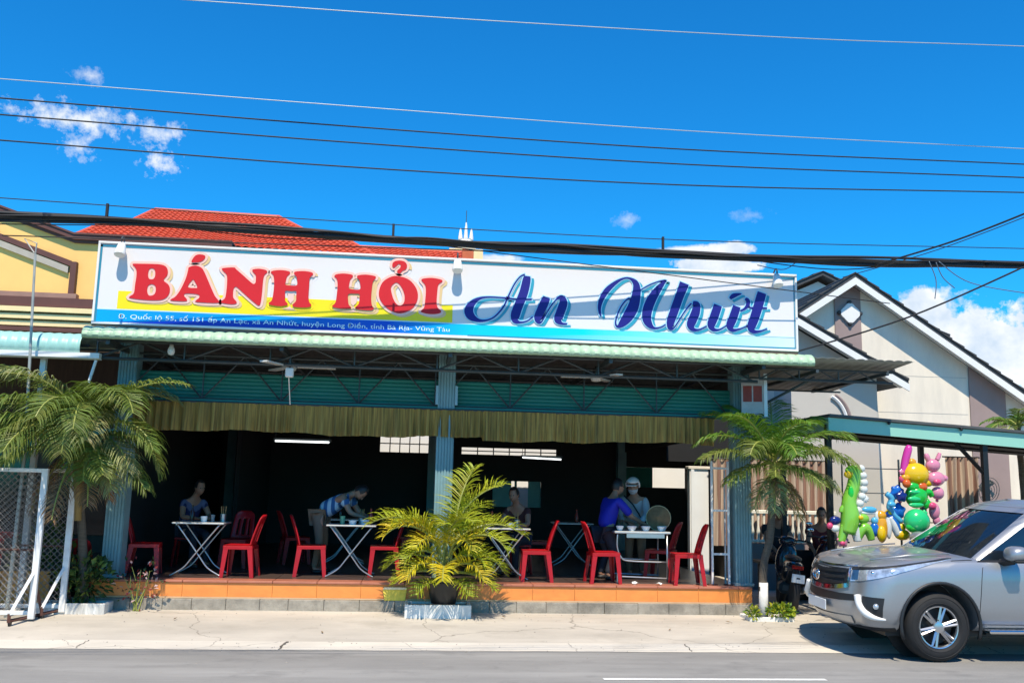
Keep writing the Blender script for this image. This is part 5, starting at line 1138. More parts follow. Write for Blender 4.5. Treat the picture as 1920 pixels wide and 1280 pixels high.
    def gring(z):
        for a, c in zip(GB[:-1], GB[1:]):
            if z <= c[0]: q = max(0, (z - a[0]) / (c[0] - a[0])); return tuple(u + (v - u) * q for u, v in zip(a, c))
        return GB[-1]
    # shell pieces: roof, pillars
    def gpanel(name, s0, s1, z0, z1, m, off, sides=(-1, 1), n=10, nz=6, trimf=None, parent=None):
        for sg in sides:
            b = MB()
            def P(u, v, o_):
                zz = z0 + (z1 - z0) * v; a, c = (s0, s1) if trimf is None else trimf(v); s = a + (c - a) * u; k = gring(zz); p = gout(k, s); d = gout(k, min(s + .004, 1)) - gout(k, max(s - .004, 0)); nn = Vector((-d.y, d.x, .25 * d.length)).normalized(); p = p + nn * o_; return (p.x, p.y * sg, p.z)
            b.grid(lambda u, v: P(u, v, off), n, nz); N1 = len(b.v); b.grid(lambda u, v: P(u, v, off - .012), n, nz); w = n + 1
            edge = [i for i in range(w)] + [j * w + n for j in range(1, nz + 1)] + [nz * w + i for i in range(n - 1, -1, -1)] + [j * w for j in range(nz - 1, 0, -1)]
            for a, c in zip(edge, edge[1:] + edge[:1]): b.f.append((a, c, N1 + c, N1 + a)); b.mi.append(0)
            put(b, name, m, parent, 40)
    s_ws = 9.6 / 56
    bb = MB(); hv = [[gout(k, i / 56) for i in range(57)] for k in GB[-3:]]
    rings = [[Vector((p.x, -p.y, p.z)) for p in h] + [p for p in h[::-1]][1:-1] for h in hv]; R1 = len(rings[0])
    for rg in rings: bb.v += [tuple(p) for p in rg]
    for j in range(2):
        for i in range(R1): i2 = (i + 1) % R1; bb.f.append((j * R1 + i, j * R1 + i2, (j + 1) * R1 + i2, (j + 1) * R1 + i))
    base = 2 * R1; rows = []
    for i in range(57):
        a = Vector(bb.v[base + i]); c = Vector(bb.v[base + (R1 - i) % R1]); row = []
        for k in range(7):
            if k == 0: row.append(base + i)
            elif k == 6: row.append(base + (R1 - i) % R1)
            else: q = k / 6; p = a * (1 - q) + c * q; p.z += .022 * math.sin(math.pi * q); bb.v.append(tuple(p)); row.append(len(bb.v) - 1)
        rows.append(row)
    for i in range(56):
        for k in range(6):
            f = tuple(dict.fromkeys((rows[i][k], rows[i + 1][k], rows[i + 1][k + 1], rows[i][k + 1])))
            if len(f) > 2: bb.f.append(f)
    bb.mi = [0] * len(bb.f); put(bb, 'roof', m_sil, None, 40)
    gpanel('windshield', 0, s_ws, 1.12, 1.735, m_gls, -.004, n=12)
    gpanel('wiper_cowl', 0, 12 / 56, 1.10, 1.165, m_trim, .004, n=12, nz=2)
    gpanel('front_pillar', s_ws, 12.4 / 56, 1.12, 1.74, m_sil, .004, n=5)
    gpanel('front_window', 12.4 / 56, 24.5 / 56, 1.13, 1.67, m_gls, -.004, n=10, trimf=lambda v: ((12.4 + .0 * v) / 56, 24.5 / 56))
    gpanel('window_chrome', 12.4 / 56, 42 / 56, 1.665, 1.69, m_chr, .006, n=24, nz=1); gpanel('middle_pillar', 24.5 / 56, 26 / 56, 1.12, 1.70, m_trim, .0, n=2)
    gpanel('rear_window', 26 / 56, 35 / 56, 1.13, 1.67, m_gls, -.004, n=8); gpanel('rear_pillar', 35 / 56, 36.5 / 56, 1.12, 1.70, m_trim, .0, n=2); gpanel('quarter_window', 36.5 / 56, 42 / 56, 1.13, 1.67, m_gls, -.004, n=6)
    gpanel('upper_rail', 12.4 / 56, 1, 1.69, 1.76, m_sil, .003, n=30, nz=2); gpanel('tail_pillar', 42 / 56, 49 / 56, 1.12, 1.70, m_sil, .002, n=8); gpanel('tail_window', 49 / 56, 1, 1.15, 1.66, m_gls, -.002, n=8); gpanel('windshield_header', 0, s_ws, 1.735, 1.765, m_sil, .003, n=12, nz=2)
    gpanel('tail_panel', 49 / 56, 1, 1.10, 1.15, m_sil, .0, n=8, nz=1)
    # mirrors
    for sg in (-1, 1):
        c = Vector((1.92, sg * 1.03, 1.245))
        b = MB().ball((0, 0, 0), (1, 1, 1), 16, 10); b.v = [(c.x + .115 * math.copysign(abs(x) ** .7, x) + .02 * z, c.y + .125 * math.copysign(abs(y) ** .75, y), c.z + .085 * math.copysign(abs(z) ** .8, z)) for x, y, z in b.v]; mr = put(b, 'mirror', m_sil, None, True)
        put(MB().box(c.x - .07, c.x + .09, c.y - .11, c.y + .11, c.z - .10, c.z - .055, bev=.02), 'mirror_base', m_trim, mr); put(MB().bar((c.x - .02, c.y, c.z - .08), (c.x - .08, sg * .86, c.z - .12), .06), 'mirror_arm', m_trim, mr)
    # cabin
    put(MB().box(1.5, 1.95, -.70, .70, 1.0, 1.13, bev=.03), 'dashboard', m_trim)
    for y in (-.38, .38):
        st = put(MB().box(2.35, 2.5, y - .24, y + .24, .9, 1.36, bev=.04), 'seat', mat('seat_fabric', (.03, .03, .032), .8)); put(MB().box(2.42, 2.52, y - .13, y + .13, 1.38, 1.55, bev=.03), 'headrest', MATS['seat_fabric'], st)
    # wheels
    def wheel(wx, sg):
        yo = sg * .905; cz = WR + .002
        c = (wx, 0, cz); w0 = .25
        ty = put(MB().lathe([(.235, yo - sg * .03), (.262, yo - sg * .008), (.272, yo - sg * .002), (.276, yo - sg * .006), (.325, yo), (.332, yo - sg * .006), (.338, yo), (.368, yo - sg * .018), (.386, yo - sg * .05), (WR, yo - sg * .09), (WR, yo - sg * .17), (.386, yo - sg * .21), (.36, yo - sg * .245), (.225, yo - sg * .25)], c, 48, 'Y', cap=False), 'tyre', m_tyre, None, 50)
        for k in range(48):
            pass
        put(MB().lathe([(.243, yo - sg * .03), (.236, yo - sg * .018), (.224, yo - sg * .022), (.216, yo - sg * .04)], c, 40, 'Y', cap=False), 'rim', m_rim, ty, 40); put(MB().lathe([(.217, yo - sg * .041), (.212, yo - sg * .2), (.0, yo - sg * .2)], c, 40, 'Y', cap=False), 'rim_barrel', m_trim, ty)
        put(MB().lathe([(.198, yo - sg * .10), (.0, yo - sg * .10)], c, 32, 'Y', cap=False), 'brake_disc', m_trim, ty)
        for k in range(6):
            a = 2 * math.pi * k / 6 + .26
            for da in (-.115, .115):
                r0, r1 = .045, .226; a0 = a + da * 1.6; a1 = a + da
                p0 = Vector((wx + r0 * math.cos(a0), yo - sg * .035, cz + r0 * math.sin(a0))); p1 = Vector((wx + r1 * math.cos(a1), yo - sg * .024, cz + r1 * math.sin(a1)))
                put(MB().tube([p0, p1], [.020, .0145], 4), 'spoke', m_rim, ty)
        put(MB().lathe([(.062, yo - sg * .05), (.062, yo - sg * .018), (.03, yo - sg * .010), (.0, yo - sg * .010)], c, 20, 'Y', cap=False), 'hub', m_rim, ty, 40)
        for k in range(6):
            a = 2 * math.pi * k / 6 + .52; put(MB().ball((wx + .078 * math.cos(a), yo - sg * .03, cz + .078 * math.sin(a)), .011, 8, 5), 'wheel_nut', m_trim, ty)
    for wx in WX:
        for sg in (-1, 1): wheel(wx, sg)
    put(MB().box(.5, 4.5, -.7, .7, .26, .34), 'underbody', m_trim)
    for wx in WX: put(MB().tube([(wx, -.7, .38), (wx, .7, .38)], .05, 8), 'axle', m_trim)
    for sg in (-1, 1): panel('tail_light', 1 - SF * 1.3, 1 - SF * .7, 1.05, .92, mat('tail_red', (.35, .01, .01), .1, coat=1), False, .008, sides=(sg,))
suv()
# ------------------------------------------------------------------ furniture
m_redp = mat('red_plastic', (.40, .004, .009), .42, var=.15, scale=5, sub=(.5, .01, .02, .06)); m_inox = mat('stainless', (.50, .50, .50), .3, metal=.85, var=.1); m_top = mat('steel_top', (.62, .62, .60), .35, metal=.5, var=.08)
m_porc = mat('porcelain', (.78, .79, .78), .2, var=.02)
def chair_proto():
    t = bpy.data.objects.new('plastic_chair', None); COL.objects.link(t); WLOC[t.name] = Vector((0, 0, 0)); t['category'] = 'chair'; t['group'] = 'red plastic chairs'
    def fs(u, v):
        x = -.205 + .41 * u; y = -.20 + .40 * v; e = max(abs(2 * u - 1), abs(2 * v - 1)); return (x, y * (1 - .06 * (1 - u)), .435 - .012 * (1 - e * e) + .008 * e)
    b = MB().grid(fs, 10, 10); b.box(-.20, .205, -.20, -.185, .385, .436, bev=.004); b.box(-.20, .205, .185, .20, .385, .436, bev=.004); b.box(.19, .206, -.184, .184, .375, .436, bev=.004); b.box(-.206, -.19, -.184, .184, .385, .436, bev=.004)
    b.build('seat', m_redp, t)
    def fb(u, v):
        w = (.19 - .035 * v) * (1 if v < .8 else math.sqrt(max(0, 1 - ((v - .8) / .2) ** 2 * .75))); y = (2 * u - 1) * w; return (-.195 - .10 * v - .04 * v * v + .035 * (2 * u - 1) ** 2, y, .43 + .44 * v)
    b = MB(); nu, nv = 14, 14; g = [[fb(i / nu, j / nv) for i in range(nu + 1)] for j in range(nv + 1)]; vs = [p for r in g for p in r]
    fc = [(j * 15 + i, j * 15 + i + 1, (j + 1) * 15 + i + 1, (j + 1) * 15 + i) for j in range(nv) for i in range(nu) if not (i in (3, 6, 7, 10) and 2 <= j <= 9)]
    b.add(vs, fc); o = b.build('backrest', m_redp, t, smooth=True, fix=False); md = o.modifiers.new('thick', 'SOLIDIFY'); md.thickness = .014; md.offset = 0
    for sx, sy in ((1, 1), (1, -1), (-1, 1), (-1, -1)):
        b = MB(); x0, y0 = sx * .188, sy * .183; x1, y1 = sx * (.215 if sx > 0 else .235), sy * .215; w0, w1 = .060, .038
        for q in (0,):
            top = [(x0 - sx * w0, y0), (x0 - sx * w0, y0 + sy * .012), (x0 + sx * .012, y0 + sy * .012), (x0 + sx * .012, y0 - sy * w0), (x0, y0 - sy * w0), (x0, y0)]
            bot = [(x1 - sx * w1, y1), (x1 - sx * w1, y1 + sy * .012), (x1 + sx * .012, y1 + sy * .012), (x1 + sx * .012, y1 - sy * w1), (x1, y1 - sy * w1), (x1, y1)]
            vs = [(a, c, .43) for a, c in top] + [(a, c, .0) for a, c in bot]; b.add(vs, [(0, 1, 2, 3, 4, 5), (11, 10, 9, 8, 7, 6)] + [(i, (i + 1) % 6, 6 + (i + 1) % 6, 6 + i) for i in range(6)])
        b.build('leg', m_redp, t)
    return t
CH = chair_proto(); _first = [True]
def chair(x, y, rz, label, z=ZF):
    o = CH if _first[0] else copy_tree(CH); _first[0] = False
    o.location = (x, y, z + .002); o.rotation_euler = (0, 0, R_(rz)); o['label'] = label; return o
chair(-2.38, 13.98, 176, 'bright red chair right of the leftmost folding table')
chair(-1.42, 14.25, 6, 'dim red chair left of the person in the striped shirt')
chair(-.36, 14.35, 182, 'dim red chair half hidden behind the areca palm')
chair(1.86, 13.90, 177, 'red chair just right of the areca palm')
chair(2.84, 13.78, 3, 'bright red chair facing right at the serving table')
chair(4.06, 13.68, 176, 'bright red chair nearest the right post')
chair(3.92, 14.55, 150, 'shaded red chair behind the chair nearest the right post')
chair(-3.72, 14.05, 8, 'shaded red chair beside the left post')
chair(-2.7, 15.5, -100, 'dark red chair deep behind the leftmost table')
chair(-1.9, 16.3, 20, 'dark red chair in the depth of the left bay')
chair(.0, 16.6, 200, 'dark red chair in the depth near the middle post')
chair(2.2, 16.4, 0, 'dark red chair in the depth of the right bay')
chair(-5.75, 14.15, -20, 'red chair on the orange step behind the chain link gates', .62)
chair(-4.62, 14.3, 90, 'red chair glimpsed left of the left post', .62 if False else .14)
def table_proto():
    t = bpy.data.objects.new('folding_table', None); COL.objects.link(t); WLOC[t.name] = Vector((0, 0, 0)); t['category'] = 'table'; t['group'] = 'folding steel tables'
    MB().box(-.36, .36, -.30, .30, .722, .745, bev=.006).build('table_top', m_top, t); 
    for y in (-.25, .25):
        for sg in (1, -1):
            yo = y + sg * .014
            MB().tube(catmull([(-sg * .30, yo, .72), (-sg * .10, yo, .46), (sg * .05, yo, .26), (sg * .16, yo, .12), (sg * .30, yo, .03), (sg * .34, yo, .012)], 5), .0115, 8).build('leg', m_inox, t, smooth=True)
    for x in (-.3, .3): MB().tube([(x, -.26, .715), (x, .26, .715)], .010, 8).build('stretcher', m_inox, t)
    return t
TB = table_proto()
for i, (x, y, rz, l) in enumerate(((-2.98, 14.15, 0, 'leftmost folding steel table with crossed legs'), (-.84, 14.28, 0, 'folding steel table under the person in the striped shirt'), (1.42, 14.20, 0, 'folding steel table right of the areca palm'), (-1.1, 16.6, 4, 'folding table deep in the dark left bay'), (2.9, 16.9, -3, 'folding table deep in the dark right bay'))):
    o = TB if i == 0 else copy_tree(TB); o.location = (x, y, ZF + .002); o.rotation_euler = (0, 0, R_(rz)); o['label'] = l
def serving():
    x0, x1, y0, y1 = 3.06, 3.92, 14.0, 14.6; z = ZF; t = thing('serving_table', 'stainless serving table with rounded tube frame and bowls on top', 'table', (3.5, 14.3, z))
    MB().box(x0, x1, y0, y1, z + .70, z + .735, bev=.008).build('table_top', m_top, t); MB().box(x0 + .18, x1 - .1, y0 - .012, y0 - .001, z + .64, z + .70).build('apron', m_inox, t)
    for x, y in ((x1 - .05, y0 + .03), (x1 - .05, y1 - .03), (x0 + .05, y1 - .03)): MB().tube([(x, y, z), (x + .0, y, z + .70)], .013, 8).build('leg', m_inox, t, smooth=True)
    for y in (y0 + .03, y1 - .05):
        MB().tube(catmull([(x0 + .05, y, z + .69), (x0 + .045, y, z + .5), (x0 + .10, y, z + .36), (x0 + .22, y, z + .30), (x1 - .06, y, z + .285)], 5), .013, 8).build('frame_loop', m_inox, t, smooth=True)
        MB().tube([(x0 + .12, y, z + .07), (x1 - .04, y, z + .05)], .012, 8).build('lower_bar', m_inox, t); MB().tube([(x0 + .05, y, z), (x0 + .06, y, z + .36)], .012, 8).build('leg', m_inox, t)
    for k, (x, y, r) in enumerate(((3.16, 14.1, .062), (3.34, 14.08, .075), (3.56, 14.1, .072), (3.80, 14.12, .062), (3.88, 14.3, .06))):
        b = MB().lathe([(.0, .0), (r * .55, .0), (r * .6, .012), (r * .92, .05), (r, .072), (r * .96, .072), (r * .55, .022), (.0, .016)], (x, y, z + .737), 18, cap=False).build('bowl', m_porc, smooth=45)
        tag(b, ['leftmost white bowl on the serving table', 'wide white bowl, second from the left on the serving table', 'white bowl in the middle of the serving table', 'white bowl near the right end of the serving table', 'white bowl at the back right of the serving table'][k], 'bowl', 'bowls on the serving table')
    h = thing('conical_hat', 'woven conical straw hat leaning behind the bowls', 'hat', (3.86, 14.45, z + .737)); m = mat('straw', (.34, .18, .08), .8, var=.25, scale=12)
    b = MB().lathe([(.0, .16), (.05, .13), (.19, .0), (.185, -.005), (.045, .118), (.0, .145)], (0, 0, 0), 24, cap=False); b.xf(Matrix.Translation((3.84, 14.42, z + .737 + .19)) @ Matrix.Rotation(R_(80), 4, 'X') @ Matrix.Rotation(R_(-18), 4, 'Y')); b.build('brim', m, h, smooth=40)
    k = 18; rr = MB().tube([Vector((3.84, 14.42, z + .927)) + Matrix.Rotation(R_(80), 3, 'X') @ Matrix.Rotation(R_(-18), 3, 'Y') @ Vector((.19 * math.cos(2 * math.pi * i / k), .19 * math.sin(2 * math.pi * i / k), 0)) for i in range(k + 1)], .006, 5); rr.build('rim', m_crm, h)
serving()
def cup(x, y, z, r, h, m, label, name='cup'): return tag(MB().lathe([(.0, 0), (r * .8, 0), (r, h), (r * .93, h), (r * .72, .008), (0, .008)], (x, y, z), 16, cap=False).build(name, m, smooth=45), label, name)
zt = ZF + .749
cup(-.98, 14.15, zt, .04, .12, mat('green_plastic', (.10, .33, .20), .3), 'pale green cup under the striped shirt')
cup(-.83, 14.12, zt, .06, .06, m_porc, 'white bowl in the middle of the second folding table', 'bowl'); cup(-.66, 14.2, zt, .07, .07, m_porc, 'white bowl at the right of the second folding table', 'bowl')
cup(-2.95, 14.1, zt, .05, .08, m_porc, 'white bowl on the leftmost folding table', 'bowl'); cup(-2.84, 14.16, zt, .03, .10, mat('clear_grey', (.3, .33, .35), .1, alpha=.6), 'glass beside the bowl on the leftmost table', 'glass')
cup(1.5, 14.1, zt, .06, .07, m_porc, 'white bowl on the folding table right of the areca palm', 'bowl')
def bottle(x, y, m, label): return tag(MB().lathe([(0, 0), (.032, 0), (.034, .01), (.034, .13), (.014, .17), (.013, .21), (.016, .212), (.016, .23), (0, .232)], (x, y, zt), 14, cap=False).build('sauce_bottle', m, smooth=45), label, 'bottle', 'sauce bottles on the tables')
m_sau = mat('dark_sauce', (.05, .012, .008), .15); m_chl = mat('chili_sauce', (.38, .03, .01), .25)
bottle(-3.16, 14.28, m_sau, 'dark sauce bottle at the left of the leftmost table'); bottle(-.58, 14.42, m_chl, 'red sauce bottle on the second folding table'); bottle(1.24, 14.36, m_chl, 'red sauce bottle on the table right of the areca palm'); bottle(-1.2, 16.7, m_sau, 'dark sauce bottle on the deep left table'); bottle(3.0, 16.95, m_chl, 'red sauce bottle on the deep right table')
def jar(x, y, label):
    t = thing('chopstick_jar', label, 'jar', (x, y, zt), 'chopstick jars'); MB().lathe([(0, 0), (.04, 0), (.045, .11), (.04, .11), (.037, .01), (0, .01)], (x, y, zt), 14, cap=False).build('cup', m_inox, t, smooth=45); r = random.Random(int(x * 50))
    for k in range(8): a = r.uniform(0, 6.3); MB().tube([(x + .02 * math.cos(a), y + .02 * math.sin(a), zt + .012), (x + .038 * math.cos(a), y + .038 * math.sin(a), zt + .22)], .0035, 4).build('chopstick', mat('bamboo', (.40, .25, .10), .6), t)
jar(-2.72, 14.3, 'chopstick jar at the right of the leftmost table'); jar(-.72, 14.46, 'chopstick jar on the second folding table'); jar(1.62, 14.34, 'chopstick jar on the table right of the areca palm')
def basket():
    t = thing('yellow_carton', 'small yellow carton resting on the kerb ledge left of the areca', 'box', (-.16, 13.36, .283)); m = mat('yellow_card', (.84, .62, .08), .7, var=.15, scale=14)
    MB().prism([(-.30, 13.355, .284), (-.02, 13.355, .284), (.0, 13.36, .43), (-.33, 13.36, .43)], (0, .038, 0)).build('body', m, t); MB().prism([(-.33, 13.35, .432), (.0, 13.35, .432), (-.01, 13.34, .462), (-.31, 13.34, .462)], (0, .006, 0)).build('flap', mat('pale_card', (.76, .70, .50), .7), t)
basket()
def litter(x, y, s, l):
    b = MB(); r = random.Random(int(x * 100)); n = 7; b.add([(x + s * r.uniform(.6, 1) * math.cos(k * 6.28 / n), y + s * r.uniform(.5, 1) * math.sin(k * 6.28 / n), ZF + .004 + r.uniform(0, .03)) for k in range(n)] + [(x, y, ZF + .045)], [(k, (k + 1) % n, n) for k in range(n)]); tag(b.build('crumpled_paper', mat('paper', (.75, .74, .70), .8)), l, 'paper', 'crumpled paper on the floor')
litter(3.28, 13.62, .06, 'crumpled paper on the floor under the serving table'); litter(3.60, 13.50, .055, 'crumpled white napkin at the platform edge')

# ------------------------------------------------------------------ fans, lamps, rack, poster
def fan(label, c, L, rot):
    t = thing('ceiling_fan', label, 'fan', c, 'ceiling fans'); c = Vector(c); m = mat('fan_cream', (.55, .54, .50), .4)
    MB().tube([c + Vector((0, 0, .05)), c + Vector((0, 0, max(.1, 3.62 - c.z)))], .012, 8).build('rod', m_steel, t); MB().lathe([(.03, .07), (.07, .05), (.085, .0), (.07, -.04), (.02, -.05)], c, 16).build('motor', m, t, smooth=40)
    for k in range(3):
        a = rot + k * 2 * math.pi / 3; d = Vector((math.cos(a), math.sin(a), 0)); s = Vector((-d.y, d.x, 0)); p0, p1 = c + d * .09, c + d * L
        MB().prism([p0 - s * .035, p1 - s * .06, p1 + s * .06, p0 + s * .035], (0, 0, .022)).build('blade', m, t)
q = W(545, 689, 13.25); fan('cream ceiling fan under the left half of the roof edge', q, .62, R_(2))
q = W(1118, 709, 13.38); fan('cream ceiling fan under the right half of the roof edge', q, .52, R_(178))
def box_lamp():
    q = W(543, 699, 13.1); t = thing('wall_lamp', 'white box lamp on a thin rod below the left ceiling fan', 'lamp', (q.x, 13.1, q.z - .3)); MB().box(q.x - .055, q.x + .055, 13.05, 13.14, q.z - .06, q.z + .07, bev=.012).build('housing', m_white, t); MB().tube([(q.x - .01, 13.12, q.z - .06), (q.x - .02, 13.5, q.z - .40)], .008, 6).build('rod', m_white, t); MB().box(q.x - .012, q.x + .012, 13.08, 13.10, q.z + .07, 3.58).build('hanger', m_steel, t)
box_lamp()
def bulb():
    q = W(321, 658, 13.0); t = thing('hanging_bulb', 'white bulb hanging under the roof edge at the left', 'lamp', (q.x, 13.0, q.z)); MB().lathe([(.0, -.06), (.035, -.05), (.05, -.01), (.045, .03), (.028, .06), (.025, .09), (.0, .09)], q, 14, cap=False).build('globe', m_porc, t, smooth=True); MB().tube([q + Vector((0, 0, .085)), (q.x, 13.0, 3.62)], .012, 6).build('cord', m_white, t)
bulb()
def tube_lamp(label, a, b_, Y, on):
    a, b_ = W(*a, Y), W(*b_, Y); t = thing('tube_lamp', label, 'lamp', (a + b_) / 2, 'fluorescent tubes'); m = mat('lit_tube', (.9, .9, .9), .4, var=0, emit=(.95, 1, 1, 2.2)) if on else m_porc
    MB().tube([a, b_], .016, 10).build('tube', m, t, smooth=True); MB().box(a.x - .03, b_.x + .03, Y + .02, Y + .06, a.z + .0, a.z + .05).build('batten', m_steel, t)
    for x in (a.x, b_.x): MB().bar((x, Y + .04, a.z + .05), (x, Y + .04, 3.7), .008).build('hanger', m_steel, t)
tube_lamp('lit fluorescent tube hanging in the dark left bay', (516, 826), (617, 829), 16.5, True)
tube_lamp('small fluorescent tube deep in the right bay', (980, 857), (1052, 861), 19.5, True)
def sign_lamp(label, px, py):
    q = W(px, py, YS - .11); t = thing('sign_lamp', label, 'lamp', (q.x, YS, q.z), 'lamps on the sign'); MB().tube(catmull([(q.x, YS + .03, 5.01), (q.x, YS - .06, 5.06), (q.x, q.y, 5.03), (q.x, q.y, q.z + .06)], 5), .011, 7).build('arm', m_steel, t, smooth=True)
    b = MB().lathe([(.0, .09), (.035, .088), (.05, .06), (.06, .0), (.075, -.085), (.07, -.105), (.0, -.11)], (0, 0, 0), 16, cap=False); b.xf(Matrix.Translation(q) @ Matrix.Rotation(R_(-22), 4, 'X')); b.build('head', m_white, t, smooth=40)
    b = MB().lathe([(.045, .035), (.052, .05), (.045, .065)], (0, 0, 0), 14); b.xf(Matrix.Translation(q) @ Matrix.Rotation(R_(-22), 4, 'X')); b.build('collar', m_black, t)
sign_lamp('white lamp on the left end of the sign', 227, 466); sign_lamp('white lamp in the middle of the sign', 858, 496); sign_lamp('white lamp on the right end of the sign', 1457, 524)
def rack():
    t = thing('metal_rack', 'narrow white metal ladder rack beside the right post', 'rack', (4.55, 13.66, ZF)); xa, xb = 4.44, 4.69; m = m_gate
    for x in (xa, xb): MB().box(x - .016, x + .016, 13.62, 13.66, ZF, 2.32, bev=.004).build('upright', m, t); MB().box(x - .07, x + .07, 13.60, 13.68, ZF, ZF + .018).build('foot', m_rust, t)
    for z in (.95, 1.58, 2.2): MB().box(xa + .016, xb - .016, 13.628, 13.652, z, z + .03).build('rung', m, t)
    MB().box(xb + .03, xb + .05, 13.9, 13.93, ZF, 2.2).build('rear_upright', m, t)
rack()
def poster():
    a, b_ = W(1393, 712, 13.2), W(1436, 775, 13.2); t = thing('poster_board', 'faded red and white poster board fixed under the roof at the right post', 'sign', (a.x, 13.2, b_.z)); R = Matrix.Translation((a.x + .16, 13.25, 0)) @ Matrix.Rotation(R_(-18), 4, 'Z')
    b = MB().box(-.16, .16, -.012, .012, b_.z, 3.52); b.xf(R); b.build('board', mat('faded_white', (.5, .45, .42), .7, var=.2, scale=8), t)
    for x0, x1 in ((-.135, -.01), (.01, .135)): b = MB().box(x0, x1, -.017, -.0125, b_.z + .17, 3.42); b.xf(R); b.build('red_print', mat('faded_red', (.30, .045, .03), .7, var=.25, scale=9), t)
    b = MB().box(.162, .21, -.03, .03, b_.z - .05, 3.6); b.xf(R); b.build('batten', m_white, t)
poster()
def wall_fan():
    q = W(1850, 918, 16.4); t = thing('pedestal_fan', 'grey electric fan tilted in front of the white house wall', 'fan', (q.x, 16.4, .12)); m = mat('fan_grey', (.18, .19, .19), .4)
    Rm = Matrix.Translation(q) @ Matrix.Rotation(R_(35), 4, 'Y') @ Matrix.Rotation(R_(15), 4, 'Z')
    for r in (.06, .12, .18, .235): b = MB().tube([(r * math.cos(k * .314), -.06, r * math.sin(k * .314)) for k in range(21)], .006, 5); b.xf(Rm); b.build('guard_ring', m, t)
    for k in range(4):
        a = k * 1.571; b = MB().prism([(.02, -.02, .02), (.18, -.03, -.05), (.20, .0, .05), (.05, .0, .06)], (0, .008, 0)); b.xf(Rm @ Matrix.Rotation(a, 4, 'Y')); b.build('blade', m, t)
    b = MB().ball((0, .05, 0), (.07, .11, .07), 12, 8); b.xf(Rm); b.build('motor', m, t, smooth=True); MB().tube([q + Vector((0, .05, 0)), (q.x, 16.45, .14)], .018, 8).build('stand', m, t); MB().lathe([(.2, .12), (.2, .14), (.03, .17)], (q.x, 16.45, 0), 18).build('base', m, t)
wall_fan()

# ------------------------------------------------------------------ motorbikes
def motorbike(label, x, y, rz, col):
    t = thing('motorbike', label, 'motorbike', (0, 0, 0), 'parked motorbikes'); mp = mat('bike_paint_%s' % label[:4], col, .25, coat=.8, var=.05)
    for wy in (-.62, .62):
        w = MB().lathe([(.20, -.04), (.255, -.045), (.275, -.02), (.275, .02), (.255, .045), (.20, .04)], (0, wy, .277), 28, 'X').build('tyre', m_tyre, t, smooth=50); MB().lathe([(.20, -.02), (.19, 0), (.20, .02)], (0, wy, .277), 24, 'X', cap=False).build('rim', m_rim, w)
        for k in range(5): a = k * 1.257; MB().tube([(0, wy, .277), (0, wy + .195 * math.cos(a), .277 + .195 * math.sin(a))], .012, 5).build('spoke', m_rim, w)
    MB().tube(catmull([(0, -.62, .60), (0, -.35, .62), (0, -.05, .42), (0, .25, .42), (0, .42, .80)], 5), [.06] * 21, 8).build('frame', m_trim, t, smooth=True)
    b = MB().ball((0, -.30, .68), (.13, .42, .09), 14, 9); b.build('tail_fairing', mp, t, smooth=True); b = MB().ball((0, -.22, .77), (.12, .36, .055), 14, 8); b.build('saddle', m_trim, t, smooth=True)
    b = MB().ball((0, .42, .68), (.17, .13, .30), 14, 9); b.build('leg_shield', mp, t, smooth=True); MB().ball((0, .46, .99), (.14, .11, .09), 12, 8).build('headlamp_cowl', mp, t, smooth=True)
    for s in (-1, 1):
        MB().tube(catmull([(0, .42, .98), (s * .16, .38, 1.03), (s * .33, .30, 1.02)], 4), .014, 7).build('handlebar', m_trim, t, smooth=True); MB().tube([(s * .24, .34, 1.03), (s * .30, .36, 1.2)], .006, 5).build('mirror_stem', m_trim, t); MB().ball((s * .31, .36, 1.22), (.055, .015, .035), 10, 6).build('mirror', m_chr, t, smooth=True)
        MB().tube([(s * .05, .62, .277), (s * .05, .46, .8)], .02, 7).build('fork', m_inox, t)
    MB().tube([(.12, -.15, .26), (.13, -.55, .34), (.13, -.8, .38)], [.03, .045, .05], 9).build('exhaust', m_inox, t, smooth=True)
    MB().box(-.09, .09, -.86, -.85, .46, .58).build('number_plate', m_white, t); MB().box(-.08, .08, -.745, -.70, .64, .70, bev=.01).build('tail_lamp', mat('tail_red', (.35, .01, .01), .1), t); MB().tube([(0, -.7, .62), (0, -.85, .5)], .04, 6).build('rear_mudguard', m_trim, t)
    MB().box(-.14, .14, -.1, .2, .22, .40, bev=.05).build('engine', m_steel, t)
    t.location = (x, y, .14); t.rotation_euler = (R_(0), R_(7), R_(rz)); return t
motorbike('dark motorbike parked tail out beside the young palm', 5.75, 14.15, -14, (.02, .025, .035))
motorbike('black motorbike parked behind the dark one under the canopy', 6.55, 14.6, -20, (.06, .01, .015))

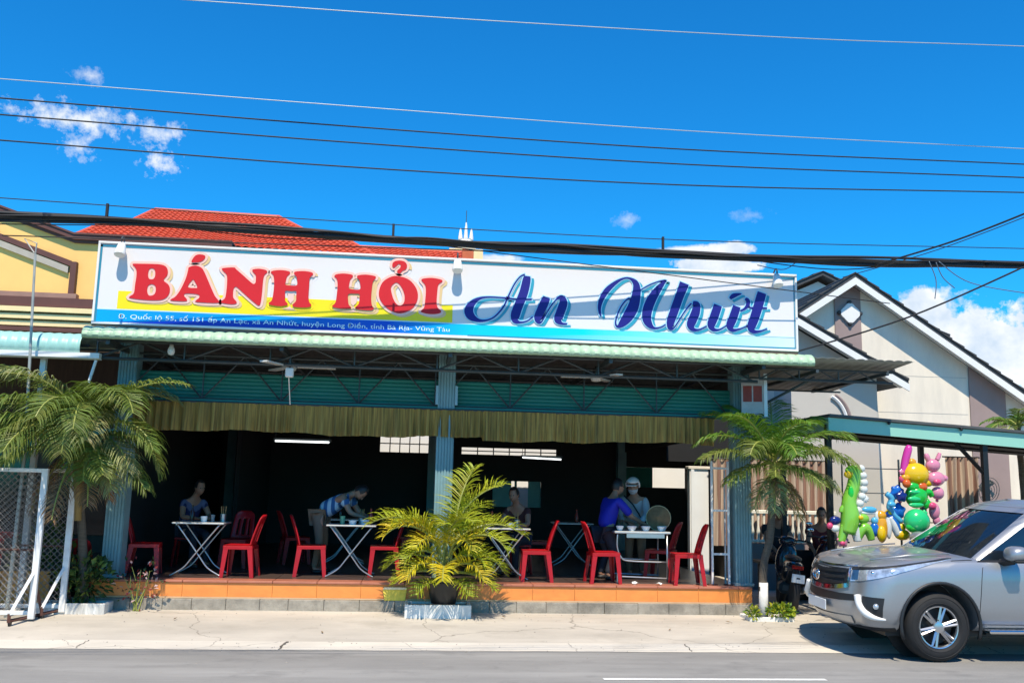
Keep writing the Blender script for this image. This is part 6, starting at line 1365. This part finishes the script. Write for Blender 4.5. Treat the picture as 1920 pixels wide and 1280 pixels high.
# ------------------------------------------------------------------ inflatable toys on the stall
def vinyl(n, c): return mat('vinyl_' + n, c, .22, var=.05, scale=4, coat=.5, sub=(c[0], c[1], c[2], .2))
V = {k: vinyl(k, c) for k, c in dict(lime=(.25, .62, .06), green=(.02, .55, .05), mint=(.03, .62, .20), blue=(.01, .14, .55), navy=(.01, .02, .18), yellow=(.85, .55, .0), amber=(.80, .38, .01), orange=(.75, .13, .01), pink=(.78, .28, .40), rose=(.75, .08, .20), magenta=(.72, .05, .38), white=(.78, .80, .76), sky=(.10, .45, .70)).items()}
YT = 12.72
def PX_(x, y, dy=0): return W(x, y, YT + dy)
PM = 1 / 131.0
def toy(name, label, base, parts, strings=True):
    c = PX_(*base); t = thing(name, label, 'balloon', c, 'inflatable toys on the stall')
    for p in parts:
        nm, kind, mtl = p[0], p[1], V[p[2]]
        if kind == 'ball':
            q = PX_(p[3], p[4], p[7] if len(p) > 7 else 0); b = MB().ball(q, (p[5] * PM, min(p[5], p[6]) * PM * .8, p[6] * PM), 16, 10); b.build(nm, mtl, t, smooth=True)
        elif kind == 'tube':
            b = MB().tube(catmull([PX_(x, y, p[5] if len(p) > 5 else 0) for x, y, r in p[3]], 4), [v.z for v in catmull([(0, 0, r * PM) for x, y, r in p[3]], 4)], 12); b.build(nm, mtl, t, smooth=True)
        elif kind == 'star':
            x, y, r, n = p[3:7]; q = PX_(x, y, p[7] if len(p) > 7 else 0); b = MB(); ring = []; N_ = 2 * n
            for k in range(N_): a = math.pi * k / n + .3; rr = r * PM * (1 if k % 2 == 0 else .52); ring.append((q.x + rr * math.cos(a), q.y, q.z + rr * math.sin(a)))
            vs = ring + [(q.x, q.y - r * PM * .42, q.z), (q.x, q.y + r * PM * .42, q.z)]; b.add(vs, [(k, (k + 1) % N_, N_) for k in range(N_)] + [((k + 1) % N_, k, N_ + 1) for k in range(N_)])
            o = b.build(nm, mtl, t, smooth=True); md = o.modifiers.new('soft', 'SUBSURF'); md.levels = 2; md.render_levels = 2
    return t
toy('inflatable_dinosaur', 'tall lime inflatable dinosaur with white spikes, leftmost on the stall', (1590, 1010), [('body', 'tube', 'lime', [(1589, 1000, 14), (1594, 970, 17), (1592, 940, 13), (1600, 912, 12), (1603, 885, 10), (1602, 872, 7)]), ('head', 'ball', 'lime', 1600, 882, 16, 10), ('snout', 'ball', 'yellow', 1592, 889, 10, 7, -.02)] + [('spike', 'ball', 'white', 1614 + 6 * math.sin(k * .7), 878 + k * 13, 8, 7) for k in range(8)] + [('arm', 'tube', 'lime', [(1590, 945, 6), (1580, 952, 5), (1577, 960, 4)]), ('leg', 'tube', 'lime', [(1585, 985, 9), (1580, 1005, 8), (1576, 1016, 7)]), ('leg', 'tube', 'white', [(1600, 985, 9), (1606, 1003, 8), (1608, 1014, 7)]), ('belly', 'ball', 'green', 1596, 925, 6, 14, -.06)])
toy('stick_balloon', 'upright magenta stick balloon at the top of the stall', (1700, 880), [('body', 'tube', 'magenta', [(1693, 890, 6), (1697, 865, 7), (1703, 842, 7), (1705, 835, 4)])])
toy('fish_balloon', 'fat yellow fish balloon near the top of the stall', (1712, 915), [('body', 'ball', 'yellow', 1716, 889, 26, 22), ('tail', 'ball', 'yellow', 1738, 905, 12, 7), ('fin', 'ball', 'amber', 1710, 866, 8, 7), ('mouth', 'ball', 'orange', 1728, 912, 11, 9, -.05), ('fin', 'ball', 'amber', 1698, 895, 9, 6, -.08)])
toy('pink_inflatable', 'pink long eared inflatable at the upper right of the stall', (1752, 915), [('head', 'ball', 'pink', 1749, 872, 14, 12), ('ear', 'tube', 'pink', [(1742, 866, 4), (1738, 856, 5), (1736, 850, 3)]), ('ear', 'tube', 'pink', [(1757, 862, 4), (1760, 855, 4), (1762, 849, 3)]), ('body', 'ball', 'pink', 1754, 897, 18, 14), ('bow', 'ball', 'rose', 1758, 903, 8, 5, -.08), ('arm', 'ball', 'pink', 1770, 896, 8, 6)])
toy('pink_balloon', 'round pale pink balloon below the long eared one', (1757, 940), [('body', 'ball', 'pink', 1758, 924, 12, 12), ('knot', 'ball', 'rose', 1757, 938, 3, 3)])
toy('red_pink_toy', 'small pink and red inflatable low beside the curtain', (1748, 960), [('body', 'ball', 'pink', 1752, 958, 10, 16), ('head', 'ball', 'rose', 1748, 948, 8, 7, -.06), ('foot', 'ball', 'pink', 1756, 975, 7, 9)])
toy('star_balloon', 'blue star balloon left of the green ones', (1682, 925), [('body', 'star', 'blue', 1682, 922, 24, 6)])
toy('star_balloon', 'dark blue star balloon with a red centre', (1690, 905), [('body', 'star', 'navy', 1690, 930, 20, 5, -.1), ('centre', 'tube', 'rose', [(1686, 918, 3), (1687, 930, 3), (1688, 942, 3)], -.22)])
toy('star_balloon', 'sky blue star balloon below the dark blue one', (1680, 960), [('body', 'star', 'blue', 1684, 957, 26, 5), ('centre', 'ball', 'sky', 1672, 945, 8, 5, -.1)])
toy('frog_balloon', 'green ribbed inflatable in the middle of the stall', (1722, 955), [('body', 'ball', 'green', 1718, 930, 21, 22), ('head', 'ball', 'green', 1712, 912, 13, 9, -.05), ('arm', 'tube', 'green', [(1730, 925, 7), (1742, 922, 6), (1748, 930, 5)]), ('rib', 'ball', 'mint', 1716, 935, 15, 5, -.10), ('rib', 'ball', 'mint', 1716, 922, 13, 4, -.10), ('rib', 'ball', 'mint', 1718, 946, 15, 4, -.10)])
toy('round_balloon', 'big round bright green balloon above the bonnet', (1720, 1000), [('body', 'ball', 'mint', 1719, 977, 24, 23, -.12), ('band', 'ball', 'green', 1719, 988, 21, 10, -.16), ('knot', 'ball', 'mint', 1720, 1002, 3, 3)])
toy('duck_inflatable', 'yellow inflatable low in front of the green balloon', (1692, 1010), [('body', 'ball', 'yellow', 1692, 1002, 15, 10), ('head', 'ball', 'yellow', 1690, 988, 8, 8), ('beak', 'ball', 'orange', 1682, 990, 5, 3)])
toy('penguin_inflatable', 'amber and white upright inflatable between blue and lime toys', (1652, 1015), [('body', 'ball', 'amber', 1653, 990, 11, 26), ('head', 'ball', 'amber', 1652, 966, 10, 9), ('flank', 'ball', 'white', 1666, 985, 6, 24), ('flank', 'ball', 'white', 1645, 968, 5, 10), ('belly', 'ball', 'yellow', 1653, 1000, 8, 14, -.06)])
toy('small_green_toy', 'small lime inflatable wearing a blue cap', (1622, 1015), [('body', 'tube', 'lime', [(1608, 1012, 6), (1614, 995, 9), (1622, 988, 9), (1630, 998, 8), (1634, 1012, 6)]), ('head', 'ball', 'lime', 1618, 972, 12, 9), ('eye', 'ball', 'yellow', 1614, 970, 5, 4, -.09), ('cap', 'ball', 'sky', 1630, 955, 15, 6), ('brim', 'ball', 'white', 1626, 961, 17, 3)])
toy('blue_toy', 'small blue inflatable tucked behind the lime one', (1640, 1000), [('body', 'ball', 'blue', 1640, 992, 9, 13), ('head', 'ball', 'sky', 1640, 976, 7, 7)])
toy('star_toy', 'pale pink star inflatable by the bonnet', (1582, 1015), [('body', 'star', 'pink', 1580, 1014, 20, 5), ('nose', 'ball', 'rose', 1580, 1018, 5, 4, -.10)])
toy('spiky_balloon', 'white spiky balloon beside the lime dinosaur', (1622, 930), [('body', 'star', 'white', 1619, 905, 14, 8), ('body', 'star', 'white', 1622, 935, 13, 8), ('body', 'star', 'white', 1612, 880, 12, 8)])
toy('orange_toy', 'orange and red inflatable between the fish and the green ones', (1700, 905), [('body', 'ball', 'orange', 1700, 906, 8, 8, -.1), ('head', 'ball', 'rose', 1692, 898, 7, 7, -.06), ('ear', 'star', 'pink', 1690, 884, 9, 5, -.05)])
toy('blue_ribbon_toy', 'blue ribbon shaped inflatable left of the star balloons', (1668, 950), [('loop', 'tube', 'sky', [(1662, 925, 5), (1672, 935, 6), (1668, 950, 6), (1676, 965, 6), (1690, 978, 5)], -.05), ('loop', 'tube', 'blue', [(1660, 960, 5), (1672, 972, 6), (1682, 985, 6), (1690, 1000, 5)], .03)])
toy('green_leaf_toy', 'jagged green inflatable at the right of the ribbed one', (1742, 945), [('body', 'star', 'green', 1738, 944, 17, 6, -.04), ('tip', 'star', 'mint', 1733, 962, 12, 5, -.08)])
toy('white_yellow_toy', 'white and yellow inflatable behind the duck', (1674, 985), [('body', 'tube', 'white', [(1668, 968, 6), (1676, 985, 7), (1684, 1003, 6)], .04), ('head', 'ball', 'yellow', 1666, 962, 7, 7)])
toy('violet_toy', 'dark violet inflatable low beside the lime dinosaur', (1566, 990), [('body', 'ball', 'navy', 1566, 975, 11, 8), ('foot', 'ball', 'white', 1566, 990, 8, 7), ('foot', 'ball', 'rose', 1556, 985, 6, 6)])
def stall_stand():
    p = PX_(1690, 1000, .25); t = thing('balloon_stand', 'thin metal stand with strings holding the inflatable toys', 'stand', (p.x, YT + .25, .1)); z1 = PX_(1690, 860).z
    MB().tube([(p.x, YT + .25, .1), (p.x, YT + .25, z1)], .015, 8).build('pole', m_steel, t); MB().lathe([(.25, .09), (.25, .11), (.03, .15)], (p.x, YT + .25, 0), 16).build('base', m_steel, t); q = PX_(1590, 900); MB().tube([(q.x, YT + .22, .1), (q.x + .02, YT + .22, q.z + .3)], .012, 8).build('pole', m_steel, t)
    for z in (1.5, 1.9, 2.25): MB().tube([(p.x - .75, YT + .25, z), (p.x + .6, YT + .25, z)], .008, 6).build('crossbar', m_steel, t)
    for x, y in ((1582, 1014), (1620, 985), (1652, 980), (1692, 990), (1719, 970), (1682, 920), (1718, 925), (1712, 885), (1752, 890), (1758, 925), (1703, 850)):
        a = PX_(x, y, .05); b_ = Vector((min(max(a.x, p.x - .75), p.x + .6), YT + .25, min((1.5, 1.9, 2.25), key=lambda z: abs(z - a.z)))); MB().tube([a, b_], .003, 4).build('string', m_white, t)
stall_stand()

# ------------------------------------------------------------------ people
m_skin = mat('skin', (.36, .19, .12), .55, var=.08); m_hair = mat('black_hair', (.012, .010, .010), .5, var=.2)
def skinned(V_, E_, R__, root=0, sub=2):
    me = bpy.data.meshes.new('figure'); names = list(V_); me.from_pydata([V_[n] for n in names], [(names.index(a), names.index(b)) for a, b in E_ if a in V_ and b in V_], [])
    ob = bpy.data.objects.new('figure', me); COL.objects.link(ob); md = ob.modifiers.new('skin', 'SKIN'); md.use_smooth_shade = True; md.branch_smoothing = .4
    for i, n in enumerate(names): r = R__[n]; me.skin_vertices[0].data[i].radius = (r if isinstance(r, tuple) else (r, r)); me.skin_vertices[0].data[i].use_root = (i == root)
    s = ob.modifiers.new('sub', 'SUBSURF'); s.levels = sub; s.render_levels = sub
    dg = bpy.context.evaluated_depsgraph_get(); dg.update(); out = bpy.data.meshes.new_from_object(ob.evaluated_get(dg)); bpy.data.objects.remove(ob); return out
def person(label, loc, rz, J, shirt, trousers, sleeve=.5, hair=True, helmet=None, mask=None, hood=None, strap=None):
    t = thing('person', label, 'person', (0, 0, 0))
    V_ = {k: Vector(v) for k, v in J.items() if k != 'look'}
    R__ = dict(pelvis=.125, spine=.115, chest=.130, neck=.052, skull=.06)
    for s in 'LR':
        for n, r in (('hip', .085), ('knee', .058), ('ankle', .038), ('toe', .034), ('shoulder', .058), ('elbow', .042), ('wrist', .028), ('palm', .030)): R__[n + s] = r
        d = (V_['wrist' + s] - V_['elbow' + s]).normalized(); side = d.cross(ZU); side = side.normalized() if side.length > .1 else Vector((0, 1, 0)); dn = side.cross(d)
        V_['palm' + s] = V_['wrist' + s] + d * .06
        for k, (o, l) in enumerate(((-.03, .062), (-.010, .072), (.010, .068), (.03, .054))):
            V_['f%d%s' % (k, s)] = V_['palm' + s] + d * .035 + side * o; V_['g%d%s' % (k, s)] = V_['f%d%s' % (k, s)] + d * l * .8 + dn * -.02; R__['f%d%s' % (k, s)] = .010; R__['g%d%s' % (k, s)] = .007
        V_['thumb' + s] = V_['wrist' + s] + d * .05 + side * .05; V_['thumbtip' + s] = V_['thumb' + s] + d * .04 + side * .012; R__['thumb' + s] = .011; R__['thumbtip' + s] = .008
    E_ = [('pelvis', 'spine'), ('spine', 'chest'), ('chest', 'neck'), ('neck', 'skull')]
    for s in 'LR':
        E_ += [('pelvis', 'hip' + s), ('hip' + s, 'knee' + s), ('knee' + s, 'ankle' + s), ('ankle' + s, 'toe' + s), ('chest', 'shoulder' + s), ('shoulder' + s, 'elbow' + s), ('elbow' + s, 'wrist' + s), ('wrist' + s, 'palm' + s), ('wrist' + s, 'thumb' + s), ('thumb' + s, 'thumbtip' + s)] + [('palm' + s, 'f%d%s' % (k, s)) for k in range(4)] + [('f%d%s' % (k, s), 'g%d%s' % (k, s)) for k in range(4)]
    body = skinned(V_, E_, R__)
    # the head with its face, turned along the look direction
    hd = Vector(J['look']).normalized() if 'look' in J else Vector((1, 0, 0)); hs = ZU.cross(hd).normalized(); hu = hd.cross(hs); HC = V_['skull'] + hu * .05 + hd * .01
    def hp(f, s, u): return HC + hd * f + hs * s + hu * u
    hb = MB(); b = MB().ball((0, 0, 0), (1, 1, 1), 18, 14)
    for x, y, z in b.v:
        w = 1 - .22 * max(0, -z); hb.v.append(tuple(hp(x * .093 * (1 - .08 * max(0, -z)) + (.012 if x > 0 and z < 0 else 0), y * .074 * w, z * .118)))
    hb.f = b.f; hb.mi = b.mi
    hb.tube([hp(.088, 0, .02), hp(.108, 0, -.018), hp(.090, 0, -.03)], [.008, .014, .010], 6)
    for s in (-1, 1): q = MB().ball((0, 0, 0), (1, 1, 1), 8, 6); q.v = [tuple(hp(x * .018 - .005, s * .074 + y * .008, z * .03)) for x, y, z in q.v]; hb.add(q.v, q.f)
    hb.tube([hp(.090, -.022, -.055), hp(.096, 0, -.056), hp(.090, .022, -.055)], [.005, .008, .005], 6)
    bm = bmesh.new(); bm.from_mesh(body); tm = hb.mesh('head'); bm.from_mesh(tm); bm.to_mesh(body); bm.free(); bpy.data.meshes.remove(tm)
    body.materials.clear(); body.materials.append(m_skin)
    bo = link('body', body, t, True)
    for s in (-1, 1): MB().ball(hp(.084, s * .03, .018), .010, 8, 6).build('eye', m_hair, bo, smooth=True)
    def cloth(nm, keys, grow, m, cut=None):
        vv = {k: V_[k].copy() for k in keys if k in V_}; rr = {k: R__[k] + grow + (.022 if k in ('pelvis', 'spine', 'chest') and nm == 'shirt' else 0) for k in vv}
        if cut: 
            for k, (a, b_, f) in cut.items(): vv[k] = V_[a].lerp(V_[b_], f); rr[k] = (R__[a] * (1 - f) + R__[b_] * f) + grow + .006
        ed = [(a, b_) for a, b_ in E_ if a in vv and b_ in vv] + ([('shoulder' + s, 'sl' + s) for s in 'LR'] if cut else [])
        me = skinned(vv, ed, rr); me.materials.clear(); me.materials.append(m); return link(nm, me, bo, True)
    if sleeve < 1: cloth('shirt', ['pelvis', 'spine', 'chest', 'shoulderL', 'shoulderR'], .018, shirt, {'slL': ('shoulderL', 'elbowL', sleeve), 'slR': ('shoulderR', 'elbowR', sleeve)})
    else: cloth('shirt', ['pelvis', 'spine', 'chest', 'shoulderL', 'shoulderR', 'elbowL', 'elbowR', 'wristL', 'wristR'], .018, shirt)
    cloth('trousers', ['pelvis', 'hipL', 'hipR', 'kneeL', 'kneeR', 'ankleL', 'ankleR'], .012, trousers)
    for s in 'LR': d = (V_['toe' + s] - V_['ankle' + s]); q = V_['ankle' + s].lerp(V_['toe' + s], .5); MB().ball((q.x, q.y, .032), (.115 if abs(d.x) > abs(d.y) else .05, .05 if abs(d.x) > abs(d.y) else .115, .036), 10, 7).build('sandal', m_trim, bo, smooth=True)
    if helmet:
        b = MB().ball((0, 0, 0), (1, 1, 1), 20, 14); hv = [v for v in b.v]; o = MB(); keep = [i for i, v in enumerate(hv) if v[2] > -.35 and not (v[0] > .55 and v[2] < .25)]
        o.v = [tuple(hp(x * .128, y * .115, z * .135 + .03)) for x, y, z in hv]; o.f = [f for f in b.f if all(i in keep for i in f)]; o.mi = [0] * len(o.f); h = o.build('helmet', helmet, bo, smooth=True); md = h.modifiers.new('thick', 'SOLIDIFY'); md.thickness = .012
        MB().prism([hp(.10, -.09, .055), hp(.16, -.07, .05), hp(.16, .07, .05), hp(.10, .09, .055)], hu * .008).build('visor', helmet, bo)
    elif hair:
        b = MB().ball((0, 0, 0), (1, 1, 1), 18, 12); keep = [i for i, v in enumerate(b.v) if v[2] > (-.05 if v[0] > .1 else -.55) and not (v[0] > .62 and v[2] < .55)]
        o = MB(); o.v = [tuple(hp(x * .101 - .006, y * .084, z * .128 + .006)) for x, y, z in b.v]; o.f = [f for f in b.f if all(i in keep for i in f)]; o.mi = [0] * len(o.f); o.build('hair', m_hair, bo, smooth=True)
    if mask: o = MB(); b = MB().ball((0, 0, 0), (1, 1, 1), 14, 10); keep = [i for i, v in enumerate(b.v) if v[0] > .15 and v[2] < .15]; o.v = [tuple(hp(x * .106, y * .082, z * .10 - .022)) for x, y, z in b.v]; o.f = [f for f in b.f if all(i in keep for i in f)]; o.mi = [0] * len(o.f); o.build('face_mask', mask, bo, smooth=True)
    if strap: MB().tube([V_['shoulderR'] + Vector((.08, .02, .06)), V_['chest'] + Vector((.165, 0, -.02)), V_['spine'] + Vector((.14, .08, 0)), V_['pelvis'] + Vector((.05, .15, .02))], .012, 6).build('bag_strap', m_trim, bo)
    t.location = loc; t.rotation_euler = (0, 0, R_(rz)); return t
def stand(bend=0.0, reach=.3, low=0.0, armz=1.0):
    c, s = math.cos(bend), math.sin(bend); P = lambda l, y=0.0, f=0.0: (l * s + f * c, y, .88 - low + l * c - f * s)
    J = dict(pelvis=(0, 0, .88 - low), spine=P(.24), chest=P(.42), neck=P(.56, 0, .01), skull=P(.66, 0, .04), look=(1, 0, -math.sin(bend) * .6))
    for k, sg in (('L', 1), ('R', -1)):
        sh = Vector(P(.48, sg * .17)); J['shoulder' + k] = tuple(sh); J['elbow' + k] = (sh.x + .10 + reach * .35, sg * .22, max(sh.z - .24, armz * .95)); J['wrist' + k] = (sh.x + .18 + reach * .9, sg * .14, armz)
        J['hip' + k] = (0, sg * .09, .84 - low); J['knee' + k] = (.05 + low * .4, sg * .10, .46 - low * .4); J['ankle' + k] = (-.02, sg * .10, .07); J['toe' + k] = (.13, sg * .11, .035)
    return J
def sit(lean=.15, h=.45, armz=.76):
    J = dict(pelvis=(-.05, 0, h + .10), spine=(-.03, 0, h + .32), chest=(lean * .5 - .03, 0, h + .50), neck=(lean * .8 - .02, 0, h + .64), skull=(lean + .02, 0, h + .73), look=(1, 0, -.3))
    for k, sg in (('L', 1), ('R', -1)): J['shoulder' + k] = (lean * .5 - .02, sg * .17, h + .55); J['elbow' + k] = (lean * .5 + .10, sg * .23, h + .32); J['wrist' + k] = (lean * .5 + .32, sg * .12, armz); J['hip' + k] = (.02, sg * .09, h + .08); J['knee' + k] = (.40, sg * .11, h + .05); J['ankle' + k] = (.38, sg * .11, .07); J['toe' + k] = (.52, sg * .11, .035)
    return J
def stripes(n, c1, c2, s):
    M = stripe_mat(n, c1, c2, s); w = [x for x in M.node_tree.nodes if x.type == 'TEX_WAVE'][0]; w.bands_direction = 'X'; w.inputs['Distortion'].default_value = .2; return M
m_str = stripes('blue_stripes', (.02, .10, .26), (.34, .50, .62), 2.6); m_str.node_tree.nodes  # bands run round the bent back
m_jean = mat('dark_trousers', (.018, .022, .035), .8, var=.2); m_khaki = mat('khaki_trousers', (.16, .13, .09), .8, var=.15)
person('person in a blue striped shirt bending over the second folding table', (-1.36, 14.72, ZF), -14, dict(stand(.98, .12, .0, .86), look=(.35, 0, -1)), m_str, m_khaki, .6)
person('person in a plain blue shirt standing with the back turned at the serving table', (2.98, 14.35, ZF), 22, stand(.28, .34, .16, .84), mat('royal_blue_cloth', (.012, .016, .36), .75, var=.15, scale=6), m_jean, .9)
person('person in a pale jacket and white helmet serving behind the bowls', (3.62, 14.98, ZF), -112, stand(.42, .10, .12, .86), mat('pale_grey_jacket', (.40, .43, .44), .8, var=.12, scale=7), m_khaki, 1.0, helmet=mat('helmet_white', (.70, .66, .62), .3, coat=.5), mask=mat('mask_grey', (.45, .48, .50), .8), strap=True)
person('person in dark blue stripes sitting behind the leftmost table', (-3.48, 15.55, ZF), -50, sit(.22), stripes('navy_stripes', (.015, .02, .08), (.10, .12, .22), 3.2), m_jean, .5)
person('dark haired person sitting at the table right of the areca palm', (1.75, 15.1, ZF), -120, sit(.2), mat('maroon_cloth', (.07, .02, .02), .8), m_jean, .5)
person('person in a dark shirt sitting in the shade behind the motorbikes', (6.2, 15.6, .14), -90, sit(.1, .62), mat('charcoal_cloth', (.03, .03, .032), .8), m_jean, .5)
person('person in a dark red shirt sitting under the canopy near the black post', (6.95, 15.5, .14), -110, sit(.15, .62), mat('dull_red_cloth', (.14, .02, .025), .8), m_jean, .5)
def bench(x0, x1, y):
    t = thing('bench', 'low dark bench in the shade under the canopy', 'bench', ((x0 + x1) / 2, y, .14)); MB().box(x0, x1, y - .18, y + .18, .70, .755, bev=.01).build('seat', m_trim, t)
    for x in (x0 + .1, x1 - .1):
        for yy in (y - .13, y + .13): MB().box(x - .02, x + .02, yy - .02, yy + .02, .14, .70).build('leg', m_trim, t)
bench(5.85, 7.3, 15.62)
def stool(x, y, label):
    t = thing('plastic_stool', label, 'stool', (x, y, ZF), 'red plastic stools'); MB().box(x - .15, x + .15, y - .15, y + .15, ZF + .415, ZF + .45, bev=.01).build('seat', m_redp, t)
    for sx in (-1, 1):
        for sy in (-1, 1): MB().bar((x + sx * .16, y + sy * .16, ZF + .002), (x + sx * .12, y + sy * .12, ZF + .416), .03).build('leg', m_redp, t)
stool(-3.52, 15.58, 'red stool under the person behind the leftmost table'); stool(1.78, 15.13, 'red stool under the dark haired person')
